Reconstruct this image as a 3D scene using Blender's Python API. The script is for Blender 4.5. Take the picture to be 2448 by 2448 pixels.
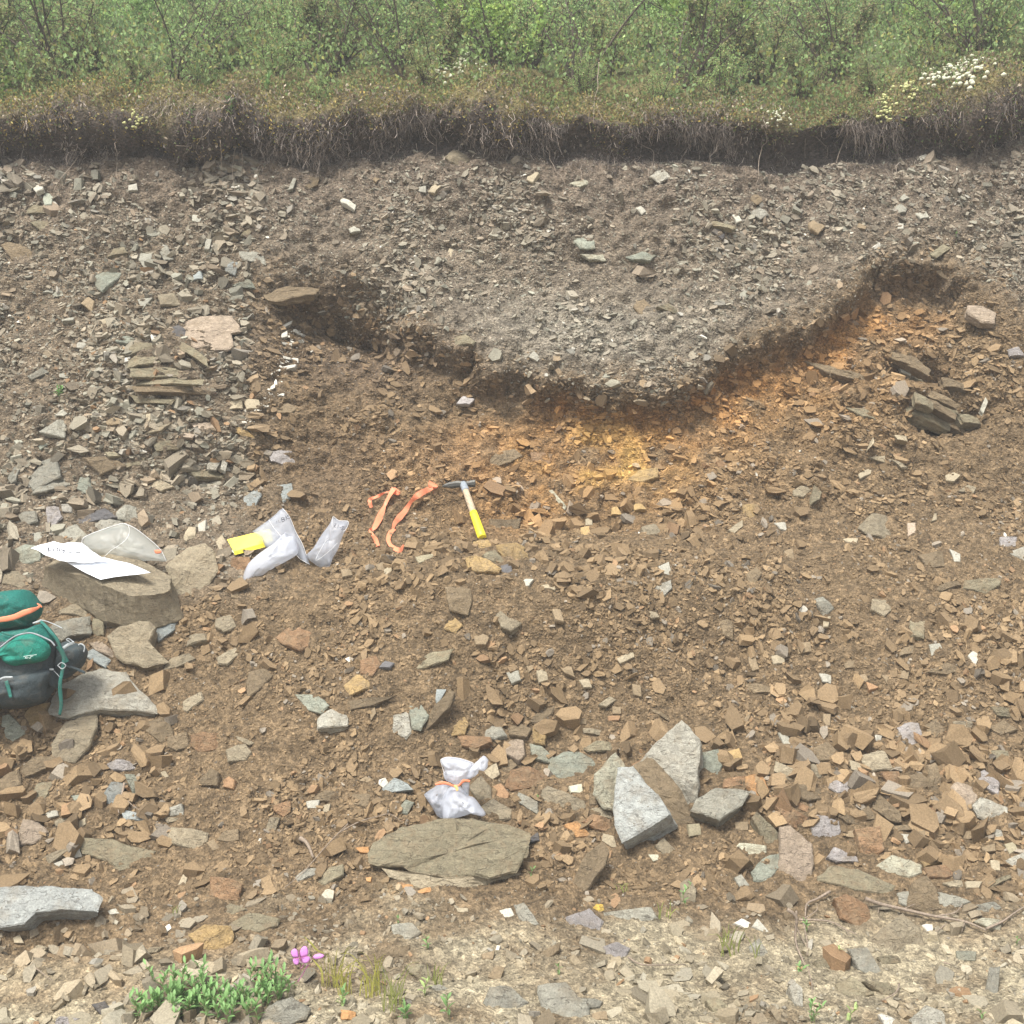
import bpy, math, random
import numpy as np
from mathutils import Vector
from mathutils.bvhtree import BVHTree

for o in list(bpy.data.objects): bpy.data.objects.remove(o)
SC = bpy.context.scene
COL = SC.collection
R = math.radians
RNG = np.random.RandomState(7)
random.seed(7)

# ------------------------------------------------------------------ camera, sky, sun, exposure
CAMZ = 1.6
FPX = 1224 / math.tan(R(25))          # focal length in photo pixels (2448 px wide)
cd = bpy.data.cameras.new('camera'); cam = bpy.data.objects.new('camera', cd); COL.objects.link(cam)
cam.location = (0, 0, CAMZ); cam.rotation_euler = (R(90), 0, 0)
cd.sensor_width = 36; cd.sensor_fit = 'HORIZONTAL'; cd.angle = R(50); cd.clip_start = 0.05; cd.clip_end = 400
SC.camera = cam
SUN_EL, SUN_AZ = 57, -152             # high soft sun behind the camera, a little left
W = bpy.data.worlds.new('World'); SC.world = W; W.use_nodes = True
wn = W.node_tree.nodes; wl = W.node_tree.links
sky = wn.new('ShaderNodeTexSky'); sky.sky_type = 'NISHITA'; sky.sun_disc = False
sky.sun_elevation = R(SUN_EL); sky.sun_rotation = R(SUN_AZ); sky.air_density = 1.0; sky.dust_density = 3.0
hs = wn.new('ShaderNodeHueSaturation'); hs.inputs['Saturation'].default_value = 0.30
wl.new(sky.outputs[0], hs.inputs['Color']); wl.new(hs.outputs[0], wn['Background'].inputs['Color'])
wn['Background'].inputs['Strength'].default_value = 0.125
sd = bpy.data.lights.new('sun', 'SUN'); sd.energy = 2.8; sd.angle = R(16); sd.color = (1.0, 0.965, 0.9)
sun = bpy.data.objects.new('sun', sd); COL.objects.link(sun)
_el, _az = R(SUN_EL), R(SUN_AZ)
sdir = Vector((math.sin(_az) * math.cos(_el), math.cos(_az) * math.cos(_el), math.sin(_el)))
sun.rotation_euler = sdir.to_track_quat('Z', 'Y').to_euler()
SC.view_settings.view_transform = 'Standard'; SC.view_settings.look = 'None'
SC.view_settings.exposure = 1.2; SC.view_settings.gamma = 1.0; SC.view_settings.use_curve_mapping = False

# ------------------------------------------------------------------ helpers
def link(o, parent=None):
    COL.objects.link(o)
    if parent is not None: o.parent = parent
    return o
def tag(o, label=None, cat=None, group=None, kind=None):
    if label: o['label'] = label
    if cat: o['category'] = cat
    if group: o['group'] = group
    if kind: o['kind'] = kind
    return o
def empty(name, loc):
    o = bpy.data.objects.new(name, None); o.location = loc; o.empty_display_size = .05; COL.objects.link(o); return o

def mesh_obj(name, V, F, mat=None, parent=None, smooth=False, col=None, origin=None):
    """V: (n,3); F: list of arrays/lists. Local coordinates relative to `origin` (default: the centre), or to the parent's location."""
    V = np.asarray(V, dtype=np.float64)
    if parent is not None: org = np.array(world_loc(parent))
    elif origin is not None: org = np.array(origin)
    else: org = V.mean(0)
    me = bpy.data.meshes.new(name)
    if isinstance(F, np.ndarray):
        n, k = F.shape
        me.vertices.add(len(V)); me.vertices.foreach_set('co', (V - org).astype(np.float32).ravel())
        me.loops.add(n * k); me.loops.foreach_set('vertex_index', F.astype(np.int32).ravel())
        me.polygons.add(n); me.polygons.foreach_set('loop_start', np.arange(0, n * k, k, dtype=np.int32))
        me.update(calc_edges=True)
    else:
        me.from_pydata((V - org).tolist(), [], F)
    me.polygons.foreach_set('use_smooth', np.full(len(me.polygons), bool(smooth)))
    if col is not None:
        a = me.color_attributes.new('Col', 'FLOAT_COLOR', 'POINT')
        c = np.ones((len(V), 4), dtype=np.float32); c[:, :3] = col
        a.data.foreach_set('color', c.ravel())
    if mat: me.materials.append(mat)
    o = bpy.data.objects.new(name, me)
    if parent is None: o.location = org
    link(o, parent)
    return o
def world_loc(o):
    l = Vector(o.location)
    while o.parent is not None:
        o = o.parent; l = l + Vector(o.location)
    return l

def _h(ix, iy, iz, s):
    n = (ix * 374761393 + iy * 668265263 + iz * 2147483647 + s * 1274126177) & 0xffffffff
    n = ((n ^ (n >> 13)) * 1274126177) & 0xffffffff
    return ((n ^ (n >> 16)) & 0xffff) / 65535.0
def vnoise(x, y, z=0.0, seed=0):
    x = np.asarray(x, float); y = np.asarray(y, float); z = np.asarray(z, float) + 0 * x
    ix = np.floor(x).astype(np.int64); iy = np.floor(y).astype(np.int64); iz = np.floor(z).astype(np.int64)
    fx = x - ix; fy = y - iy; fz = z - iz
    fx = fx * fx * (3 - 2 * fx); fy = fy * fy * (3 - 2 * fy); fz = fz * fz * (3 - 2 * fz)
    r = 0
    for dx in (0, 1):
        for dy in (0, 1):
            for dz in (0, 1):
                w = (fx if dx else 1 - fx) * (fy if dy else 1 - fy) * (fz if dz else 1 - fz)
                r = r + w * _h(ix + dx, iy + dy, iz + dz, seed)
    return r * 2 - 1
def fbm(x, y, z=0.0, oct=4, seed=0, gain=.5):
    r = 0; a = 1; f = 1; t = 0
    for k in range(oct):
        r = r + a * vnoise(np.asarray(x) * f, np.asarray(y) * f, np.asarray(z) * f, seed + k * 17); t += a; a *= gain; f *= 2.03
    return r / t
def sstep(a, b, x): 
    t = np.clip((x - a) / (b - a), 0, 1); return t * t * (3 - 2 * t)
def lerp(a, b, t): return a + (b - a) * t

# pixel tiles: the crops the outlines were measured in -> photo pixels
T = 820 / 1932
TILES = {k: (ox, oy, T) for k, (ox, oy) in dict(A=(0, 0), B=(814, 0), C=(1628, 0), D=(0, 600), E=(814, 600), F=(1628, 600),
         G=(0, 1200), H=(814, 1200), I=(1628, 1200), J=(0, 1800), K=(814, 1800), L=(1628, 1800)).items()}
TILES.update(P=(60, 1220, 400 / 1932), Q=(0, 1380, 300 / 1610), R=(860, 1120, 440 / 1932), S=(500, 1120, 400 / 1932), T=(980, 1780, 240 / 1932), Z=(0, 0, 1), Y=(660, 2220, 200 / 1932))
def tp(tile, pts):
    ox, oy, s = TILES[tile]
    return [(ox + x * s, oy + y * s) for x, y in pts]

# ------------------------------------------------------------------ materials
def nt(name):
    m = bpy.data.materials.new(name); m.use_nodes = True
    t = m.node_tree; b = t.nodes['Principled BSDF']
    b.inputs['Specular IOR Level'].default_value = .25
    return m, t.nodes, t.links, b
def noise_node(N, L, scale, detail=4, rough=.6, vec=None, dist=0):
    n = N.new('ShaderNodeTexNoise'); n.inputs['Scale'].default_value = scale; n.inputs['Detail'].default_value = detail
    n.inputs['Roughness'].default_value = rough; n.inputs['Distortion'].default_value = dist
    if vec is not None: L.new(vec, n.inputs['Vector'])
    return n
def mrange(N, L, src, a, b, c, d):
    m = N.new('ShaderNodeMapRange'); L.new(src, m.inputs[0])
    for i, v in zip((1, 2, 3, 4), (a, b, c, d)): m.inputs[i].default_value = v
    return m.outputs[0]
def mixc(N, L, mode, fac, a, b):
    m = N.new('ShaderNodeMix'); m.data_type = 'RGBA'; m.blend_type = mode
    if isinstance(fac, (int, float)): m.inputs[0].default_value = fac
    else: L.new(fac, m.inputs[0])
    for i, v in ((6, a), (7, b)):
        if isinstance(v, tuple): m.inputs[i].default_value = (*v, 1) if len(v) == 3 else v
        else: L.new(v, m.inputs[i])
    return m.outputs[2]
def greyc(N, L, val):
    c = N.new('ShaderNodeCombineColor')
    for i in range(3): L.new(val, c.inputs[i])
    return c.outputs[0]
def bump(N, L, b, h, strength, dist):
    n = N.new('ShaderNodeBump'); n.inputs['Strength'].default_value = strength; n.inputs['Distance'].default_value = dist
    L.new(h, n.inputs['Height']); L.new(n.outputs[0], b.inputs['Normal']); return n

def soil_material(name, fine=1.0):
    m, N, L, b = nt(name)
    a = N.new('ShaderNodeAttribute'); a.attribute_name = 'Col'
    geo = N.new('ShaderNodeNewGeometry')
    n1 = noise_node(N, L, 9, 6, .65, geo.outputs['Position'])
    n2 = noise_node(N, L, 130, 5, .7, geo.outputs['Position'])
    v = N.new('ShaderNodeTexVoronoi'); v.inputs['Scale'].default_value = 95; L.new(geo.outputs['Position'], v.inputs['Vector'])
    c1 = mixc(N, L, 'MULTIPLY', 1.0, a.outputs['Color'], greyc(N, L, mrange(N, L, n1.outputs[0], .25, .75, .75, 1.25)))
    c2 = mixc(N, L, 'MULTIPLY', 1.0, c1, greyc(N, L, mrange(N, L, n2.outputs[0], .3, .7, .62, 1.38)))
    sp = N.new('ShaderNodeSeparateColor'); L.new(v.outputs['Color'], sp.inputs[0])
    c3 = mixc(N, L, 'MULTIPLY', .8, c2, greyc(N, L, mrange(N, L, sp.outputs[0], 0, 1, .65, 1.4)))
    v3 = N.new('ShaderNodeTexVoronoi'); v3.inputs['Scale'].default_value = 52; mpv = N.new('ShaderNodeMapping'); mpv.inputs['Scale'].default_value = (1, 1, 1.7); L.new(geo.outputs['Position'], mpv.inputs[0]); L.new(mpv.outputs[0], v3.inputs['Vector'])
    sp3 = N.new('ShaderNodeSeparateColor'); L.new(v3.outputs['Color'], sp3.inputs[0])
    c3 = mixc(N, L, 'MULTIPLY', 1.0, c3, greyc(N, L, mrange(N, L, sp3.outputs[1], 0, 1, .70, 1.34)))
    L.new(c3, b.inputs['Base Color']); b.inputs['Roughness'].default_value = .95
    ad = N.new('ShaderNodeMath'); ad.operation = 'ADD'; L.new(n2.outputs[0], ad.inputs[0]); L.new(v.outputs['Distance'], ad.inputs[1])
    v2 = N.new('ShaderNodeTexVoronoi'); v2.inputs['Scale'].default_value = 48; v2.inputs['Randomness'].default_value = 1; L.new(geo.outputs['Position'], v2.inputs['Vector'])
    ad2 = N.new('ShaderNodeMath'); ad2.operation = 'MULTIPLY_ADD'; L.new(v2.outputs['Distance'], ad2.inputs[0]); ad2.inputs[1].default_value = -.8; L.new(ad.outputs[0], ad2.inputs[2])
    bump(N, L, b, ad2.outputs[0], .9, .009)
    return m
M_SOIL = soil_material('soil')

def gravel_material():
    m, N, L, b = nt('gravel_stone')
    a = N.new('ShaderNodeAttribute'); a.attribute_name = 'Col'
    geo = N.new('ShaderNodeNewGeometry')
    n2 = noise_node(N, L, 150, 4, .65, geo.outputs['Position'])
    c = mixc(N, L, 'MULTIPLY', 1.0, a.outputs['Color'], greyc(N, L, mrange(N, L, n2.outputs[0], .3, .7, .72, 1.28)))
    L.new(c, b.inputs['Base Color']); b.inputs['Roughness'].default_value = .85
    bump(N, L, b, n2.outputs[0], .5, .003)
    return m
M_GRAVEL = gravel_material()

STONE_COL = dict(tan=(.30, .252, .172), brown=(.205, .155, .095), grey=(.275, .262, .212), green=(.255, .265, .21), blue=(.27, .29, .275),
    slate=(.115, .11, .11), rust=(.27, .165, .09), ochre=(.36, .25, .115), pale=(.36, .34, .28), white=(.46, .435, .375),
    lilac=(.30, .275, .26), pink=(.34, .27, .20), orange=(.40, .22, .095), olive=(.235, .205, .135), frost=(.36, .37, .345), cream=(.42, .40, .30), yellow=(.60, .41, .08))
STONE_MAT = {}
def stone_material(cls):
    if cls in STONE_MAT: return STONE_MAT[cls]
    m, N, L, b = nt(cls + '_rock')
    tc = N.new('ShaderNodeTexCoord'); oi = N.new('ShaderNodeObjectInfo')
    off = N.new('ShaderNodeVectorMath'); off.operation = 'MULTIPLY_ADD'
    L.new(oi.outputs['Random'], off.inputs[0]); off.inputs[1].default_value = (37, 53, 71); L.new(tc.outputs['Object'], off.inputs[2])
    vec = off.outputs[0]
    mp = N.new('ShaderNodeMapping'); mp.inputs['Scale'].default_value = (1, 1.6, 3.6); mp.inputs['Rotation'].default_value = (.5, .3, .4); L.new(vec, mp.inputs[0])
    big = noise_node(N, L, 11, 5, .65, vec, .4)
    streak = noise_node(N, L, 16, 6, .7, mp.outputs[0], .6)
    fine = noise_node(N, L, 170, 5, .7, vec)
    base = STONE_COL[cls]
    hsv = N.new('ShaderNodeHueSaturation'); hsv.inputs['Color'].default_value = (*base, 1)
    L.new(mrange(N, L, oi.outputs['Random'], 0, 1, .78, 1.18), hsv.inputs['Value'])
    c = mixc(N, L, 'MULTIPLY', 1.0, hsv.outputs[0], greyc(N, L, mrange(N, L, streak.outputs[0], .3, .72, .80, 1.18)))
    c = mixc(N, L, 'MULTIPLY', 1.0, c, greyc(N, L, mrange(N, L, fine.outputs[0], .3, .7, .74, 1.26)))
    soil = (.20, .152, .092)
    if cls in ('rust', 'ochre', 'orange', 'yellow', 'olive', 'cream'):
        tint = noise_node(N, L, 23, 4, .6, vec, .8)
        c = mixc(N, L, 'MIX', mrange(N, L, tint.outputs[0], .5, .68, 0, .6), c, (.24, .18, .11))
    # soil smeared and crumbled over the faces
    c = mixc(N, L, 'MIX', mrange(N, L, big.outputs[0], .47, .66, 0, .25 if cls == 'white' else .42), c, soil)
    sm = noise_node(N, L, 75, 3, .6, vec)
    c = mixc(N, L, 'MIX', mrange(N, L, sm.outputs[0], .64, .69, 0, .6), c, (.13, .09, .055))
    mid = noise_node(N, L, 42, 5, .65, vec)
    # thin cracks along the cleavage
    ck = noise_node(N, L, 9, 3, .55, mp.outputs[0], .5)
    sb = N.new('ShaderNodeMath'); sb.operation = 'SUBTRACT'; L.new(ck.outputs[0], sb.inputs[0]); sb.inputs[1].default_value = .5
    ab = N.new('ShaderNodeMath'); ab.operation = 'ABSOLUTE'; L.new(sb.outputs[0], ab.inputs[0])
    crack = mrange(N, L, ab.outputs[0], .0, .012, 0, 1)
    gate = mrange(N, L, mid.outputs[0], .44, .54, 1, 0)
    mxg = N.new('ShaderNodeMath'); mxg.operation = 'MAXIMUM'; L.new(crack, mxg.inputs[0]); L.new(gate, mxg.inputs[1])
    c = mixc(N, L, 'MULTIPLY', 1.0, c, greyc(N, L, mrange(N, L, mid.outputs[0], .3, .7, .80, 1.20)))
    c = mixc(N, L, 'MIX', mrange(N, L, mxg.outputs[0], 0, 1, .65, 0), c, (.06, .048, .036))
    L.new(c, b.inputs['Base Color']); b.inputs['Roughness'].default_value = .85
    ad = N.new('ShaderNodeMath'); ad.operation = 'MULTIPLY_ADD'; L.new(streak.outputs[0], ad.inputs[0]); ad.inputs[1].default_value = .5; L.new(fine.outputs[0], ad.inputs[2])
    ae = N.new('ShaderNodeMath'); ae.operation = 'MULTIPLY_ADD'; L.new(mid.outputs[0], ae.inputs[0]); ae.inputs[1].default_value = 1.6; L.new(ad.outputs[0], ae.inputs[2])
    af = N.new('ShaderNodeMath'); af.operation = 'MULTIPLY_ADD'; L.new(mxg.outputs[0], af.inputs[0]); af.inputs[1].default_value = .5; L.new(ae.outputs[0], af.inputs[2])
    bump(N, L, b, af.outputs[0], 1.0, .008)
    STONE_MAT[cls] = m
    return m

def leaf_material(name, rough=.6, trans=.45):
    m, N, L, b = nt(name)
    a = N.new('ShaderNodeAttribute'); a.attribute_name = 'Col'
    oi = N.new('ShaderNodeObjectInfo')
    c = mixc(N, L, 'MULTIPLY', 1.0, a.outputs['Color'], greyc(N, L, mrange(N, L, oi.outputs['Random'], 0, 1, .82, 1.2)))
    L.new(c, b.inputs['Base Color']); b.inputs['Roughness'].default_value = rough
    tr = N.new('ShaderNodeBsdfTranslucent'); L.new(c, tr.inputs[0])
    mx = N.new('ShaderNodeMixShader'); mx.inputs[0].default_value = trans
    L.new(b.outputs[0], mx.inputs[1]); L.new(tr.outputs[0], mx.inputs[2])
    L.new(mx.outputs[0], N['Material Output'].inputs[0])
    return m
M_LEAF = leaf_material('leaf')
M_MOSS = leaf_material('ground_cover', .8, .15)

def plain(name, col, rough=.7, spec=.3, nscale=60, amount=.2, bstr=.2, bdist=.002, wave=False):
    m, N, L, b = nt(name)
    tc = N.new('ShaderNodeTexCoord')
    n = noise_node(N, L, nscale, 4, .6, tc.outputs['Object'])
    c = mixc(N, L, 'MULTIPLY', 1.0, (*col, 1), greyc(N, L, mrange(N, L, n.outputs[0], .3, .7, 1 - amount, 1 + amount)))
    L.new(c, b.inputs['Base Color']); b.inputs['Roughness'].default_value = rough; b.inputs['Specular IOR Level'].default_value = spec
    bump(N, L, b, n.outputs[0], bstr, bdist)
    return m
M_BARK = plain('bark', (.085, .068, .052), .9, .2, 90, .35, .4)
M_ROOT = plain('root', (.30, .245, .19), .9, .2, 120, .3, .4)
M_TWIG = plain('dead_twig', (.24, .19, .145), .9, .2, 120, .35, .4)
M_PEAT = None

def plastic(name, col=(.80, .82, .86), alpha=.72):
    m, N, L, b = nt(name)
    tc = N.new('ShaderNodeTexCoord')
    n = noise_node(N, L, 22, 3, .6, tc.outputs['Object'], 1.2)
    b.inputs['Base Color'].default_value = (*col, 1); b.inputs['Roughness'].default_value = .32; b.inputs['Specular IOR Level'].default_value = .5
    bump(N, L, b, n.outputs[0], .55, .01)
    tl = N.new('ShaderNodeBsdfTranslucent'); tl.inputs[0].default_value = (*col, 1)
    m1 = N.new('ShaderNodeMixShader'); m1.inputs[0].default_value = .35
    L.new(b.outputs[0], m1.inputs[1]); L.new(tl.outputs[0], m1.inputs[2])
    tp_ = N.new('ShaderNodeBsdfTransparent')
    m2 = N.new('ShaderNodeMixShader'); m2.inputs[0].default_value = alpha
    L.new(tp_.outputs[0], m2.inputs[1]); L.new(m1.outputs[0], m2.inputs[2])
    L.new(m2.outputs[0], N['Material Output'].inputs[0])
    return m

# ------------------------------------------------------------------ terrain: one parametric sheet, split by zone
PROF = [(-14, -.05), (-4, 0), (1.0, 0), (3.0, 0.0), (3.45, 0.01), (3.85, .05), (4.2, .13), (4.5, .27), (4.85, .52), (5.15, .83), (5.47, 1.19),
        (5.72, 1.40), (5.98, 1.555), (6.17, 1.76), (6.36, 2.14), (6.47, 2.42), (6.62, 2.75), (6.80, 3.10), (6.93, 3.52), (7.03, 3.76), (7.13, 3.89),
        (7.10, 3.96), (7.00, 3.99), (6.93, 4.05), (6.95, 4.15), (7.07, 4.26), (7.35, 4.42), (7.9, 4.78), (8.6, 5.17), (9.5, 5.66), (12, 7.0), (14, 8.1), (18, 10.0), (26, 13.0), (40, 17.0)]
def _smooth_profile():
    P = np.array(PROF, float)
    for _ in range(2):                                   # Chaikin corner cutting
        Q = [P[0]]
        for a, b in zip(P[:-1], P[1:]): Q += [a * .75 + b * .25, a * .25 + b * .75]
        Q.append(P[-1]); P = np.array(Q)
    d = np.r_[0, np.cumsum(np.hypot(*np.diff(P, axis=0).T))]
    return P, d
PP, PD = _smooth_profile()
def prof_at(s): return np.interp(s, PD, PP[:, 0]), np.interp(s, PD, PP[:, 1])
def s_of(D, z):
    return PD[np.argmin((PP[:, 0] - D) ** 2 + (PP[:, 1] - z) ** 2)]
s0 = s_of(3.0, 0); s1 = s_of(7.35, 4.42); s2 = s_of(9.5, 5.66); s3 = s_of(14, 8.1)
STEP = .0112
SS = np.concatenate([np.linspace(0, s0, 26, endpoint=False), np.arange(s0, s1, STEP), np.arange(s1, s2, .03), np.arange(s2, s3, .1), np.linspace(s3, PD[-1], 40)])
aa = np.arange(-3.25, 3.2501, STEP)
out = 3.25 + np.cumsum(.02 * 1.16 ** np.arange(1, 31)); out = out[out < 22]
AA = np.concatenate([-out[::-1], aa, out])
nS, nA = len(SS), len(AA)
Dn, Zn = prof_at(SS)
Wd = np.clip(Dn / 6.2, .5, 1.7)
Dg = np.repeat(Dn[:, None], nA, 1); Zg = np.repeat(Zn[:, None], nA, 1)
Xg = AA[None, :] * Wd[:, None]
Vg = np.repeat((1224 - FPX * (Zn - CAMZ) / np.maximum(Dn, 1.5))[:, None], nA, 1)
Vg = np.where(Dg < 3.0, 2448 + (3.0 - Dg) * 900, Vg)
Ug = 1224 + FPX * Xg / np.maximum(Dg, 3.0)
# monotone "height up the bank" used for zoning, immune to the overhang
TURF = SS[:, None] > s_of(7.09, 3.84) + 0 * Xg
S_RB = s_of(5.72, 1.40); S_GR = s_of(4.2, .13); S_TF = s_of(7.09, 3.84)
ds = np.gradient(SS); nDx = np.gradient(Dn) / np.maximum(ds, 1e-6); nZx = np.gradient(Zn) / np.maximum(ds, 1e-6)
# profile normal pointing out of the bank (towards the camera side / up)
NYg = np.repeat((-nZx)[:, None], nA, 1); NZg = np.repeat(nDx[:, None], nA, 1)

def polyline_y(pts, U): 
    p = np.array(pts, float); return np.interp(U, p[:, 0], p[:, 1])
EDGE = [(-600, 640), (300, 640), (560, 690), (700, 690), (880, 720), (930, 770), (1000, 805), (1130, 870), (1230, 915), (1400, 952), (1560, 962), (1650, 920), (1800, 835), (1950, 790), (2060, 700), (2100, 655), (2250, 640), (2330, 690), (2448, 760), (3200, 760)]
Eg = polyline_y(EDGE, Ug)
gx, gz, gy = Xg, Zg, Dg
def gauss(u, v, su, sv): return np.exp(-((Ug - u) / su) ** 2 - ((Vg - v) / sv) ** 2)
visible = sstep(3.0, 3.5, Dg) * (1 - sstep(7.5, 9.5, Dg))
below = Vg - Eg + 30 * fbm(gx * 3.5, gy * 3.5, gz * 3.5, 4, 131) + 26 * fbm(gx * 13, gy * 13, gz * 13, 3, 133)
# hollow dug under the grey mass; deeper towards the middle and right
hollow = sstep(-12, 28, below) * (1 - sstep(60, 330, below)) * sstep(560, 800, Ug) * (1 - sstep(2250, 2420, Ug)) * (~TURF)
out_n = np.zeros_like(Xg)
out_n -= .20 * hollow
out_n += .05 * np.exp(-((below + 70) / 110) ** 2) * sstep(850, 1000, Ug) * (1 - sstep(2000, 2200, Ug))
out_n -= .22 * gauss(800, 715, 130, 40) + .14 * gauss(890, 760, 80, 50) + .06 * gauss(780, 800, 170, 90)
out_n -= .24 * gauss(2235, 872, 75, 34) + .24 * gauss(2275, 985, 105, 48) + .12 * gauss(2170, 860, 60, 28)
out_n += .05 * gauss(2200, 930, 60, 30)
out_n -= .05 * gauss(1110, 950, 60, 25)
out_n += .09 * gauss(450, 960, 260, 200)                       # left bedrock nose
out_n -= .08 * gauss(560, 1130, 120, 50) + .07 * gauss(470, 1140, 70, 30)
out_n += .05 * gauss(330, 860, 160, 80)
out_n -= .06 * gauss(20, 780, 60, 30) + .05 * gauss(20, 590, 60, 25)
out_n += .15 * gauss(1480, 1440, 430, 120) + .06 * gauss(1000, 1400, 180, 60) - .10 * gauss(1350, 1220, 420, 60)
out_n += .07 * gauss(620, 1440, 260, 110)
out_n += .07 * gauss(1180, 1500, 400, 140)
out_n -= .05 * gauss(1250, 1780, 350, 90)
out_n += .05 * gauss(2000, 1900, 350, 120)
out_n += .05 * gauss(850, 1700, 350, 120)
out_n -= .10 * gauss(130, 2240, 150, 30)
out_n += .03 * gauss(250, 2330, 250, 40)
far = sstep(9.5, 14, Dg)
n_big = fbm(gx * 1.3, gy * 1.3, gz * 1.3, 3, 11)
n_mid = fbm(gx * 6, gy * 6, gz * 6, 4, 23)
n_small = fbm(gx * 24, gy * 24, gz * 24, 3, 31)
n_clod = fbm(gx * 60, gy * 60, gz * 60, 2, 37)
n_rid = 1 - 2.4 * np.abs(fbm(gx * 13, gy * 13, gz * 13, 4, 41)); n_blk = np.floor((fbm(gx * 17, gy * 17, gz * 17, 2, 43) + 1) * 6) / 6 - 1
bank = sstep(1.3, 1.7, Zg) * (1 - sstep(3.75, 3.95, Zg))
gnd = 1 - sstep(.05, .3, Zg)
out_n += n_big * lerp(.05, .28, far) * sstep(2.6, 3.6, Dg) + n_mid * (.022 + .018 * bank) * (1 - .6 * gnd) * visible + n_small * .009 * (1 - .4 * gnd) * visible
out_n += n_clod * .008 * visible + (n_rid * .010 + n_blk * .030) * visible * (1 - .7 * gnd) * (.65 + .6 * bank) * (1 - 0.7 * TURF)
# bedding ledges: sawtooth across the bedding direction, flat on the left, dipping right on the right
dip = lerp(-.06, -.42, sstep(1500, 2000, Ug))
q = (gz - dip * gx + .035 * fbm(gx * 3, gy * 3, gz * 3, 3, 51)) / .036
frac = q - np.floor(q)
row = np.floor(q)
led = (frac ** 2.2) * (.55 + .45 * vnoise(row * 7.3, gx * 4.0 + row * 3.1, 0, 61))
bed = sstep(.0, .5, gauss(470, 950, 230, 210) + gauss(620, 720, 260, 90)) + sstep(.15, .7, gauss(2180, 930, 260, 170) + .9 * gauss(1750, 960, 330, 110)) + .35 * bank
out_n += led * .034 * np.clip(bed, 0, 1.1) * (~TURF) * bank
# turf lip: lobed
tl_ = sstep(S_TF, S_TF + .12, SS[:, None]) * (1 - sstep(S_TF + .9, S_TF + 1.6, SS[:, None])) + 0 * Xg
out_n += tl_ * (fbm(gx * 2.0, gz * .8, 0, 3, 71) * .22 + fbm(gx * 8, gz * 6, 0, 4, 73) * .09)
Zsh = lerp(0, 1, sstep(2.9, 3.9, Zg)) * (np.interp(Ug, [0, 600, 1000, 1250, 1700, 2000, 2250, 2448, 2700], [-.05, -.02, .06, .06, .0, .02, .07, .14, .17]) + fbm(gx * 1.7, gx * 0, 0, 4, 81) * .13)
X = Xg + fbm(gx * 5, gy * 5, gz * 5, 2, 91) * .01 * visible
Y = Dg + NYg * out_n
Z = Zg + NZg * out_n + Zsh

# zone colours (soil, rust, peat, sand, moss)
def C3(c): return np.array(c, float)[None, None, :]
nz1 = fbm(gx * 2.1, gy * 2.1, gz * 2.1, 4, 101); nz2 = fbm(gx * 7, gy * 7, gz * 7, 3, 111)
def m3(m): return np.clip(m, 0, 1)[..., None]
ALB = np.zeros(X.shape + (3,)) + C3((.145, .102, .058))
grey_up = (1 - sstep(-95, 45, below + nz2 * 50 + nz1 * 40)) 
ALB = lerp(ALB, C3((.158, .128, .094)), m3(grey_up * .85))
leftg = (1 - sstep(560, 720, Ug + nz2 * 60)) * (1 - sstep(1380, 1500, Vg)) 
ALB = lerp(ALB, C3((.150, .117, .080)), m3(leftg * .9))
ALB = lerp(ALB, C3((.20, .178, .14)), m3(.75 * gauss(1350, 800, 420, 110) * grey_up))
hum = (1 - sstep(400, 620, Vg)) * (~TURF)
ALB = lerp(ALB, C3((.13, .10, .075)), m3(hum * .6))
ALB = lerp(ALB, C3((.205, .122, .052)), m3((.75 + .8 * nz2) * (gauss(1350, 1130, 420, 110) + gauss(1850, 930, 330, 110)) * sstep(0, 40, below)))
rline = polyline_y([(700, 1090), (1000, 1050), (1250, 1090), (1400, 1010), (1600, 960), (1800, 900), (2000, 790), (2150, 700), (2300, 700)], Ug)
rust = np.exp(-((Vg - rline) / lerp(135, 85, sstep(1500, 1900, Ug))) ** 2) * sstep(980, 1380, Ug) * (1 - sstep(2200, 2330, Ug)) * sstep(-5, 30, below)
ALB = lerp(ALB, C3((.27, .145, .055)), m3(rust * lerp(1.0, .6, sstep(1650, 1900, Ug)) * (1.0 + 1.7 * nz2 + .8 * nz1)))
ALB = lerp(ALB, C3((.36, .225, .075)), m3((.55 + 2.0 * nz2) * gauss(1450, 1080, 170, 60) + .6 * gauss(1440, 1000, 80, 30)))
ALB = lerp(ALB, C3((.235, .145, .075)), m3(.6 * gauss(1100, 1090, 150, 70)))
ALB = lerp(ALB, C3((.105, .075, .05)), m3(.85 * gauss(840, 830, 230, 100) + .5 * gauss(800, 1120, 120, 110)))  # darker brown over the left hollow
ALB = lerp(ALB, C3((.25, .18, .105)), m3(.8 * gauss(200, 2330, 350, 90)))
sand = sstep(2120, 2330, Vg + nz1 * 160 - 120 * (1 - sstep(250, 850, Ug))) * (1 - .9 * gauss(200, 2280, 330, 90))
ALB = lerp(ALB, C3((.33, .285, .195)), m3(sand * (.7 + 1.1 * nz2 + .8 * nz1)))
ALB = lerp(ALB, C3((.25, .21, .14)), m3(sstep(-.05, .45, nz1 + .4 * nz2) * sand * .75))
peat = sstep(S_TF - .02, S_TF + .02, SS[:, None]) + 0 * X
ALB = lerp(ALB, C3((.080, .063, .050)), m3(peat))
moss = sstep(S_TF + .30, S_TF + .45, SS[:, None] + nz2 * .12) + 0 * X
ALB = lerp(ALB, C3((.15, .125, .055)), m3(moss))
ALB = lerp(ALB, C3((.10, .12, .05)), m3(sstep(7.5, 8.3, Dg)))
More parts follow.
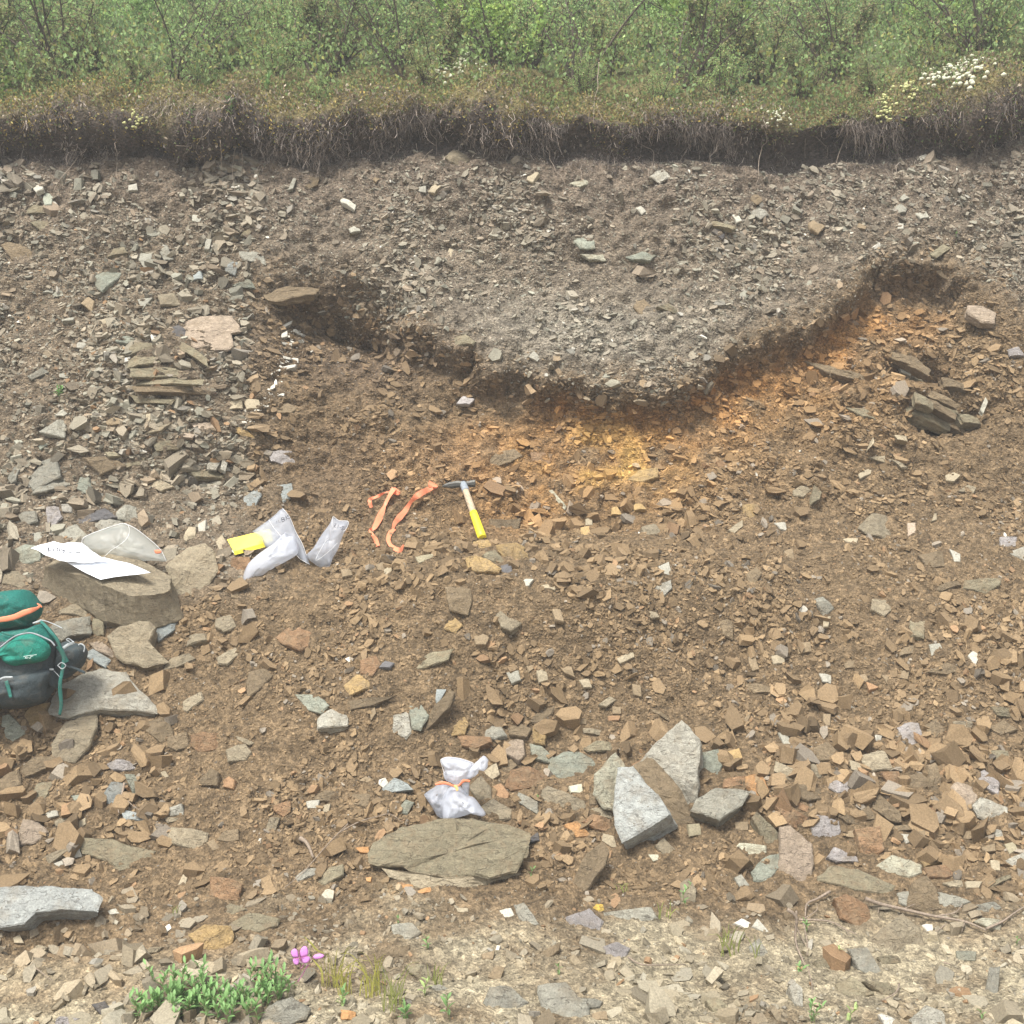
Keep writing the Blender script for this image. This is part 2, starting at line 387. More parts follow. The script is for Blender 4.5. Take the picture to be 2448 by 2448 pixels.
ALB *= (1 + .45 * fbm(gx * 30, gy * 30, gz * 30, 2, 121))[..., None]

V_ALL = np.stack([X, Y, Z], -1)
def strip(name, i0, i1, label):
    Vs = V_ALL[i0:i1 + 1].reshape(-1, 3); n = i1 - i0
    ii, jj = np.meshgrid(np.arange(n), np.arange(nA - 1), indexing='ij')
    a = ii * nA + jj
    F = np.stack([a, a + 1, a + nA + 1, a + nA], -1).reshape(-1, 4)
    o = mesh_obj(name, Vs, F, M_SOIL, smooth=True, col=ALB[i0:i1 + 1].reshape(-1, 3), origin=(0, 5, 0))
    tag(o, label, kind='structure')
    return o
iG = int(np.searchsorted(SS, S_GR)); iR = int(np.searchsorted(SS, S_RB)); iT = int(np.searchsorted(SS, S_TF + .02)); iH = int(np.searchsorted(SS, s_of(7.9, 4.78)))
GROUND = strip('ground', 0, iG, 'pale sandy ground with flat shards at the foot of the bank')
SLOPE = strip('rubble_slope', iG, iR, 'brown slope of broken slate below the dug out hollow')
BANK = strip('earth_bank', iR, iT, 'steep grey and rusty face of weathered slate under the turf')
TURFB = strip('turf_bank', iT, iH, 'dark peat lip with moss and dangling roots on top of the bank')
HILL = strip('hillside', iH, nS - 1, 'shrubby hillside rising behind the bank')

# ray casting onto the terrain
st = 2
si = np.arange(0, nS, st); sj = np.arange(0, nA, st)
Vb = V_ALL[np.ix_(si, sj)].reshape(-1, 3); nb = len(sj)
ii, jj = np.meshgrid(np.arange(len(si) - 1), np.arange(nb - 1), indexing='ij'); a_ = ii * nb + jj
Fb = np.stack([a_, a_ + 1, a_ + nb + 1, a_ + nb], -1).reshape(-1, 4)
BVH = BVHTree.FromPolygons(Vb.tolist(), Fb.tolist())
CAM = np.array([0, 0, CAMZ])
def ray(u, v):
    return np.array([(u - 1224) / FPX, 1.0, (1224 - v) / FPX])
def hit(u, v):
    d = ray(u, v); h = BVH.ray_cast(Vector(CAM), Vector(d).normalized())
    if h[0] is None:
        return CAM + d * 6.0
    return np.array(h[0])
def pt(u, v, off=0.0):
    """terrain point seen at photo pixel (u, v), lifted towards the viewer side by off metres"""
    p = hit(u, v); d = ray(u, v); return p - d * off
def at_depth(u, v, D): return CAM + ray(u, v) * D

# ------------------------------------------------------------------ rocks
MASKP = []
ROCKS = []        # (object, u, v, class, radius_px)
def rock_geometry(P, n, t, seed, taper=.12, relief=1.0, dens=1.0, strata=1.0):
    """closed slab: P outline (k,3) in a plane with normal n, thickness t, broken cleavage edge and uneven face"""
    rs = np.random.RandomState(seed)
    P = np.asarray(P, float); c = P.mean(0)
    size = np.linalg.norm(P - c, axis=1).mean()
    per = np.linalg.norm(np.roll(P, -1, 0) - P, axis=1)
    step = max(size / (7.0 * dens), .0045)
    pts = []
    for i in range(len(P)):
        a, b = P[i], P[(i + 1) % len(P)]
        k = max(1, int(round(per[i] / step)))
        for j in range(k): pts.append(a + (b - a) * j / k)
    O = np.array(pts); K = len(O)
    rad = (O - c); 
    ang = np.arange(K) / K * 2 * np.pi
    def ringnoise(sd, f, amp):
        return amp * vnoise(np.cos(ang) * f + sd * 3.7, np.sin(ang) * f, sd * 1.3, seed % 97)
    jit = ringnoise(0, 3.2, .035) + rs.uniform(-.012, .012, K)
    O = c + rad * (1 + jit)[:, None]
    rad = O - c
    e1 = rad[0] / (np.linalg.norm(rad[0]) + 1e-9); e2 = np.cross(n, e1)
    big = size > .045
    fr = [.30, .55, .78, .93] if big else [.6, .92]
    rings = []
    tilt = rs.uniform(-.06, .06, 2)
    PL = [(math.cos(q_), math.sin(q_), rs.uniform(.18, .75), rs.uniform(.05, .6)) for q_ in rs.uniform(0, 6.283, 5)]
    def face_h(Q):
        x = (Q - c) @ e1; y = (Q - c) @ e2
        s = 1 / max(size, .02)
        h = fbm(x * s * 1.3 + seed % 31, y * s * 1.3, seed % 7, 3, seed % 53) * size * .11
        stp = np.floor((fbm(x * s * .9, y * s * .9, 3.3, 3, seed % 41) + tilt[0] * x * s + .5) * 4.5) / 4.5
        xs, ys = x * s, y * s; fac = 0
        for (ca, sa, m_, r_) in PL: fac = np.maximum(fac, m_ * (xs * ca + ys * sa - r_))
        return (h * .7 + (stp - .5) * min(t * .3, size * .18)) * relief - np.minimum(fac * size, t * .75) * (.35 + .65 * min(relief, 1))
    for f in fr:
        Q = c + rad * f
        rings.append(Q + n * (face_h(Q) * (1 - .35 * f))[:, None])
    bev = min(t * .16, .006)
    Q = O
    rings.append(Q + n * (face_h(Q) * .6 - bev)[:, None])
    nl = (6 if big else 3) if t > .02 else 2
    for k in range(1, nl + 1):
        f = k / nl
        lay = 1 - taper * f ** 1.5 + (ringnoise(k * 1.7, 2.2, .06) + rs.uniform(-.035, .035)) * strata
        if k == nl: lay *= .9
        lay = np.minimum(lay, 1.05 if taper > 0 else 1.3)
        Q = c + rad * np.reshape(lay, (-1, 1))
        rings.append(Q - n * (t * f) + n * (face_h(O) * .6 * (1 - f))[:, None])
    V = [c + n * face_h(c[None])[0]]; V = np.vstack([np.array(V)] + rings + [np.array([c - n * t])])
    F = []
    for i in range(K): F.append((0, 1 + i, 1 + (i + 1) % K))
    for r in range(len(rings) - 1):
        a = 1 + r * K; b = a + K
        for i in range(K):
            j = (i + 1) % K; F.append((a + i, b + i, b + j, a + j))
    a = 1 + (len(rings) - 1) * K; last = len(V) - 1
    for i in range(K): F.append((last, a + (i + 1) % K, a + i))
    if big:                                               # broken, uneven surface all round
        s3 = 3.2 / size; W3 = V * s3
        dv = fbm(W3[:, 0] + seed % 13, W3[:, 1], W3[:, 2], 3, seed % 37) * size * .07 * (.5 + .5 * relief)
        rd = V - (c - n * t * .5); rd /= np.linalg.norm(rd, axis=1)[:, None] + 1e-9
        V = V + rd * dv[:, None]
    # keep the winding outwards
    v0, v1, v2 = V[F[0][0]], V[F[0][1]], V[F[0][2]]
    if np.dot(np.cross(v1 - v0, v2 - v0), n) < 0: F = [tuple(reversed(f)) for f in F]
    return V, F

NORM = lambda v: v / np.linalg.norm(v)
def stone(tile, poly, t, cls, elev=48, az=0, label=None, cat='rock', name='rock', sink=0.0, relief=1.0, taper=.12, dens=1.0, strata=1.0, group='rocks lying on the bank', push=None):
    px = tp(tile, poly)
    u = sum(p[0] for p in px) / len(px); v = sum(p[1] for p in px) / len(px)
    P0 = hit(u, v)
    e, a = R(elev), R(az)
    n = np.array([math.sin(a) * math.cos(e), -math.cos(a) * math.cos(e), math.sin(e)])
    dmin = min(-np.dot(n, ray(*p)) / np.linalg.norm(ray(*p)) for p in px)
    while dmin < .22:                                    # too grazing for this outline: lean the face towards the viewer
        e -= R(3); n = np.array([math.sin(a) * math.cos(e), -math.cos(a) * math.cos(e), math.sin(e)])
        dmin = min(-np.dot(n, ray(*p)) / np.linalg.norm(ray(*p)) for p in px)
    q = [np.dot(hit(*p) - P0, n) for p in px]
    if push is None:
        sh = np.percentile(q, 75) + .22 * t
        sh = min(max(sh, .18 * t), t * .9 + .03) - sink
    else: sh = push
    c = P0 + n * sh
    P = []
    for p in px:
        d = ray(*p); k = np.dot(c - CAM, n) / np.dot(d, n); P.append(CAM + d * k)
    tt = max(t, min(sh + .012, 1.6 * t + .01))
    sd = abs(hash((tile, int(poly[0][0]), int(poly[0][1])))) % 9973 if False else (int(poly[0][0]) * 31 + int(poly[0][1]) * 17 + ord(tile[0]) * 7) % 9973
    V, F = rock_geometry(P, n, tt, sd, taper, relief, dens, strata)
    o = mesh_obj(name, V, F, stone_material(cls))
    tag(o, label, cat, group)
    rad = max(np.hypot(p[0] - u, p[1] - v) for p in px)
    ROCKS.append([o, u, v, cls, rad, label is not None]); MASKP.append((px, tt))
    return o, n, c

S = stone
# ---- the big and telling ones
BOULDER, nB, cB = S('P', [(185, 490), (300, 545), (430, 615), (620, 715), (880, 850), (1040, 895), (1200, 925), (1420, 885), (1640, 800), (1640, 640), (1540, 560), (1300, 470), (1000, 400), (700, 370), (400, 390)], .24, 'tan', 60, 4,
  'big tan flat topped boulder carrying the white papers', push=.15, taper=-.20, relief=.6, dens=1.8, strata=.12)
S('G', [(940, 350), (990, 290), (1060, 230), (1150, 215), (1210, 260), (1222, 380), (1180, 450), (1080, 510), (1000, 530), (940, 480)], .07, 'tan', 32, 8, 'smooth tan slab standing just right of the paper topped boulder', relief=.7, dens=1.4, push=.08)
S('G', [(590, 740), (660, 690), (830, 670), (870, 700), (840, 790), (930, 880), (800, 930), (680, 890), (640, 850)], .09, 'tan', 30, -6, 'blocky tan rock with an ochre streak under the paper topped boulder', push=.07)
S('G', [(310, 655), (500, 630), (510, 730), (400, 750), (340, 770), (240, 700)], .06, 'grey', 40, 0, 'grey blocky rock beneath the boulder and above the green backpack', push=.05)
S('G', [(515, 650), (580, 650), (585, 750), (515, 760)], .05, 'olive', 20, 0, 'narrow upright olive block wedged under the paper topped boulder')
S('G', [(350, 1000), (560, 930), (700, 950), (780, 1040), (890, 1140), (880, 1180), (750, 1170), (560, 1160), (380, 1200), (260, 1180), (290, 1080)], .07, 'pale', 46, 4, 'large pale slab under the hanging teal backpack strap', relief=.5, dens=1.5, push=.06)
S('G', [(370, 1220), (540, 1165), (550, 1260), (500, 1380), (420, 1450), (300, 1430), (280, 1350)], .07, 'tan', 42, 12, 'oval tan slab leaning below the large pale slab by the backpack', relief=.5, push=.055)
S('G', [(483, 835), (520, 822), (620, 880), (590, 925), (480, 865)], .03, 'blue', 48, 0, 'blue grey brick shaped stone beside the backpack side pocket', relief=.4)
S('G', [(320, 155), (430, 120), (500, 185), (420, 225), (330, 190)], .05, 'grey', 48, 0, 'flat grey stone right behind the paper with handwriting', relief=.5)
S('G', [(340, 5), (405, 5), (405, 60), (345, 50)], .04, 'white', 30, 0, 'white quartz lump above the papers')
S('G', [(1300, 310), (1400, 300), (1418, 340), (1370, 385), (1290, 365)], .04, 'rust', 30, 0, 'rusty stone directly under the yellow notebook')
S('G', [(1540, 740), (1640, 680), (1770, 740), (1780, 780), (1690, 830), (1600, 800)], .05, 'rust', 42, 0, 'rusty angular rock alone on the brown slope below the sample bags')
S('H', [(590, 465), (730, 480), (745, 560), (720, 640), (610, 600)], .07, 'brown', 26, 8, 'upright brown block on the slope below the hammer')
S('H', [(580, 670), (640, 640), (690, 690), (650, 735), (560, 700)], .03, 'ochre', 38, 0, 'ochre yellow flake just below the upright brown block')
S('H', [(838, 150), (835, 92), (940, 100), (1010, 88), (1005, 165), (920, 195)], .07, 'brown', 6, -8, 'brown wedge shaped rock right of the hammer handle', relief=.5, push=.06)
S('H', [(870, 230), (980, 210), (1040, 240), (990, 320), (930, 320), (880, 270)], .05, 'ochre', 34, -10, 'ochre rock at the foot of the hammer handle, topmost of its pile', push=.045)
S('H', [(985, 235), (1060, 280), (1065, 310), (985, 345), (980, 290)], .04, 'ochre', 28, 20, 'ochre rock at the right end of the pile below the hammer', push=.045)
S('H', [(700, 300), (760, 290), (850, 330), (905, 370), (890, 395), (760, 380), (710, 350)], .04, 'ochre', 40, -10, 'ochre slab at the lower left of the pile below the hammer', push=.045)
S('H', [(750, 215), (830, 205), (855, 240), (790, 285), (745, 260)], .03, 'ochre', 40, 0, 'yellow crumbly stone under the butt of the hammer handle')
S('H', [(800, 290), (870, 260), (930, 330), (890, 345), (820, 320)], .03, 'olive', 40, 0)
S('H', [(440, 1290), (520, 1150), (600, 1050), (630, 1070), (600, 1160), (520, 1250), (440, 1320)], .03, 'brown', 18, -30, 'thin brown slab standing on edge beside two pale stones', relief=.5)
S('H', [(300, 1200), (380, 1170), (400, 1290), (370, 1330), (290, 1310)], .035, 'pale', 34, 0, 'pale grey stone left of the thin brown slab on edge', relief=.5)
S('H', [(380, 1140), (450, 1125), (500, 1200), (450, 1280), (400, 1270)], .03, 'green', 40, 0, 'pale greenish stone leaning against the thin brown slab', relief=.5)
S('K', [(1170, 60), (1200, 20), (1260, -15), (1340, -15), (1420, 20), (1435, 60), (1380, 150), (1260, 145), (1180, 110)], .07, 'green', 36, 0, 'rounded pale greenish rock left of the tall standing slabs', relief=.6)
S('Z', [(1533, 1815), (1570, 1770), (1628, 1719), (1650, 1735), (1673, 1775), (1668, 1875), (1660, 1938), (1609, 1976), (1585, 1910), (1552, 1850), (1500, 1835)], .20, 'pale', 22, -14, 'tallest pale grey slab standing in the lower rock pile', push=.13, relief=.9, dens=1.6, taper=.05)
S('K', [(1420, 230), (1430, 120), (1545, -10), (1600, 60), (1580, 220), (1540, 330), (1480, 310)], .14, 'cream', 24, -10, 'cream coloured standing slab left of the blue grey block', push=.13)
S('K', [(1555, 75), (1640, 60), (1700, 150), (1780, 230), (1850, 330), (1700, 430), (1575, 500), (1540, 400), (1530, 280)], .20, 'frost', 34, -24, 'blue grey wedge block leaning before the tallest pale slab', push=.20, relief=.5, dens=1.6, taper=.03)
S('Z', [(1495, 1835), (1555, 1800), (1630, 1890), (1660, 1960), (1612, 1995), (1560, 1950), (1520, 1890)], .10, 'brown', 30, -10, 'brown rubble filled rock between the blue grey block and the tallest slab', push=.10, relief=1.4)
S('K', [(225, 640), (400, 665), (700, 700), (1005, 670), (975, 735), (720, 768), (450, 762), (270, 690)], .07, 'tan', 26, 2, 'dusty lower layer showing beneath the widest slab', push=.05, relief=1.1)
S('L', [(90, 250), (200, 190), (310, 190), (400, 200), (350, 290), (220, 380), (60, 310)], .15, 'grey', 38, 0, 'large grey block right of the tall standing slabs', push=.11, relief=.5)
S('K', [(165, 560), (190, 500), (330, 410), (560, 365), (760, 350), (930, 370), (1060, 420), (1075, 520), (1040, 600), (1000, 670), (860, 700), (740, 690), (560, 700), (400, 670), (350, 640), (230, 635), (175, 610)], .12, 'olive', 36, 2, 'widest grey brown slab, directly below the tied white bag', push=.10, relief=1.2, dens=2.0, taper=.05)
S('K', [(760, 565), (900, 525), (1060, 515), (1020, 620), (990, 665), (840, 700), (750, 680)], .03, 'olive', 34, 4, 'rough brown plate capping the right end of the widest slab', push=.125, relief=.8)
S('K', [(720, 180), (790, 120), (850, 190), (850, 260), (780, 280)], .05, 'tan', 34, 0, 'tan rock touching the right side of the tied white bag')
S('K', [(780, 300), (860, 250), (970, 320), (960, 370), (830, 370)], .05, 'tan', 40, 0, 'smooth tan rock between the tied bag and the widest slab', relief=.5)
S('K', [(925, 180), (960, 90), (1060, 60), (1160, 110), (1150, 170), (1050, 200), (960, 205)], .08, 'rust', 38, 0, 'big rust brown rock upper right of the tied white bag', relief=.7)
S('K', [(1290, 750), (1380, 560), (1460, 495), (1505, 540), (1480, 620), (1400, 760), (1320, 820), (1275, 800)], .04, 'brown', 28, -20, 'long streaked brown slab pointing up below the blue grey block', relief=.8)
S('K', [(1420, 870), (1440, 845), (1480, 850), (1490, 890), (1470, 905)], .025, 'yellow', 35, 0, 'small bright yellow stone at the foot of the slope')
S('J', [(-60, 750), (120, 742), (300, 738), (510, 745), (570, 800), (550, 890), (350, 880), (200, 900), (130, 955), (0, 970), (-60, 960)], .055, 'frost', 47, 3, 'wide pale blue grey slab overhanging a hollow at the lower left edge', push=.10, relief=.3, dens=1.7, taper=.25)
S('J', [(430, 470), (620, 475), (700, 510), (880, 545), (830, 600), (760, 650), (650, 640), (600, 600), (470, 560)], .03, 'olive', 42, 0, 'flat olive slab with soil on top above the wide pale slab', relief=.5)
S('J', [(930, 470), (960, 405), (1170, 440), (1150, 520), (1110, 540), (970, 510)], .06, 'tan', 40, 0, 'rectangular tan block upper right of the flat olive slab', relief=.5)
S('J', [(580, 220), (620, 155), (710, 160), (670, 260), (640, 290), (570, 280)], .035, 'blue', 36, 0, 'blue grey stone at the left leaning on a twig', relief=.5)
S('J', [(700, 110), (760, 115), (800, 240), (800, 270), (750, 230)], .025, 'green', 30, 20, 'narrow grey green slab right beside the leaning blue stone', relief=.5)
S('J', [(680, 330), (700, 315), (830, 350), (840, 380), (700, 370)], .02, 'blue', 48, 0, 'flat blue grey flake below the leaning blue stone', relief=.5)
S('J', [(1180, 690), (1310, 710), (1365, 740), (1340, 830), (1230, 840), (1175, 830)], .05, 'rust', 28, 5, 'squarish rust orange rock between the pale slab and the purple flower')
S('J', [(1050, 1020), (1150, 965), (1290, 965), (1310, 1020), (1290, 1090), (1220, 1125), (1120, 1110), (1080, 1060)], .06, 'ochre', 30, 0, 'lumpy orange ochre nodule above the leafy green plants', relief=1.3)
S('J', [(1300, 940), (1400, 885), (1580, 930), (1560, 970), (1460, 1010), (1330, 990)], .03, 'olive', 50, 0, 'flat grey brown slab right of the ochre nodule', relief=.5)
S('J', [(1450, 1480), (1500, 1410), (1640, 1365), (1740, 1440), (1720, 1500), (1600, 1545), (1480, 1545)], .08, 'grey', 34, 0, 'grey boulder at the bottom edge right of the leafy plants', push=.06)
S('J', [(510, 1410), (590, 1395), (630, 1450), (620, 1490), (570, 1480)], .04, 'slate', 38, 10, 'dark grey stone left of the leafy plants')
S('L', [(560, 420), (620, 410), (690, 470), (740, 510), (750, 620), (740, 730), (600, 730), (540, 700), (560, 560)], .07, 'pink', 34, -4, 'tall pinkish tan block standing in the right hand rock pile', push=.07, relief=.6, dens=1.4)
S('L', [(730, 400), (770, 335), (900, 370), (910, 440), (850, 520), (750, 480)], .05, 'lilac', 38, 0, 'lilac grey block just right of the pinkish tan block')
S('L', [(990, 430), (1130, 410), (1150, 540), (1100, 600), (1010, 560)], .08, 'rust', 22, 0, 'squarish rust brown rock facing out above the cream slab')
S('L', [(1100, 630), (1190, 570), (1360, 620), (1360, 670), (1290, 700), (1160, 670)], .06, 'cream', 46, 0, 'cream topped slab with soil specks in the right hand pile', relief=.4)
S('L', [(780, 680), (840, 620), (1000, 640), (1210, 740), (1190, 800), (1000, 770), (780, 700)], .07, 'olive', 46, 0, 'long ochre streaked slab right of the pinkish tan block', relief=.6, dens=1.4)
S('L', [(870, 820), (930, 785), (1060, 850), (1080, 930), (1010, 990), (900, 930)], .09, 'rust', 32, 0, 'rounded reddish brown boulder above the twigs', relief=1.1)
S('L', [(1280, 860), (1320, 720), (1400, 690), (1440, 760), (1470, 880), (1380, 900)], .08, 'brown', 28, 0, 'upright brown rock right of the rounded reddish boulder')
S('L', [(1060, 1040), (1260, 890), (1350, 970), (1400, 1100), (1240, 1180), (1120, 1110)], .10, 'tan', 40, 0, 'big half buried pointed tan rock at the lower right', push=.04)
S('L', [(940, 1100), (1050, 1090), (1140, 1240), (1060, 1250), (1000, 1220)], .03, 'grey', 44, 0, 'flat rectangular grey slate leaning at the lower right', relief=.3)
S('L', [(1300, 1490), (1380, 1420), (1480, 1450), (1510, 1540), (1320, 1540)], .06, 'pale', 38, 0, 'pale speckled stone at the bottom right edge')
S('L', [(1000, 10), (1150, -30), (1200, 80), (1060, 100)], .05, 'tan', 44, 0, 'flat square tan stone topping the right hand rock pile', relief=.5)
S('I', [(1215, 1260), (1290, 1235), (1340, 1240), (1380, 1340), (1300, 1365), (1250, 1330)], .04, 'lilac', 42, 0, 'lilac grey angular stone alone on the right slope', relief=.5)
S('I', [(1795, 190), (1895, 195), (1890, 245), (1800, 250)], .03, 'lilac', 44, 0, 'pale lilac chip near the right edge, level with the hammer handle', relief=.4)
S('I', [(1840, 275), (1945, 245), (1945, 340)], .03, 'pale', 44, 0, 'pale triangular stone cut by the right edge', relief=.4)
S('F', [(1605, 340), (1620, 290), (1700, 300), (1780, 340), (1770, 400), (1690, 390)], .07, 'pink', 40, 0, 'pinkish tan block jutting out above the small cave', push=.05, relief=.5)
S('D', [(930, 440), (1020, 395), (1100, 372), (1310, 350), (1355, 440), (1300, 450), (1310, 520), (1280, 545), (1090, 535), (1030, 490)], .035, 'pink', 38, 0, 'broad pinkish slab on the left part of the bank', relief=.6, dens=1.5)
S('D', [(915, 432), (1010, 415), (1045, 440), (1035, 487), (970, 471)], .02, 'slate', 38, 0, 'dark slate plate at the left end of the broad pinkish slab', relief=.4)
S('D', [(880, 470), (930, 455), (1080, 540), (1150, 590), (1160, 640), (1050, 570), (900, 510)], .04, 'olive', 30, -14, 'long tan brown slab running under the broad pinkish slab')
S('D', [(525, 140), (590, 105), (690, 110), (660, 150), (570, 220), (535, 190)], .025, 'green', 38, 0, 'flat grey green flake on the upper left of the bank', relief=.4)
S('D', [(1260, 90), (1335, 30), (1340, 80), (1320, 135), (1265, 110)], .025, 'blue', 26, -10, 'small pale blue shard standing up left of centre', relief=.3)
S('D', [(150, 1290), (230, 1170), (310, 1140), (330, 1260), (180, 1350)], .045, 'grey', 36, -14, 'large grey slab on the left edge pile, upper of two')
S('D', [(170, 1360), (280, 1250), (390, 1270), (400, 1310), (260, 1350)], .04, 'grey', 44, 10, 'large grey slab on the left edge pile, lower of two')
S('D', [(1170, 1190), (1240, 1165), (1245, 1185), (1215, 1230), (1160, 1225)], .02, 'pale', 38, 0, 'pale square chip left of a similar upright chip', relief=.3)
S('D', [(1255, 1160), (1295, 1150), (1270, 1240), (1240, 1225)], .02, 'pale', 30, 15, 'pale upright chip right of a similar square chip', relief=.3)
S('D', [(1370, 1380), (1440, 1335), (1475, 1365), (1440, 1430), (1370, 1440)], .025, 'blue', 36, 0, 'blue grey rounded flake above the yellow notebook', relief=.4)
S('D', [(1560, 1310), (1640, 1300), (1650, 1350), (1675, 1370), (1590, 1415)], .025, 'blue', 34, 0, 'pale blue grey plate above the upright sample bag', relief=.4)
S('D', [(1480, 220), (1560, 190), (1800, 180), (1770, 230), (1600, 265), (1500, 250)], .045, 'brown', 44, 0, 'long brown slab roofing the dark gap left of centre', push=.06)
S('E', [(1650, 310), (1670, 270), (1710, 260), (1780, 330), (1740, 375), (1680, 350)], .05, 'brown', 28, 0, 'rounded brown cobble in the grey gravel face', relief=.4)
S('E', [(1350, 10), (1480, 10), (1500, 40), (1400, 45)], .03, 'cream', 44, 0, 'flat pale olive slab high in the middle of the bank')
S('B', [(1300, 1350), (1340, 1330), (1430, 1340), (1435, 1390), (1350, 1390)], .03, 'green', 40, 0, 'greenish grey slab resting above the flat pale olive slab', relief=.4)
S('E', [(1610, 1290), (1680, 1230), (1780, 1210), (1790, 1270), (1700, 1300)], .06, 'ochre', 34, -12, 'blocky ochre rock at the foot of the orange streak')
S('I', [(350, 5), (440, 5), (445, 60), (400, 100), (350, 60)], .05, 'ochre', 26, 0, 'ochre brown block at the right end of the dug out ledge')
S('C', [(390, 1190), (450, 1145), (495, 1200), (450, 1230)], .03, 'pale', 40, 0, 'pale tan diamond shaped stone high on the right of the bank', relief=.3)
S('C', [(390, 1110), (430, 1075), (495, 1110), (430, 1140)], .03, 'brown', 40, 0, 'brown stone just above the pale diamond shaped stone')
S('B', [(1290, 1020), (1380, 1010), (1410, 1025), (1350, 1050)], .025, 'cream', 40, 0, 'pale flat flake under the turf right of centre')
S('B', [(1740, 990), (1820, 940), (1865, 990), (1800, 1020)], .03, 'pale', 36, 0, 'pale triangular stone close under the turf right of centre')
S('C', [(170, 1300), (200, 1270), (260, 1290), (240, 1340)], .03, 'slate', 30, 0, 'dark purplish lump under a weathered stick like slab')
S('K', [(1110, 1290), (1270, 1280), (1340, 1370), (1400, 1400), (1410, 1500), (1240, 1510), (1130, 1420)], .035, 'grey', 58, 0, 'broad flat grey slab in the sandy ground with a pebble on it', relief=.3)
S('K', [(1190, 1350), (1230, 1325), (1275, 1345), (1250, 1375), (1200, 1375)], .015, 'tan', 55, 0, 'oval tan pebble lying on the broad flat grey slab', push=.03, relief=.3)
S('K', [(1490, 890), (1750, 865), (1780, 920), (1900, 940), (1500, 985)], .04, 'grey', 40, 0, 'long grey slab flush with the sandy ground right of the yellow stone', relief=.4)

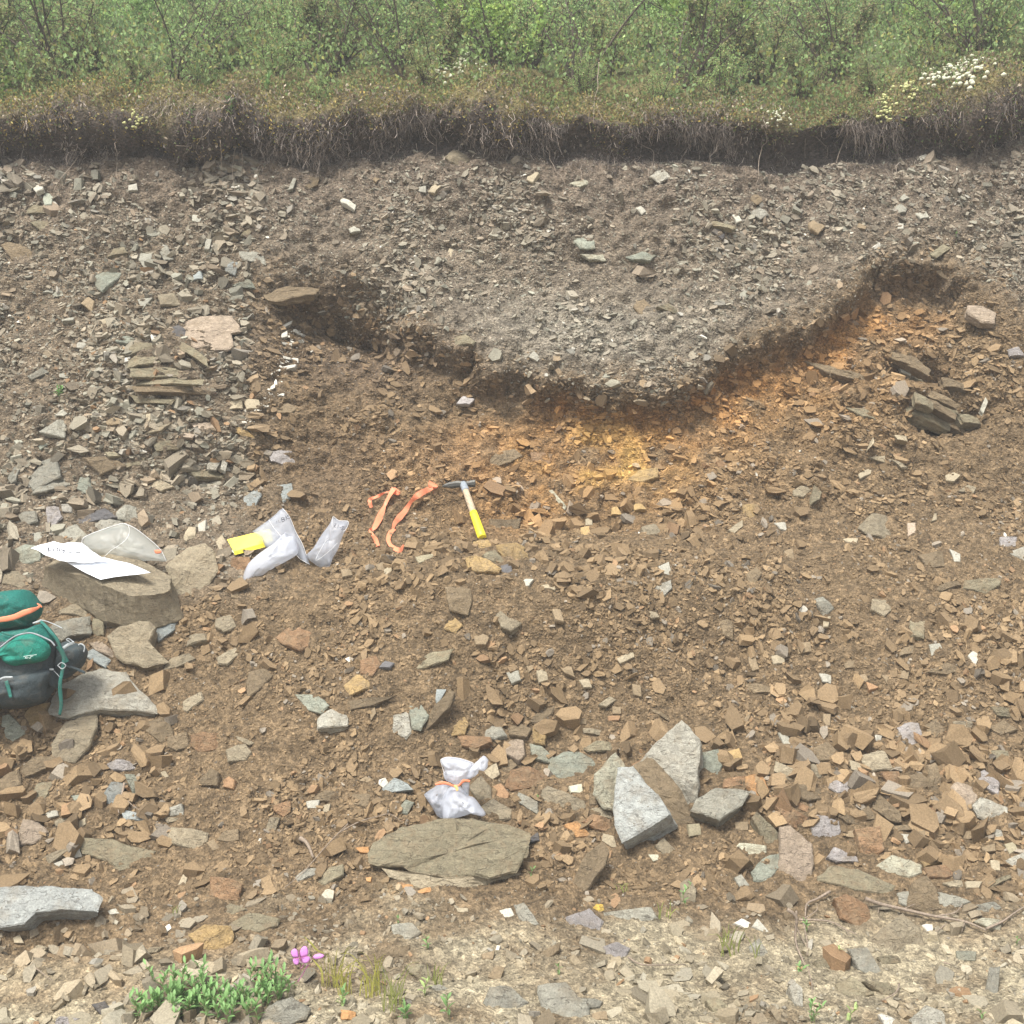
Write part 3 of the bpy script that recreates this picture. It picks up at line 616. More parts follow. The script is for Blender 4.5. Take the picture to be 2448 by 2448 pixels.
# ---- the many others: tile, outline, thickness, colour, lean
OTHERS = '''G 430,560 500,600 480,640 340,620 325,600|.04|tan
G 870,645 1010,640 980,720 890,790 860,700|.05|blue
G 0,1190 50,1190 150,1290 70,1340 0,1310|.05|green
G 160,1150 270,1120 240,1230 170,1270 130,1200|.05|ochre
G 420,90 580,20 650,75 600,90 470,120 430,115|.03|slate
G 530,110 560,95 690,100 700,130 560,165 530,160|.05|pale
G 70,90 130,45 200,45 205,100 110,140|.04|grey
G 260,20 330,20 350,80 280,150 262,90|.03|lilac
G 650,50 700,5 770,10 775,80 720,105 660,90|.05|grey
G 60,260 130,230 215,240 210,320 150,340 60,350|.06|green
G 0,380 100,380 170,440 100,470 0,450|.05|tan
G 1030,190 1060,130 1105,140 1100,210 1030,225|.03|grey
G 1110,120 1160,95 1155,160 1120,180|.02|pale
G 1210,210 1250,180 1290,250 1230,265|.03|tan
G 1400,940 1480,930 1540,970 1450,1060 1390,1090 1385,1010|.06|brown
G 1220,870 1330,810 1345,850 1280,910 1225,900|.03|tan
G 960,880 1060,845 1100,870 1000,930 890,950|.03|tan
G 1010,1130 1130,1065 1145,1110 1050,1180 1010,1160|.03|grey
G 1650,1070 1780,1070 1850,1140 1810,1190 1730,1170|.04|green
G 1790,1210 1860,1155 1960,1160 1965,1260 1790,1270|.05|pale
G 1210,640 1300,620 1330,700 1260,730 1210,700|.04|tan
G 1030,750 1150,730 1160,770 1050,800|.03|tan
G 820,1230 940,1200 970,1290 900,1350 810,1280|.06|brown
G 940,1320 1050,1290 1060,1370 990,1400 930,1370|.05|brown
G 1070,1310 1130,1290 1250,1300 1260,1380 1130,1410 1070,1370|.05|rust
G 1270,1390 1380,1350 1420,1410 1380,1450 1280,1455|.05|tan
G 1320,1310 1430,1350 1400,1370 1340,1340|.02|tan
G 500,790 560,770 650,840 640,870 540,840|.04|pink
G 740,960 755,930 755,980 720,975|.02|brown
G 185,170 230,165 240,230 190,230|.02|grey
G 1300,490 1350,480 1340,540 1300,535|.03|tan
H 890,600 950,650 1020,670 960,720 900,700 870,630|.04|grey
H 750,740 800,730 840,760 820,800 760,795|.04|tan
H 900,350 960,340 970,400 910,395|.02|slate
H 110,890 200,860 230,910 180,980 110,960|.05|rust
H 20,1020 90,960 170,990 170,1040 50,1080|.05|ochre
H 540,1050 600,1050 550,1140 535,1110|.02|blue
H 400,900 520,840 625,820 600,880 480,930 410,930|.02|olive
H 215,930 240,890 300,900 280,930|.02|slate
H 610,1230 700,1200 725,1250 700,1310 620,1310|.05|ochre
H 650,1310 840,1320 850,1350 760,1385 680,1370|.04|rust
H 820,1260 900,1245 940,1310 870,1330 810,1310|.04|grey
H 945,1260 1000,1235 1080,1270 1050,1320 950,1300|.05|tan
H 1080,1270 1130,1245 1160,1300 1150,1360 1080,1350|.06|ochre
H 920,1320 1030,1330 1040,1420 1000,1455 925,1410|.06|pink
H 1060,1240 1150,1140 1210,1130 1190,1190 1110,1250|.03|olive
H 1060,1355 1130,1370 1210,1440 1180,1461 1080,1440|.05|green
H 930,960 1000,945 1015,1000 960,1020|.03|grey
H 1760,480 1860,430 1870,480 1820,530|.02|pale
H 1790,360 1850,330 1870,410 1800,400|.02|pale
H 1560,870 1650,840 1660,870 1580,900|.02|tan
H 1450,1140 1520,1090 1560,1110 1500,1150|.02|tan
H 1370,1380 1450,1340 1580,1350 1520,1400 1400,1400|.03|olive
H 0,370 60,380 70,410 10,420|.03|tan
H 195,355 240,330 260,380 210,385|.03|tan
H 240,380 290,350 310,410 250,415|.02|tan
H 420,300 520,290 530,330 440,340|.02|olive
H 1350,140 1400,130 1410,190 1350,190|.03|ochre
H 1380,90 1420,80 1420,130 1380,130|.03|tan
H 1700,130 1780,110 1820,190 1760,215 1710,180|.04|tan
H 1560,20 1590,70 1530,65 1530,30|.03|ochre
H 1640,10 1700,0 1730,40 1660,40|.03|ochre
H 1000,470 1040,430 1090,430 1060,470|.02|pale
H 1130,460 1220,465 1210,490 1140,480|.02|tan
H 1690,600 1780,620 1800,650 1750,655|.02|tan
H 1190,600 1240,600 1260,670 1210,660|.03|brown
H 820,1030 850,1040 850,1070 825,1070|.02|cream
H 1040,900 1100,930 1060,960|.02|tan
H 1100,940 1160,930 1170,1000 1120,1010|.03|tan
H 1230,920 1300,920 1320,980 1260,960|.03|brown
H 1340,1000 1400,990 1420,1040 1370,1040|.02|tan
H 1640,1020 1690,1030 1700,1090 1650,1080|.03|tan
H 1530,1150 1580,1150 1580,1190 1530,1190|.02|brown
H 1500,1200 1580,1200 1570,1230 1510,1230|.02|rust
H 1740,1150 1860,1210 1850,1225 1760,1180|.02|olive
H 160,1150 190,1130 200,1190 170,1230|.02|olive
H 40,1120 200,1090 300,1080 190,1140 60,1170|.03|brown
H 1280,1220 1390,1220 1390,1250 1290,1245|.03|olive
H 1360,1270 1470,1280 1470,1310 1370,1300|.03|tan
I 1000,130 1080,55 1150,65 1225,140 1170,195 1050,160|.03|tan
I 1275,115 1320,115 1325,170 1280,190|.03|pink
I 520,110 590,110 600,160 560,150|.03|pale
I 270,150 350,95 355,130 300,175|.03|grey
I 370,400 430,355 460,400 410,470 375,440|.03|tan
I 1340,290 1480,265 1490,360 1390,370|.05|olive
I 1510,260 1575,290 1575,330 1540,330|.02|pale
I 1420,480 1560,430 1580,460 1470,500|.03|tan
I 1590,490 1600,440 1810,410 1800,460 1720,510|.04|olive
I 1080,535 1180,545 1190,610 1150,640 1080,600|.03|grey
I 740,540 800,530 870,590 810,630|.04|grey
I 220,660 290,660 300,760 240,740|.03|tan
I 1290,660 1380,650 1370,760 1300,750|.03|olive
I 1620,860 1650,830 1690,860 1660,920|.02|pale
I 1395,800 1460,785 1475,820 1410,870|.03|grey
I 1390,950 1500,900 1610,930 1500,970|.04|brown
I 340,1020 450,1020 550,1040 530,1070 420,1070|.04|brown
I 1370,1250 1440,1210 1500,1270 1440,1320 1390,1300|.04|brown
I 1730,1270 1820,1225 1900,1280 1800,1310|.04|tan
I 1745,1150 1860,1150 1870,1210 1780,1200|.04|olive
I 500,860 580,850 590,900 520,910|.03|tan
I 800,1190 845,1190 840,1260 800,1260|.03|tan
I 550,1290 600,1280 620,1380 580,1370|.03|grey
I 750,1380 830,1340 880,1380 870,1450 770,1450|.06|brown
I 1540,1230 1650,1230 1640,1270 1560,1280|.03|tan
I 990,980 1040,960 1060,1000 1000,1040|.03|tan
I 1040,1010 1120,1040 1060,1060|.03|rust
I 1240,950 1290,940 1280,1000 1230,990|.03|tan
I 780,960 850,970 850,1020 800,1010|.02|pale
I 920,890 1000,890 980,930 930,930|.02|tan
I 930,1125 985,1160 960,1170 915,1150|.02|pale
I 350,1220 400,1180 370,1250|.02|tan
I 660,790 730,785 740,840 670,850|.03|tan
I 370,880 420,870 440,940 400,950|.03|tan
I 910,200 1000,200 990,235 940,225|.02|tan
I 1440,30 1440,100 1410,110|.02|tan
I 1130,970 1170,980 1160,1020|.02|tan
I 1230,830 1320,800 1310,850 1240,860|.03|olive
I 260,1400 330,1380 350,1440 290,1461|.04|ochre
I 800,640 845,640 830,700 800,700|.02|tan
I 580,270 630,260 640,320 590,320|.03|tan
I 1060,1310 1140,1310 1130,1350 1070,1340|.02|pale
L 360,120 460,105 500,200 430,250 370,180|.05|orange
L 245,140 370,120 370,180 250,185|.04|rust
L 80,-10 210,-20 235,60 210,110 90,90|.06|green
L 520,100 540,40 660,100 630,160|.04|tan
L 670,90 740,55 800,80 790,130 700,155|.04|tan
L 510,190 570,140 630,200 560,240|.04|brown
L 625,230 640,170 830,180 850,240 720,270|.06|brown
L 830,160 880,140 990,150 960,210 880,225 830,190|.03|lilac
L 1120,100 1230,100 1250,170 1180,190|.04|rust
L 1260,130 1390,95 1405,180 1280,240|.05|brown
L 1400,60 1440,50 1480,190 1440,230 1400,180|.04|brown
L 1075,260 1120,225 1240,330 1250,390 1180,380 1080,310|.07|tan
L 1530,180 1560,145 1680,180 1680,260 1620,320 1540,260|.05|pink
L 1640,130 1710,80 1800,160 1790,230 1700,190|.05|lilac
L 1650,290 1700,240 1850,300 1870,390 1750,400 1680,360|.03|pale
L 400,360 430,330 550,440 550,500 480,510|.06|olive
L 290,540 330,500 480,520 490,560 390,600|.03|cream
L 400,660 460,580 560,550 570,620 490,720 410,710|.03|green
L 540,290 600,290 720,360 700,440 600,400|.05|rust
L 510,230 640,260 740,300 720,330 560,280|.03|rust
L 830,580 870,520 990,580 1010,610 880,610|.05|lilac
L 1450,770 1640,830 1580,860 1480,890|.03|grey
L 1220,780 1310,770 1290,860 1230,840|.04|grey
L 870,1290 960,1250 1090,1350 980,1400 880,1340|.04|olive
L 1030,1280 1180,1290 1230,1350 1150,1360|.03|olive
L 610,1310 650,1280 690,1320 690,1430 640,1420|.03|pale
L 1110,1460 1130,1455 1210,1500 1210,1540 1150,1540|.04|white
L 1650,940 1700,920 1820,940 1800,1000 1740,990|.04|cream
L 300,950 340,930 400,950 380,1000|.03|white
L 400,970 430,930 500,1000 470,1010|.03|pale
L 1360,960 1420,960 1420,1000 1390,1000|.03|white
L 0,730 50,690 90,760 80,850 0,850|.04|tan
L 300,700 340,680 390,740 340,770|.02|grey
L 1830,600 1950,550 1950,620 1860,640|.04|pale
L 1820,510 1880,495 1900,540 1850,570|.04|olive
L 1690,530 1770,505 1775,550 1700,560|.03|brown
L 1570,440 1660,430 1650,480 1590,490|.04|tan
L 1240,450 1310,460 1300,500 1270,510|.02|pale
L 850,300 960,340 1010,400 940,390 860,340|.04|brown
L 1000,330 1060,290 1110,370 1010,380|.04|brown
L 1370,640 1480,620 1560,680 1500,700 1400,690|.06|rust
L 1350,590 1460,570 1480,610 1380,630|.03|ochre
L 1710,740 1860,670 1870,690 1740,760|.03|olive
L 1660,850 1770,830 1810,870 1780,895 1670,890|.03|grey
L 140,1390 200,1370 290,1440 190,1470|.03|olive
L 300,390 380,380 380,430 310,440|.04|brown
L 920,440 990,430 1000,480 930,470|.03|brown
L 1180,410 1300,400 1310,430 1200,440|.03|brown
L 1380,300 1470,290 1460,360 1380,360|.04|rust
L 1390,420 1440,420 1480,470 1400,460|.03|brown
L 1340,440 1380,430 1370,510 1330,500|.04|brown
L 1740,420 1810,430 1820,500 1740,470|.02|pale
L 1480,720 1590,710 1600,760 1520,750|.03|tan
L 1600,720 1700,720 1680,760 1610,760|.03|tan
L 1740,600 1800,600 1800,660 1750,660|.03|grey
L 950,30 1020,60 1020,120 960,90|.04|tan
L 1740,-20 1850,-20 1850,40 1790,50|.03|olive
L 40,400 110,390 120,460 50,470|.04|olive
L 1740,1200 1800,1190 1780,1400 1700,1390|.02|grey
L 750,1170 800,1140 860,1200 780,1230|.03|olive
L 1110,1140 1230,1130 1250,1180 1140,1190|.02|olive
L 1550,1110 1670,1110 1660,1170 1560,1170|.02|green
L 1420,800 1520,820 1500,850 1440,850|.02|grey
L 380,1080 440,1040 510,1140 400,1150|.02|grey
K 855,180 900,165 950,220 940,255 870,250|.04|rust
K 890,50 960,25 1000,60 930,130|.05|tan
K 800,100 880,50 900,120 850,150|.04|tan
K 1120,230 1160,175 1370,260 1380,300 1300,320 1150,270|.06|grey
K 980,260 1000,210 1110,270 1110,345 1050,310|.04|grey
K 215,215 300,130 380,170 410,205 260,225|.03|blue
K 330,300 370,255 420,270 380,340 330,340|.03|green
K 1260,400 1330,380 1420,460 1330,470|.03|orange
K 1370,380 1420,340 1530,370 1530,440 1440,430|.05|rust
K 1380,310 1470,300 1535,330 1530,360 1400,350|.03|tan
K 1480,445 1540,460 1560,530 1530,530 1475,490|.03|grey
K 890,880 960,870 980,910 920,935|.02|pale
K 970,840 1030,830 1120,960 1080,985 1000,930|.02|grey
K 430,770 510,750 520,780 440,790|.02|orange
K 80,530 160,525 165,565 110,560|.03|orange
K 340,735 410,740 410,757 350,757|.02|orange
K 140,700 175,695 170,725 145,722|.02|orange
K 130,1150 200,1120 390,1070 390,1130 250,1160 110,1210|.03|brown
K 360,1180 500,1190 530,1260 470,1290 390,1230|.03|olive
K 800,1380 840,1310 960,1310 1060,1380 1000,1440 820,1430|.05|grey
K 1330,1360 1480,1390 1460,1430 1380,1440|.03|grey
K 1480,1080 1560,1060 1640,1090 1600,1150 1490,1150|.02|lilac
K 1730,570 1790,570 1800,600 1760,610|.02|cream
K 1770,520 1820,470 1890,540 1830,590|.04|tan
K 0,1440 90,1455 85,1500 0,1500|.03|orange
K 1640,60 1720,25 1740,50 1660,80|.03|rust
K 1290,180 1360,170 1370,230 1300,220|.04|cream
K 1400,220 1500,215 1470,290 1400,290|.04|brown
K 60,230 170,220 150,300 70,290|.03|brown
K 100,150 140,130 205,150 180,175|.03|tan
K 1130,1120 1240,1060 1230,1110 1150,1180|.03|brown
K 280,960 400,950 450,1000 380,1060 290,1030|.02|grey
K 790,1130 870,1110 860,1160 800,1160|.03|brown
K 1270,920 1400,870 1480,940 1460,1000 1290,1000|.02|lilac
K 870,1190 930,1200 900,1280 830,1260|.03|brown
K 650,870 720,870 720,900 660,895|.02|tan
K 500,1310 560,1300 620,1330 540,1340|.02|grey
K 1420,1460 1500,1450 1510,1500 1420,1500|.03|brown
K 1010,520 1110,440 1120,490 1080,500|.03|slate
J 1220,880 1290,840 1390,870 1310,910|.02|olive
J 120,360 200,380 260,430 180,500 60,520 100,430|.04|pink
J 400,560 440,510 460,580 410,590|.03|pale
J 175,230 200,170 300,150 270,230 190,330|.03|olive
J 100,100 180,20 300,10 320,60 180,120 130,130|.05|brown
J -20,150 90,85 100,170 -20,280|.05|brown
J 600,50 650,30 740,40 770,85 690,100 610,80|.03|lilac
J 920,320 1020,280 1025,340 930,360|.04|pale
J 920,365 960,360 1050,370 940,395|.02|tan
J 840,440 870,410 905,470 900,500 860,480|.03|brown
J 1260,430 1340,420 1345,490 1280,500 1215,490|.03|tan
J 1540,290 1640,260 1640,330 1600,360 1540,320|.04|rust
J 1770,240 1830,200 1890,210 1890,265 1780,270|.04|brown
J 1110,150 1180,80 1230,110 1220,180 1130,180|.04|brown
J 1240,150 1290,130 1320,150 1310,200 1250,190|.04|rust
J 1630,720 1720,650 1800,640 1780,680 1680,720|.02|pale
J 1780,720 1850,640 1932,620 1932,680 1830,740|.03|olive
J 310,1500 330,1480 440,1490 400,1540 300,1540|.02|lilac
J 790,1140 840,1095 920,1085 880,1120|.02|tan
J 150,1120 210,1075 270,1090 230,1140|.03|tan
J 1180,1230 1280,1230 1285,1260 1180,1255|.02|tan
J 300,380 330,360 410,370 410,420 310,410|.04|tan
J 430,390 480,360 480,400 440,430|.02|tan
J 1000,740 1030,680 1055,700 1045,740|.03|tan
J 630,640 780,610 770,640 670,660|.015|olive
J 240,330 320,320 330,350 260,370|.02|pale
J 600,890 650,870 670,900 620,910|.02|pale
J 70,1040 110,1020 135,1070 80,1070|.02|tan
J 190,600 300,560 420,510 330,590 240,650|.02|tan
J 300,620 390,590 370,620 320,640|.02|pale
J 400,240 470,230 480,250 420,270|.02|green
J 1160,500 1200,480 1240,530 1200,550|.03|brown
J 1720,270 1800,260 1790,310 1730,310|.03|pale
J 1810,290 1860,280 1850,330 1820,330|.02|tan
J 1520,360 1580,360 1550,440 1490,440|.02|tan
J 870,110 930,100 950,130 900,150|.03|tan
D 720,540 760,510 880,515 890,540 740,570|.03|olive
D 640,490 710,440 780,480 740,520 660,510|.03|green
D 720,600 800,570 910,590 900,620 720,640|.03|olive
D 1275,195 1340,140 1410,160 1430,200|.03|green
D 1340,0 1480,0 1490,70 1440,60 1350,50|.03|grey
D 780,0 850,10 840,90 810,95 780,50|.02|grey
D 1075,105 1130,110 1135,150 1090,160|.02|blue
D 150,700 240,650 280,680 170,725|.02|grey
D 210,1010 320,945 365,945 355,1040 260,1030|.03|grey
D 440,1250 500,1270 510,1340 470,1350 415,1330|.03|green
D 40,1280 70,1195 110,1220 90,1290 60,1310|.03|grey
D 1280,850 1360,825 1365,880 1290,890|.03|tan
D 1375,830 1460,830 1470,880 1385,885|.03|tan
D 700,1170 820,1160 800,1200 710,1210|.03|olive
D 590,1130 700,1135 690,1150 610,1155|.02|olive
D 820,900 840,880 860,930 820,970|.02|tan
D 850,1000 960,960 900,1010 810,1030|.02|tan
D 1050,950 1190,960 1210,1000 1100,1000|.02|pink
D 1240,970 1380,1000 1440,1050 1360,1040|.02|ochre
D 1020,1020 1100,1030 1080,1050 1030,1045|.02|pink
D 1510,1120 1650,1120 1680,1180 1640,1210 1530,1180|.02|lilac
D 1590,420 1650,385 1640,410 1600,430|.015|white
D 1630,600 1680,600 1680,625 1625,620|.015|white
D 1590,650 1670,635 1660,655 1610,665|.015|white
D 1560,810 1605,790 1600,815|.015|white
D 1580,470 1620,440 1620,480 1585,490|.015|white
D 700,600 735,590 730,615 700,625|.02|white
D 845,470 880,460 880,490 855,505|.02|white
D 430,520 470,490 500,510 470,550 430,545|.02|pale
D 560,380 610,370 600,420 570,435|.02|tan
D 345,380 420,370 415,390 350,390|.02|grey
D 235,225 300,205 300,235|.02|grey
D 330,690 380,685 380,715 330,710|.02|grey
D 300,920 360,885 385,910 360,930|.02|grey
D 210,1090 280,1080 225,1120|.02|green
D 770,270 860,260 800,330|.02|grey
D 720,700 900,720 1130,710 1120,740 760,750|.03|olive
D 720,800 800,830 980,830 960,860 760,850|.03|olive
A 175,1050 240,1010 240,1060 200,1080|.03|pale
A 240,1120 255,1065 300,1100 290,1150 250,1150|.03|green
A 290,1130 320,1120 320,1160 290,1165|.02|pale
A 110,1190 190,1150 280,1160 270,1190 150,1200|.03|olive
A 160,1240 270,1240 275,1280 220,1290|.03|olive
A 1720,1040 1760,950 1810,970 1790,1040 1740,1060|.04|brown
A 1620,1070 1650,1000 1675,990 1650,1060|.02|grey
A 1340,1320 1420,1260 1455,1260 1400,1320|.03|olive
A 1080,1200 1140,1215 1120,1250 1080,1240|.02|grey
A 1150,1400 1160,1330 1195,1340 1180,1400|.02|grey
A 720,1040 770,1030 775,1065 720,1070|.03|pale
A 1145,1020 1190,1010 1185,1045 1150,1045|.03|tan
A 870,1380 940,1380 970,1450 920,1461|.03|grey
B 590,870 640,830 740,890 700,920 620,900|.04|tan
B 1660,1165 1690,1150 1725,1185 1700,1200|.02|pale
B 0,1100 40,1120 90,1150 80,1170 0,1130|.03|pale
B 45,1280 100,1265 115,1300 60,1305|.02|grey
B 430,1050 480,1040 480,1080 440,1080|.02|grey
B 490,1070 530,1035 570,1040 530,1080|.03|tan
B 600,1440 610,1390 635,1400 620,1461|.02|tan
B 1045,1010 1060,960 1120,970 1080,1020|.03|tan
B 175,1000 190,975 225,1000 200,1025|.02|brown
C 1340,880 1380,860 1400,880 1350,900|.02|pale
C 1195,1180 1230,1145 1290,1150 1270,1190 1210,1200|.02|grey
C 1320,1200 1380,1175 1400,1220 1350,1230|.02|grey
C 1225,1245 1255,1240 1255,1285 1220,1285|.02|pale
C 1235,1110 1260,1085 1300,1110 1250,1125|.02|grey
C 720,1250 790,1210 815,1270 780,1305 730,1280|.03|brown
C 275,1190 300,1180 345,1240 315,1250|.02|pale
C 135,1260 180,1240 310,1270 290,1285|.02|olive
C 960,1280 1000,1250 1050,1275 1040,1290|.03|brown
C 1410,1420 1480,1370 1520,1400 1450,1445|.02|olive
E 1780,310 1850,290 1930,350 1880,350|.03|olive
E 1610,20 1700,0 1785,10 1750,50 1650,40|.03|green
E 650,850 690,810 760,830 730,860|.03|lilac
E 1160,1350 1190,1340 1270,1430 1260,1450|.02|cream
E 1070,1130 1200,1130 1180,1200 1080,1180|.03|rust
E 820,1140 980,1110 1030,1150 960,1190 860,1210|.04|brown
E 630,480 700,465 755,500 740,520 640,525|.04|olive
E 1060,590 1090,560 1130,600 1110,620|.02|pale
F 1850,550 1950,520 1950,590 1860,585|.03|lilac
F 1190,580 1330,600 1380,650 1350,670 1230,610|.025|brown
F 1220,640 1290,660 1300,700 1240,680|.02|grey
F 1320,790 1430,850 1430,890 1330,850|.025|olive
F 1440,860 1560,890 1580,930 1450,900|.025|olive
F 1310,760 1440,790 1580,860 1560,880 1420,830|.02|brown
F 1400,960 1540,980 1620,1040 1500,1000|.02|olive
F 1430,930 1590,990 1640,1040 1470,970|.02|brown
F 1690,880 1720,810 1730,850 1710,900|.02|grey
F 1060,1110 1090,1040 1090,1080|.02|tan
F 1200,1030 1270,1040 1280,1070 1220,1060|.03|tan
F 1050,1160 1150,1150 1160,1190 1110,1180|.03|tan
F 1170,1160 1280,1210 1240,1215|.03|tan
F 1490,1260 1540,1240 1580,1260 1540,1295 1495,1290|.03|tan
F 1560,1350 1620,1310 1665,1330 1650,1365|.03|tan
F 630,1340 700,1310 740,1340 690,1380 640,1370|.03|tan
F 740,1380 765,1290 800,1350 780,1400 740,1420|.03|olive
F 990,1250 1080,1210 1070,1250 1010,1280|.02|tan'''
OTHERS += '''
F 1180,560 1300,590 1420,655 1400,690 1290,650 1190,600|.04|brown
F 1200,690 1320,700 1480,760 1460,790 1330,750 1210,720|.04|olive
F 1290,800 1400,830 1560,905 1550,935 1400,880 1290,830|.04|brown
F 1260,860 1380,900 1540,960 1530,990 1380,945 1260,890|.04|olive
F 1300,930 1440,975 1620,1050 1600,1075 1430,1015 1300,960|.04|brown
F 1560,900 1680,930 1700,975 1600,960|.04|olive
F 1480,700 1600,740 1640,790 1500,750|.04|brown
F 860,640 1000,690 1100,740 1080,760 960,720 860,670|.03|brown
F 930,870 1060,890 1120,940 1020,930|.03|olive
F 700,600 840,640 960,700 940,715 810,670|.03|brown
D 720,640 950,650 1130,685 1120,712 900,705 730,690|.04|olive
D 740,745 1000,760 1200,770 1190,800 960,795 760,780|.04|brown
D 850,1060 1040,1070 1030,1115 880,1120|.03|olive
D 800,1310 900,1285 980,1320 900,1350|.03|tan
D 1040,1215 1160,1235 1270,1240 1250,1268 1100,1262|.04|olive
D 460,1150 600,1155 720,1200 560,1240|.04|brown
D 590,960 640,930 700,950 680,975 600,980|.03|brown
D 1540,870 1620,850 1680,880 1640,910 1560,905|.04|brown
D 880,240 980,230 1010,290 900,300|.04|tan
D 450,290 490,250 530,280 510,330|.04|brown
A 590,1410 700,1390 720,1420 600,1440|.03|olive
A 0,1380 50,1350 170,1400 190,1440 60,1450|.04|brown'''
for ln in OTHERS.splitlines():
    pth, tt, cls = ln.split('|'); tile, *pts = pth.split()
    poly = [tuple(float(q) for q in p.split(',')) for p in pts]
    cu = sum(p[0] for p in tp(tile, poly)) / len(poly); cv = sum(p[1] for p in tp(tile, poly)) / len(poly)
    rr = random.Random(int(poly[0][0] * 3 + poly[0][1]))
    base = 30 if cv < 1100 else (40 if cv < 2050 else 50)
    if cls in ('tan', 'olive', 'grey', 'brown') and 1250 < cv < 2080 and cu > 450 and rr.random() < .45: cls = 'brown' if cls != 'grey' else 'tan'
    S(tile, poly, float(tt) * 1.35, cls, base + rr.uniform(-10, 10), rr.uniform(-18, 18), relief=rr.uniform(.5, 1.1), push=(.075 if tile == 'F' and 2080 < cu < 2360 and 820 < cv < 1070 else None))

# ---- rocks past the 300 that show largest become one joined object
ROCKS.sort(key=lambda r: (not r[5], -r[4]))
keep, rest = ROCKS[:300], ROCKS[300:]
if rest:
    Vj, Fj, Cj, base = [], [], [], 0
    for o, u, v, cls, rad, lab in rest:
        me = o.data; n = len(me.vertices); co = np.empty(n * 3); me.vertices.foreach_get('co', co)
        Vj.append(co.reshape(-1, 3) + np.array(o.location)); Fj += [[i + base for i in p.vertices] for p in me.polygons]
        Cj.append(np.repeat([np.array(STONE_COL[cls]) * (.85 + .3 * ((u * 7.13) % 1))], n, 0)); base += n
        bpy.data.objects.remove(o); bpy.data.meshes.remove(me)
    o = mesh_obj('small_rocks', np.vstack(Vj), Fj, M_GRAVEL, col=np.vstack(Cj), origin=(0, 6, 1))
    tag(o, 'small separate stones sprinkled among the larger rocks of the bank', 'rocks', kind='stuff')
ROCKS = keep

# labels that single each rock out: colour and size, then direction and rank from the nearest landmark
LAND = [('the green backpack', 90, 1560, 110), ('the paper topped boulder', 250, 1400, 150), ('the yellow notebook', 590, 1300, 45), ('the upright sample bags', 740, 1310, 80),
        ('the orange flagging tape', 930, 1240, 80), ('the hammer', 1130, 1220, 90), ('the tied white bag', 1085, 1880, 80), ('the widest slab', 1080, 2030, 170),
        ('the tallest pale slab', 1620, 1850, 110), ('the pinkish tan block', 1910, 2060, 70), ('the rounded reddish boulder', 2045, 2180, 50), ('the purple flower', 720, 2290, 45),
        ('the wide pale slab', 110, 2170, 130), ('the leafy green plants', 500, 2400, 130), ('the broad pinkish slab', 480, 790, 110), ('the small cave', 2240, 920, 110),
        ('the rounded brown cobble', 1542, 735, 40), ('the pale diamond shaped stone', 1820, 505, 40), ('the rusty angular rock', 705, 1520, 50), ('the lilac angular stone', 2180, 1750, 45),
        ('the flat pale olive slab', 1415, 608, 40), ('the grey green flake', 255, 665, 40), ('the upright brown block', 1095, 1430, 40), ('the thin brown slab on edge', 1040, 1705, 50),
        ('the half buried pointed rock', 2150, 2250, 80), ('the yellow stone', 1430, 2170, 25), ('the lilac chip at the right edge', 2410, 1295, 30), ('the paired grey slabs', 110, 1130, 70)]
CNAME = dict(tan='tan', brown='brown', grey='grey', green='greenish grey', blue='blue grey', slate='dark slate', rust='rusty', ochre='ochre', pale='pale', white='white', lilac='lilac grey',
             pink='pinkish', orange='orange', olive='olive brown', cream='cream', yellow='yellow')
ORD = ['nearest', 'second', 'third', 'fourth', 'fifth', 'sixth', 'seventh', 'eighth', 'ninth', 'tenth', 'eleventh', 'twelfth']
DIRS = ['right of', 'lower right of', 'below', 'lower left of', 'left of', 'upper left of', 'above', 'upper right of']
def trim(o):
    w = o['label'].split()
    if len(w) > 16: o['label'] = ' '.join(x for x in w if x not in ('large', 'small'))
groups = {}
for r in ROCKS:
    if r[5]: continue
    o, u, v, cls, rad, _ = r
    cand = sorted((math.hypot(u - x, v - y) - rr * .6, nme, x, y) for nme, x, y, rr in LAND)[0]
    d = math.hypot(u - cand[2], v - cand[3])
    k = int(round(math.atan2(v - cand[3], u - cand[2]) / (math.pi / 4))) % 8
    groups.setdefault((cls, DIRS[k], cand[1]), []).append((d, o, rad))
for (cls, dr, nme), lst in groups.items():
    lst.sort(key=lambda q: q[0])
    for i, (d, o, rad) in enumerate(lst):
        sz = 'small ' if rad < 18 else ('large ' if rad > 42 else '')
        if len(lst) == 1: o['label'] = f'{sz}{CNAME[cls]} rock {dr} {nme}, only one there'
        else: o['label'] = f'{sz}{CNAME[cls]} rock {dr} {nme}, {ORD[min(i, 11)]} such'
        trim(o)
rock_name = {'white': 'quartz_rock', 'slate': 'slate_rock'}
for r in ROCKS:
    if r[3] in rock_name: r[0].name = rock_name[r[3]]

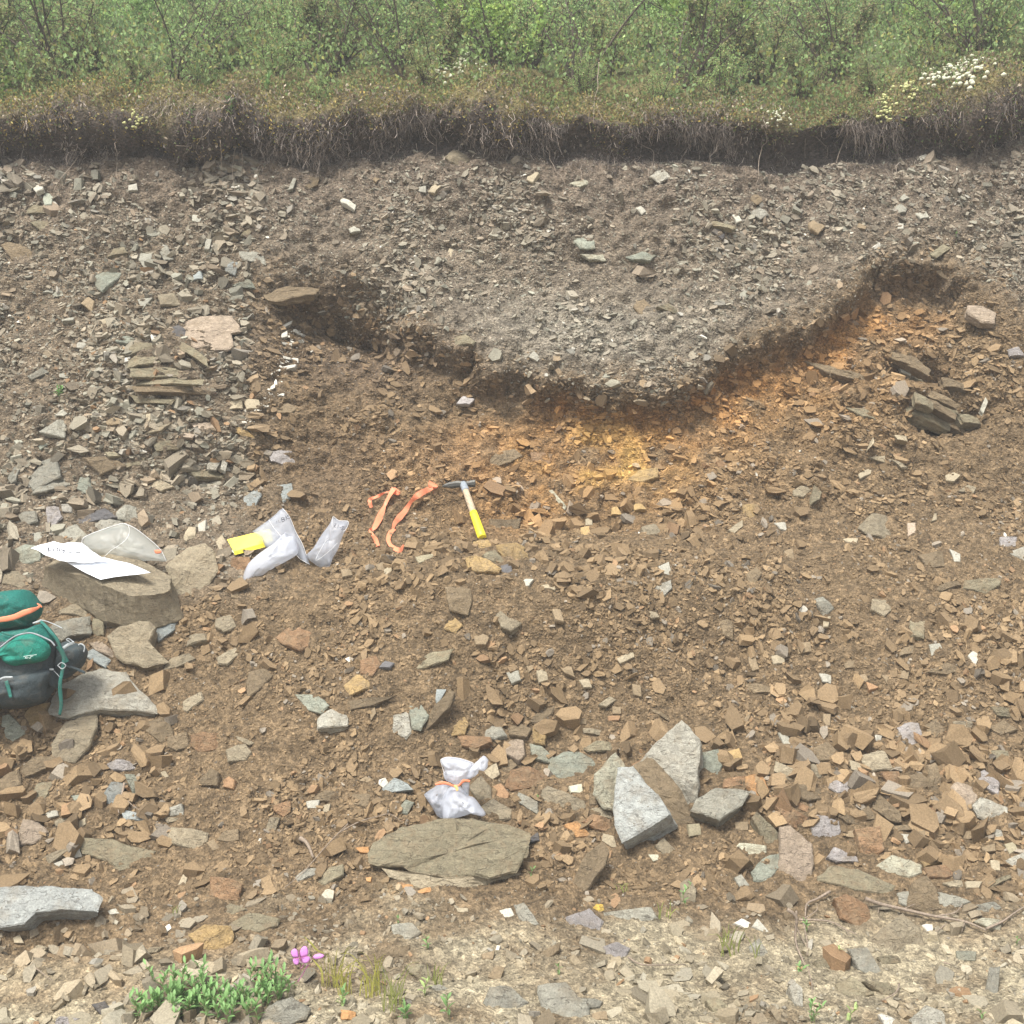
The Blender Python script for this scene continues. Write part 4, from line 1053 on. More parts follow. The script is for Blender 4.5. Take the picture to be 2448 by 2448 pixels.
# ------------------------------------------------------------------ loose shards and gravel (uncountable)
def grid_sample(i, j):
    """bilinear position, normal and colour on the terrain sheet for float indices"""
    i0 = np.clip(i.astype(int), 0, nS - 2); j0 = np.clip(j.astype(int), 0, nA - 2); fi = (i - i0)[:, None]; fj = (j - j0)[:, None]
    A = V_ALL[i0, j0]; B = V_ALL[i0, j0 + 1]; C = V_ALL[i0 + 1, j0]; D = V_ALL[i0 + 1, j0 + 1]
    P = (A * (1 - fj) + B * fj) * (1 - fi) + (C * (1 - fj) + D * fj) * fi
    i1 = np.clip(i0 + 3, 0, nS - 1); i2 = np.clip(i0 - 3, 0, nS - 1); j1 = np.clip(j0 + 3, 0, nA - 1); j2 = np.clip(j0 - 3, 0, nA - 1)
    n = np.cross(V_ALL[i0, j1] - V_ALL[i0, j2], V_ALL[i1, j0] - V_ALL[i2, j0])
    n /= np.linalg.norm(n, axis=1)[:, None] + 1e-12
    return P, n, ALB[i0, j0], Ug[i0, j0], Vg[i0, j0], Eg[i0, j0]
MS = 3; MASK = np.zeros((2448 // MS + 1, 2448 // MS + 1), bool)
def mask_poly(px):
    p = np.array(px) / MS; x0, y0 = np.maximum(np.floor(p.min(0)).astype(int), 0); x1, y1 = np.minimum(np.ceil(p.max(0)).astype(int), 2448 // MS)
    if x1 <= x0 or y1 <= y0: return
    yy, xx = np.mgrid[y0:y1 + 1, x0:x1 + 1]; ins = np.zeros(xx.shape, bool)
    for i in range(len(p)):
        (ax, ay), (bx, by) = p[i], p[(i + 1) % len(p)]
        if ay == by: continue
        c_ = ((ay > yy) != (by > yy)) & (xx < (bx - ax) * (yy - ay) / (by - ay) + ax); ins ^= c_
    MASK[y0:y1 + 1, x0:x1 + 1] |= ins
for px, t_ in MASKP:
    cx_ = sum(p[0] for p in px) / len(px); cy_ = sum(p[1] for p in px) / len(px)
    mask_poly(px); mask_poly([(cx_ + (x - cx_) * .95, y + t_ * 300) for x, y in px])
for tl, pl in (('P', [(100, 440), (480, 340), (1140, 150), (1640, 580), (1620, 1100), (1150, 1300), (480, 1100), (90, 860)]), ('S', [(210, 820), (700, 560), (850, 440), (1180, 1100), (900, 1080), (385, 1355), (390, 1230), (600, 950), (290, 1000)]), ('S', [(1425, 550), (1620, 610), (1390, 1130), (1200, 1100), (1110, 1010)]),
               ('T', [(260, 960), (600, 240), (1500, 220), (1450, 1370), (640, 1440)]), ('Q', [(-100, 160), (320, 150), (560, 400), (700, 760), (1120, 900), (1100, 1150), (800, 1320), (800, 1760), (740, 1760), (600, 1640), (-100, 1700)]),
               ('R', [(860, 120), (1220, 110), (1220, 200), (1330, 730), (1230, 740), (1050, 200), (860, 210)]), ('R', [(90, 300), (420, 190), (480, 400), (480, 880), (160, 830), (90, 640)])): mask_poly(tp(tl, pl))
def masked(P):
    u = 1224 + FPX * P[:, 0] / P[:, 1]; v = 1224 - FPX * (P[:, 2] - CAMZ) / P[:, 1]; ok = (u > 0) & (u < 2447) & (v > 0) & (v < 2447) & (P[:, 1] > .5)
    r = np.zeros(len(P), bool); r[ok] = MASK[(v[ok] / MS).astype(int), (u[ok] / MS).astype(int)]; return r
cell = (np.linalg.norm(np.diff(V_ALL[:-1], axis=1), axis=2) * np.linalg.norm(np.diff(V_ALL[:, :-1], axis=0), axis=2))
inb = np.where(np.abs(AA[:-1]) < 3.35, 1., np.where(np.abs(AA[:-1]) < 4.6, .45, 0.))[None, :] * (SS[:-1] > s_of(3.0, 0))[:, None] * (SS[:-1] < S_TF + .03)[:, None]
def sample_cells(n, wmap):
    w = (cell * wmap * inb).ravel(); c = np.cumsum(w); r = RNG.rand(n) * c[-1]
    k = np.searchsorted(c, r); i = k // (nA - 1); j = k % (nA - 1)
    return i + RNG.rand(n), j + RNG.rand(n)
Um, Vm, Em = Ug[:-1, :-1], Vg[:-1, :-1], Eg[:-1, :-1]
bl = Vm - Em
hol = (bl > 0) & (bl < 230) & (Um > 600) & (Um < 2350)
leftm = (Um < 620) & (Vm < 1350)
def ortho(n):
    t = np.cross(n, RNG.normal(size=n.shape)); t /= np.linalg.norm(t, axis=1)[:, None]
    return t, np.cross(n, t)
CORN = np.array([(x, y, z) for z in (-1, 1) for y in (-1, 1) for x in (-1, 1)], float)
BOXF = np.array([(0, 2, 3, 1), (4, 5, 7, 6), (0, 1, 5, 4), (2, 6, 7, 3), (0, 4, 6, 2), (1, 3, 7, 5)])
HEXA = np.arange(6) / 6 * 2 * np.pi
def shard_colors(alb, U, V, E, n):
    pale = RNG.rand(n)
    c = alb * np.where(V > 2120, 1.05, 1.4)[:, None]
    tan_ = np.array((.215, .150, .082)); gr = np.array((.285, .26, .20)); gg = np.array((.245, .24, .19)); wh = np.array((.58, .55, .47)); ru = np.array((.26, .165, .09))
    up = (V + RNG.normal(size=n) * 35 < E - 25) & (V > 380); lf = (U < 600) & (V < 1400)
    satr = sstep(.60, .74, 1 - alb[:, 2] / alb[:, 0]) * ((V < 1250) & (V > E)); k = (np.clip(RNG.normal(.45, .25, n), 0, 1) * (1 - .75 * satr))[:, None]
    base = np.where((up | lf)[:, None], np.where((RNG.rand(n) < .5)[:, None], gr, gg), tan_)
    base = np.where(((V > 2150))[:, None], np.where((RNG.rand(n) < .5)[:, None], np.array((.25, .215, .155)), gr * .95), base)
    c = c * (1 - k) + base * k
    c = np.where((RNG.rand(n) < .06)[:, None], c * .4 + np.array((.24, .225, .195)) * .6, c)
    rz = (RNG.rand(n) < .03)[:, None] & (~up)[:, None]
    c = np.where(rz, ru, c)
    c = np.where((pale < np.where(up | lf, .008, .001))[:, None], wh, c)
    vein = np.exp(-((U - np.interp(V, [740, 800, 900, 960, 1020], [690, 685, 672, 655, 600])) / 16) ** 2) * (V > 740) * (V < 1030)
    c = np.where((RNG.rand(n) < vein * .75)[:, None], wh, c)
    return c * np.clip(RNG.normal(.98, .2, n), .5, 1.35)[:, None]
def scatter(name, n, wmap, smin, smax, power, label, hexes=False, tilt=.45, lift=.15, flat=(.18, .5), clear=.12):
    i, j = sample_cells(n, wmap)
    P, N_, alb, U, V, E = grid_sample(i, j)
    ok = ~masked(P) | (RNG.rand(n) < clear); i, j = i[ok], j[ok]; n = len(i); P, N_, alb, U, V, E = grid_sample(i, j)
    size = smin * ((1 - RNG.rand(n) * (1 - (smin / smax) ** power)) ** (-1 / power))
    n2 = N_ + RNG.normal(size=N_.shape) * tilt; n2 /= np.linalg.norm(n2, axis=1)[:, None]
    t1, t2 = ortho(n2)
    # in the faces the shards lie along the bedding, long axis near horizontal
    bedded = (RNG.rand(n) < .6) & (V < 1250)
    dipv = np.where(U > 1650, -.5, -.05)
    hx = np.stack([np.ones(n), RNG.normal(size=n) * .25, dipv + RNG.normal(size=n) * .18], 1)
    hx -= n2 * (hx * n2).sum(1)[:, None]; hx /= np.linalg.norm(hx, axis=1)[:, None]
    t1 = np.where(bedded[:, None], hx, t1); t2 = np.cross(n2, t1)
    L = size; Wd_ = size * RNG.uniform(.30, .95, n); Tt = size * RNG.uniform(flat[0], flat[1], n)
    Wd_ = np.where(bedded, Wd_ * .7, Wd_)
    ctr = P + n2 * (Tt * lift)[:, None]
    col = shard_colors(alb, U, V, E, n)
    if hexes:
        m = 6
        ang = HEXA[None] + RNG.uniform(-.42, .42, (n, m))
        rr = RNG.uniform(.62, 1.12, (n, m))
        cx = np.cos(ang) * rr; cy = np.sin(ang) * rr
        top = np.stack([cx, cy], -1); shr = RNG.uniform(.72, 1.08, (n, m, 1))
        bot = top * shr
        sk = RNG.normal(size=(n, 1, 2)) * .12
        zt = .5 + RNG.normal(size=(n, m)) * .09 + (cx * RNG.normal(size=(n, 1)) + cy * RNG.normal(size=(n, 1))) * .18
        loc = np.concatenate([np.concatenate([top, zt[..., None]], -1), np.concatenate([bot + sk, np.full((n, m, 1), -.5)], -1)], 1)
        Vw = ctr[:, None] + loc[..., 0:1] * (t1 * L[:, None] * .5)[:, None] + loc[..., 1:2] * (t2 * Wd_[:, None] * .5)[:, None] + loc[..., 2:3] * (n2 * Tt[:, None])[:, None]
        tri = []
        for k in range(6): tri.append((k, 6 + k, 6 + (k + 1) % 6, (k + 1) % 6))
        tri += [(0, 1, 2, 3), (0, 3, 4, 5), (11, 10, 9, 8), (11, 8, 7, 6)]
        F = (np.array(tri)[None] + (np.arange(n) * 12)[:, None, None]).reshape(-1, 4)
        nv = 12
    else:
        loc = CORN[None] * .5 * (1 + RNG.uniform(-.42, .1, (n, 8, 3)))
        Vw = ctr[:, None] + loc[..., 0:1] * (t1 * L[:, None])[:, None] + loc[..., 1:2] * (t2 * Wd_[:, None])[:, None] + loc[..., 2:3] * (n2 * Tt[:, None] * 1.3)[:, None]
        F = (BOXF[None] + (np.arange(n) * 8)[:, None, None]).reshape(-1, 4); nv = 8
    # hexes wound for outward faces
    v0 = Vw[0]; f = F[0]
    o = mesh_obj(name, Vw.reshape(-1, 3), F, M_GRAVEL, col=np.repeat(col, nv, 0), origin=(0, 6, 1))
    tag(o, label, 'gravel', kind='stuff')
    return o
w_all = np.ones_like(bl)
w_grit = w_all * np.where(Vm > 2150, .35, 1) * np.where(hol, .9, 1) * np.where(Vm < 440, .5, 1)
def clump(sd, f=2.6, k=3.2, p=1.5, mx=4.): return np.clip(.75 + k * fbm(V_ALL[:-1, :-1, 0] * f, V_ALL[:-1, :-1, 1] * f, V_ALL[:-1, :-1, 2] * f, 4, sd), .05, mx) ** p
patch = np.clip(1 + 1.6 * fbm(V_ALL[:-1, :-1, 0] * 3.1, V_ALL[:-1, :-1, 2] * 3.1, 0, 3, 201), .15, 2.6)
scatter('fine_grit', 92000, w_grit * clump(211, 3, .7, 1), .007, .024, 2.3, 'fine grit and chips of slate covering the whole bank', tilt=.65, lift=.3, clear=.25)
w_sh = patch * np.where(Vm > 2150, .35, 1) * np.where(hol, .8, 1) * np.where(leftm, 1.5, 1) * np.where((Vm < Em) & ~leftm, 1.1, 1) * np.where(Vm < 420, .35, 1)
scatter('slate_shards', 52000, w_sh * clump(221), .018, .085, 2.1, 'countless small flat slate shards strewn over the bank', hexes=True, tilt=.50, lift=.35, clear=.05, flat=(.09, .36))
w_rub = np.exp(-((Um - 1250) / 700) ** 2 - ((Vm - 1330) / 150) ** 2) * .8 + .9 * ((Vm > 1080) & (Vm < 1990) & (Um > 600)) * .7 + ((Vm > 1650) & (Vm < 2060) & (Um > 1150)) * 2.2 + leftm * 1.6 + .25 * (Vm > 2050) + .25 + (Um < 450) * (Vm > 1080) * (Vm < 2050) * 1.2
w_rub = w_rub * np.where(hol, .1, 1) * np.where((Vm < Em) & ~leftm, .35, 1)
scatter('broken_rubble', 6200, (w_rub * clump(231, 2.2, 4, 1.6)), .040, .15, 2.3, 'loose rubble of fist sized and smaller broken pieces', hexes=True, tilt=.45, lift=.3, flat=(.12, .5), clear=0)

w_pile = sstep(1500, 1850, Um) * np.exp(-((Vm - (1880 + .10 * (Um - 1900))) / 120) ** 2) + .35 * (Um < 420) * (Vm > 1150) * (Vm < 2050) + .55 * np.exp(-((Um - 1280) / 230) ** 2 - ((Vm - 1790) / 90) ** 2) + .25 * np.exp(-((Um - 1400) / 300) ** 2 - ((Vm - 1200) / 60) ** 2)
scatter('piled_rubble', 700, w_pile, .075, .16, 2.0, 'heaped hand sized pieces between the larger rocks', hexes=True, tilt=.5, lift=.35, flat=(.25, .6), clear=.15)

w_edge = .35 * np.exp(-((bl - 60) / 110) ** 2) * (Um > 560) * (Um < 2300) + 1.2 * np.exp(-((Um - 2230) / 150) ** 2 - ((Vm - 930) / 90) ** 2) + .5 * np.exp(-((Um - 450) / 200) ** 2 - ((Vm - 980) / 160) ** 2)
scatter('jutting_plates', 1300, w_edge, .035, .12, 2.0, 'slate plates jutting out of the bank along the hollow', hexes=True, tilt=.25, lift=.6, flat=(.10, .30), clear=.3)
scatter('flat_shards', 420, (Vm > 2070) * clump(241, 2.0, 3, 1.2), .045, .17, 2.0, 'flat grey brown slate pieces pressed into the sandy ground', hexes=True, tilt=.13, lift=.0, flat=(.07, .16), clear=.0)

# ------------------------------------------------------------------ tubes, ribbons, puffs
def smooth_path(P, k=5):
    P = np.asarray(P, float)
    if len(P) < 3: 
        t = np.linspace(0, 1, k + 1)[:, None]; return P[0] * (1 - t) + P[-1] * t
    Q = np.vstack([2 * P[0] - P[1], P, 2 * P[-1] - P[-2]]); out = []
    for i in range(1, len(Q) - 2):
        for t in np.linspace(0, 1, k, endpoint=False):
            a, b, c, d = Q[i - 1], Q[i], Q[i + 1], Q[i + 2]
            out.append(.5 * ((2 * b) + (-a + c) * t + (2 * a - 5 * b + 4 * c - d) * t * t + (-a + 3 * b - 3 * c + d) * t ** 3))
    out.append(P[-1]); return np.array(out)
def tube_geo(P, r, ns=5):
    P = np.asarray(P, float); n = len(P); r = np.broadcast_to(r, (n,))
    T_ = np.gradient(P, axis=0); T_ /= np.linalg.norm(T_, axis=1)[:, None] + 1e-12
    ref = np.array([.31, .87, .38]); a = np.cross(T_, ref); a /= np.linalg.norm(a, axis=1)[:, None] + 1e-9; b = np.cross(T_, a)
    ang = np.arange(ns) / ns * 2 * np.pi
    V = P[:, None] + (np.cos(ang)[None, :, None] * a[:, None] + np.sin(ang)[None, :, None] * b[:, None]) * r[:, None, None]
    V = V.reshape(-1, 3); F = []
    for i in range(n - 1):
        for k in range(ns):
            k2 = (k + 1) % ns; F.append((i * ns + k, i * ns + k2, (i + 1) * ns + k2, (i + 1) * ns + k))
    F.append(tuple(range(ns - 1, -1, -1))); F.append(tuple((n - 1) * ns + k for k in range(ns)))
    return V, F
def merge(parts):
    V, F, b = [], [], 0
    for v, f in parts:
        V.append(v); F += [tuple(i + b for i in q) for q in f]; b += len(v)
    return np.vstack(V), F
def tube(name, P, r, mat, parent=None, ns=6, k=5, smooth=True):
    Q = smooth_path(P, k); rr = np.interp(np.linspace(0, 1, len(Q)), np.linspace(0, 1, len(np.atleast_1d(r))), np.atleast_1d(r)) if np.ndim(r) else r
    V, F = tube_geo(Q, rr, ns); return mesh_obj(name, V, F, mat, parent, smooth)
def ribbon_geo(P, w, side, thick=.0006, k=6, twist=0, curl=.10):
    """flat band along P; side: direction of its width (array per control point or one vector)"""
    P = np.asarray(P, float); Q = smooth_path(P, k); n = len(Q)
    t = np.linspace(0, 1, n); ww = np.interp(t, np.linspace(0, 1, len(np.atleast_1d(w))), np.atleast_1d(w))
    Sd = np.asarray(side, float)
    if Sd.ndim == 2: Sd = np.stack([np.interp(t, np.linspace(0, 1, len(Sd)), Sd[:, c]) for c in range(3)], 1)
    else: Sd = np.repeat(Sd[None], n, 0)
    T_ = np.gradient(Q, axis=0); T_ /= np.linalg.norm(T_, axis=1)[:, None] + 1e-12
    Sd = Sd - T_ * (Sd * T_).sum(1)[:, None]; Sd /= np.linalg.norm(Sd, axis=1)[:, None] + 1e-9
    Nn = np.cross(T_, Sd)
    h = ww[:, None] / 2
    cols = [Q + Sd * h * f + Nn * (thick if False else 0) + Nn * (np.cos(f * 1.4)) * ww[:, None] * curl for f in (-1, -.5, 0, .5, 1)]
    top = [c + Nn * thick for c in cols]; bot = [c - Nn * thick for c in cols]
    allc = top + bot[::-1]; m = len(allc)
    V = np.stack(allc, 1).reshape(-1, 3); F = []
    for i in range(n - 1):
        for c in range(m):
            d = (c + 1) % m; F.append((i * m + c, i * m + d, (i + 1) * m + d, (i + 1) * m + c))
    F.append(tuple(range(m - 1, -1, -1))); F.append(tuple((n - 1) * m + c for c in range(m)))
    return V, F
def px_side(pts):
    """width direction lying across the line as seen from the front"""
    p = np.array(pts, float); d = np.gradient(p, axis=0); d /= np.linalg.norm(d, axis=1)[:, None] + 1e-9
    return np.stack([d[:, 1], 0 * d[:, 0], d[:, 0]], 1)
def puff_geo(poly_world_dir, D, front, back, seed=0, crease=.12, rings=9, sub=3, squash=.55, lean=0.0, foot=0.0):
    """closed soft body: outline given as photo pixels at distance D, bulging front/back metres"""
    P = np.array(poly_world_dir, float)
    Q = smooth_path(np.vstack([P, P[:1]]), sub)[:-1] if sub > 1 else P
    c = Q.mean(0); K = len(Q)
    s = (D / FPX)
    size = np.linalg.norm(Q - c, axis=1).mean() * s
    V = []; F = []
    vmin, vmax = Q[:, 1].min(), Q[:, 1].max()
    def place(px, y):
        d = np.stack([(px[:, 0] - 1224) / FPX, np.ones(len(px)), (1224 - px[:, 1]) / FPX], 1)
        Dl = D + lean * (vmax - px[:, 1]) * s
        p = CAM + d * Dl[:, None]; p[:, 1] += y; return p
    rs = np.linspace(1, 0, rings + 1)[:-1]
    def cre(px, sd):
        x = px[:, 0] * s / max(size, .01); y = px[:, 1] * s / max(size, .01)
        a = fbm(x * 1.6, y * 1.6, sd, 3, seed + 5); b = 1 - np.abs(fbm(x * 2.1 + 3, y * 2.1, sd + 2, 3, seed + 9)) * 2.2
        return a * .6 + b * .5
    for side, bulge, sg in ((0, front, -1), (1, back, 1)):
        for r in rs[(1 if side else 0):]:
            px = c + (Q - c) * r
            prof = (1 - r ** 2.6) ** squash
            y = sg * bulge * prof + (cre(px, side * 7.0) * crease * bulge * (1 - r ** 4)) * sg
            V.append(place(px, y))
    nr = len(rs); Vv = np.vstack(V)
    cf = place(c[None], np.array([-front])); cb = place(c[None], np.array([back]))
    Vv = np.vstack([Vv, cf, cb]); iF = len(Vv) - 2; iB = len(Vv) - 1
    for k in range(nr - 1):
        for i in range(K):
            j = (i + 1) % K; F.append((k * K + i, k * K + j, (k + 1) * K + j, (k + 1) * K + i))
    for i in range(K): F.append(((nr - 1) * K + i, (nr - 1) * K + (i + 1) % K, iF))
    b0 = nr * K
    for i in range(K): F.append((i, b0 + i, b0 + (i + 1) % K, (i + 1) % K))
    for k in range(nr - 2):
        for i in range(K):
            j = (i + 1) % K; F.append((b0 + k * K + i, b0 + (k + 1) * K + i, b0 + (k + 1) * K + j, b0 + k * K + j))
    l = b0 + (nr - 2) * K
    for i in range(K): F.append((l + i, iB, l + (i + 1) % K))
    v = Vv[np.array(F[0])]; nn = np.cross(v[1] - v[0], v[2] - v[0])
    area = 0.5 * sum(Q[i, 0] * Q[(i + 1) % K, 1] - Q[(i + 1) % K, 0] * Q[i, 1] for i in range(K))
    if area < 0: F = [tuple(reversed(f)) for f in F]
    return Vv, F
def puff(name, tile, poly, D, front, back, mat, parent=None, **kw):
    V, F = puff_geo(tp(tile, poly), D, front, back, **kw); return mesh_obj(name, V, F, mat, parent, True)
def tdepth(tile, poly, q=10):
    return float(np.percentile([hit(*p)[1] for p in tp(tile, poly)], q))

# ------------------------------------------------------------------ the turf: rootlets, litter, moss
def strands(name, n, label):
    i = RNG.uniform(iT - 6, iT + 52, n); j = RNG.uniform(30, nA - 31, n)
    dens = fbm(V_ALL[i.astype(int), j.astype(int)][:, 0] * 4, V_ALL[i.astype(int), j.astype(int)][:, 2] * 6, 0, 3, 301)
    P, N_, _, U, V, _ = grid_sample(i, j)
    ok = RNG.rand(n) < np.clip(.5 + dens * 2.2, .08, 1); P, N_, i = P[ok], N_[ok], i[ok]; m = len(P)
    L = (RNG.gamma(1.8, .022, m) + .015) * np.clip(1 + dens[ok] * 1.5, .5, 2); L = np.minimum(L, .26)
    d = np.stack([RNG.normal(size=m) * .7, -RNG.uniform(.05, .7, m), -np.ones(m)], 1); d /= np.linalg.norm(d, axis=1)[:, None]
    nseg = 4; pts = [P + N_ * .002]
    dd = d.copy()
    for s_ in range(nseg):
        dd = dd + RNG.normal(size=(m, 3)) * .5; dd[:, 2] -= .12; dd /= np.linalg.norm(dd, axis=1)[:, None]
        pts.append(pts[-1] + dd * (L / nseg)[:, None])
    r0 = RNG.uniform(.0009, .0026, m)
    V = []; 
    a3 = np.arange(3) * 2 * np.pi / 3
    for s_, p in enumerate(pts):
        rr = r0 * (1 - .6 * s_ / nseg)
        for a in a3: V.append(p + np.stack([np.cos(a) * rr, np.sin(a) * rr, 0 * rr], 1))
    V = np.stack(V, 1); nv = V.shape[1]
    q = []
    for s_ in range(nseg):
        for k in range(3): k2 = (k + 1) % 3; q.append((s_ * 3 + k, s_ * 3 + k2, s_ * 3 + 3 + k2, s_ * 3 + 3 + k))
    F = (np.array(q)[None] + (np.arange(m) * nv)[:, None, None]).reshape(-1, 4)
    base = np.array((.22, .19, .165)); c = base * np.clip(RNG.lognormal(0, .55, m), .3, 3.2)[:, None] * np.array((1, .97, .94)) ** RNG.uniform(0, 2, (m, 1))
    o = mesh_obj(name, V.reshape(-1, 3), F, M_GRAVEL, col=np.repeat(c, nv, 0), origin=(0, 7, 4)); tag(o, label, 'roots', kind='stuff')
strands('rootlets', 30000, 'matted hair fine roots hanging out of the peat lip')

def leaf_cards(P, N_, size, col, name, label, mat, cat, asp=.5, up=.6, parent=None, fold=.25):
    """small pointed leaves, each two faces folded along the midrib"""
    m = len(P)
    d = N_ * up + RNG.normal(size=(m, 3)) * .6; d /= np.linalg.norm(d, axis=1)[:, None]
    w = np.cross(d, RNG.normal(size=(m, 3))); w /= np.linalg.norm(w, axis=1)[:, None]; nn = np.cross(d, w)
    s_ = size[:, None]
    v0 = P; v1 = P + d * s_ * .5 + w * s_ * asp * .5 + nn * s_ * fold * .3; v2 = P + d * s_; v3 = P + d * s_ * .5 - w * s_ * asp * .5 + nn * s_ * fold * .3
    V = np.stack([v0, v1, v2, v3], 1).reshape(-1, 3); b = np.arange(m) * 4
    F = np.concatenate([np.stack([b, b + 1, b + 2], 1), np.stack([b, b + 2, b + 3], 1)])
    o = mesh_obj(name, V, F, mat, parent, col=np.repeat(col, 4, 0), origin=(0, 7, 4) if parent is None else None)
    if label: tag(o, label, cat, kind='stuff')
    else: o['kind'] = 'stuff'
    return o
def cover(name, n, sa, sb, dens_fn, palette, size, label, cat, asp=.5, lift=.03, up=.6, mat=None):
    s_ = RNG.uniform(sa, sb, n); a = RNG.uniform(-4.2, 4.2, n)
    i = np.interp(s_, SS, np.arange(nS)); j = np.interp(a, AA, np.arange(nA))
    P, N_, _, U, V, _ = grid_sample(i, j)
    w = dens_fn(P, U, V, s_); ok = RNG.rand(n) < w
    P, N_, U, V, s_ = P[ok], N_[ok], U[ok], V[ok], s_[ok]; m = len(P)
    N_ = N_ * .5 + np.array((0, -.1, .8))
    P = P + N_ * (RNG.rand(m) * lift)[:, None]
    col = palette(P, U, V, s_, m)
    sz = RNG.uniform(*size, m)
    return leaf_cards(P, N_, sz, col, name, label, mat or M_MOSS, cat, asp, up)
sLip = S_TF + .16
def moss_pal(P, U, V, s_, m):
    a = np.array((.30, .235, .09)); b = np.array((.22, .25, .08)); y = np.array((.40, .30, .08)); g = np.array((.15, .20, .075)); br = np.array((.19, .13, .075))
    t = np.clip((s_ - S_TF - .30) / .55 + RNG.normal(size=m) * .25, 0, 1)[:, None]
    c = (a * (1 - t) + b * t)
    pt_ = fbm(P[:, 0] * 2.4, P[:, 2] * 4, 0, 3, 401)
    yl = np.clip(.5 + pt_ * 2 - (U > 1200) * .5 - t[:, 0] * .6, 0, 1)[:, None] * (RNG.rand(m, 1) < .75)
    c = c * (1 - yl) + y * yl
    gg = (RNG.rand(m, 1) < .3 + .4 * t + .25 * (U > 1600)[:, None]); c = np.where(gg, g, c)
    c = np.where(RNG.rand(m, 1) < .22, br, c)
    return c * np.clip(RNG.normal(1, .25, m), .4, 1.7)[:, None]
cover('moss', 60000, S_TF + .06, S_TF + 1.0, lambda P, U, V, s_: np.clip((s_ - sLip + .03 + .22 * fbm(P[:, 0] * 3, P[:, 2] * 2, 0, 4, 402)) / .12, 0, 1), moss_pal, (.010, .026), 'brown and yellow moss along the top of the peat lip', 'moss', lift=.035)
def litter_pal(P, U, V, s_, m): 
    return np.array((.38, .32, .24)) * np.clip(RNG.lognormal(-.3, .45, m), .25, 1.5)[:, None]
cover('leaf_litter', 6500, sLip - .08, S_TF + .75, lambda P, U, V, s_: np.clip(.45 + 1.5 * fbm(P[:, 0] * 2, P[:, 2] * 6, 0, 2, 404) + .3 * (U > 1650), 0, 1), litter_pal, (.012, .03), 'dry curled leaves caught in the edge of the turf', 'leaf litter', asp=.75, lift=.03)
def green_pal(P, U, V, s_, m):
    a = np.array((.23, .32, .12)); b = np.array((.16, .23, .10)); y = np.array((.30, .31, .10)); br = np.array((.20, .175, .09))
    k = np.clip(.5 + 1.3 * fbm(P[:, 0] * 1.6, P[:, 1] * 1.6, 0, 3, 405), 0, 1)[:, None]
    c = a * k + b * (1 - k); c = np.where(RNG.rand(m, 1) < .15, y, c); c = np.where(RNG.rand(m, 1) < .16, br, c)
    return c * np.clip(RNG.normal(1, .25, m), .4, 1.7)[:, None]
cover('low_ground_cover', 120000, S_TF + .38, s_of(12, 7.0), lambda P, U, V, s_: np.clip((s_ - S_TF - .38) / .35, .05, 1) * np.clip(.8 + fbm(P[:, 0] * 2, P[:, 1] * 2, 0, 2, 406), .2, 1), green_pal, (.016, .042), 'knee high green ground cover between the shrubs', 'ground cover', lift=.26, up=.8, asp=.62, mat=M_LEAF)

# ------------------------------------------------------------------ shrubs on the hillside
def grow_shrub(seed, h, nst, spread, nleaf, leafsz, pal, dens_low=.65):
    rs = np.random.RandomState(seed); stems = []; tips = []
    for k in range(nst):
        a = rs.uniform(0, 2 * np.pi); ln = h * rs.uniform(.7, 1.1); lean = spread * rs.uniform(.3, 1)
        p = np.array([np.cos(a), np.sin(a), 0]) * rs.uniform(0, .06); d = np.array([np.cos(a) * lean, np.sin(a) * lean, 1]); d /= np.linalg.norm(d)
        pts = [p]; nseg = 7
        for s_ in range(nseg):
            d = d + rs.normal(size=3) * .13 + np.array([0, 0, .05]); d /= np.linalg.norm(d); pts.append(pts[-1] + d * ln / nseg)
        pts = np.array(pts); stems.append([(pts, np.linspace(.0095, .0022, len(pts)) * rs.uniform(.7, 1.2))])
        for s_ in range(1, nseg + 1):
            for b in range(rs.randint(1, 4)):
                bd = d * .4 + rs.normal(size=3) * .8; bd[2] = abs(bd[2]) * .8; bd /= np.linalg.norm(bd)
                bl_ = ln * rs.uniform(.12, .34) * (1.1 - .5 * s_ / nseg); q = [pts[s_] if s_ < len(pts) else pts[-1]]
                for z in range(4):
                    bd = bd + rs.normal(size=3) * .2 + np.array([0, 0, .06]); bd /= np.linalg.norm(bd); q.append(q[-1] + bd * bl_ / 4)
                q = np.array(q); stems[-1].append((q, np.linspace(.0032, .0011, 5)))
                w = 1.0 if s_ > 2 else dens_low
                tips.append((q, w))
                for e in range(3):
                    t0 = q[rs.randint(1, 5)]; e1 = t0 + (rs.normal(size=3) * .6 + bd * .5 + np.array([0, 0, .2])) * bl_ * .35
                    stems[-1].append((np.array([t0, (t0 + e1) / 2 + rs.normal(size=3) * .01, e1]), np.array([.0011, .0008, .0006]))); tips.append((np.array([t0, e1]), w))
    ws = np.array([w * len(q) for q, w in tips]); pk = rs.choice(len(tips), nleaf, p=ws / ws.sum())
    P = np.empty((nleaf, 3))
    for n_, k in enumerate(pk):
        q = tips[k][0]; t = rs.uniform(.15, 1) * (len(q) - 1); i = min(int(t), len(q) - 2); P[n_] = q[i] + (q[i + 1] - q[i]) * (t - i)
    P += rs.normal(size=P.shape) * .012
    return stems, P, rs
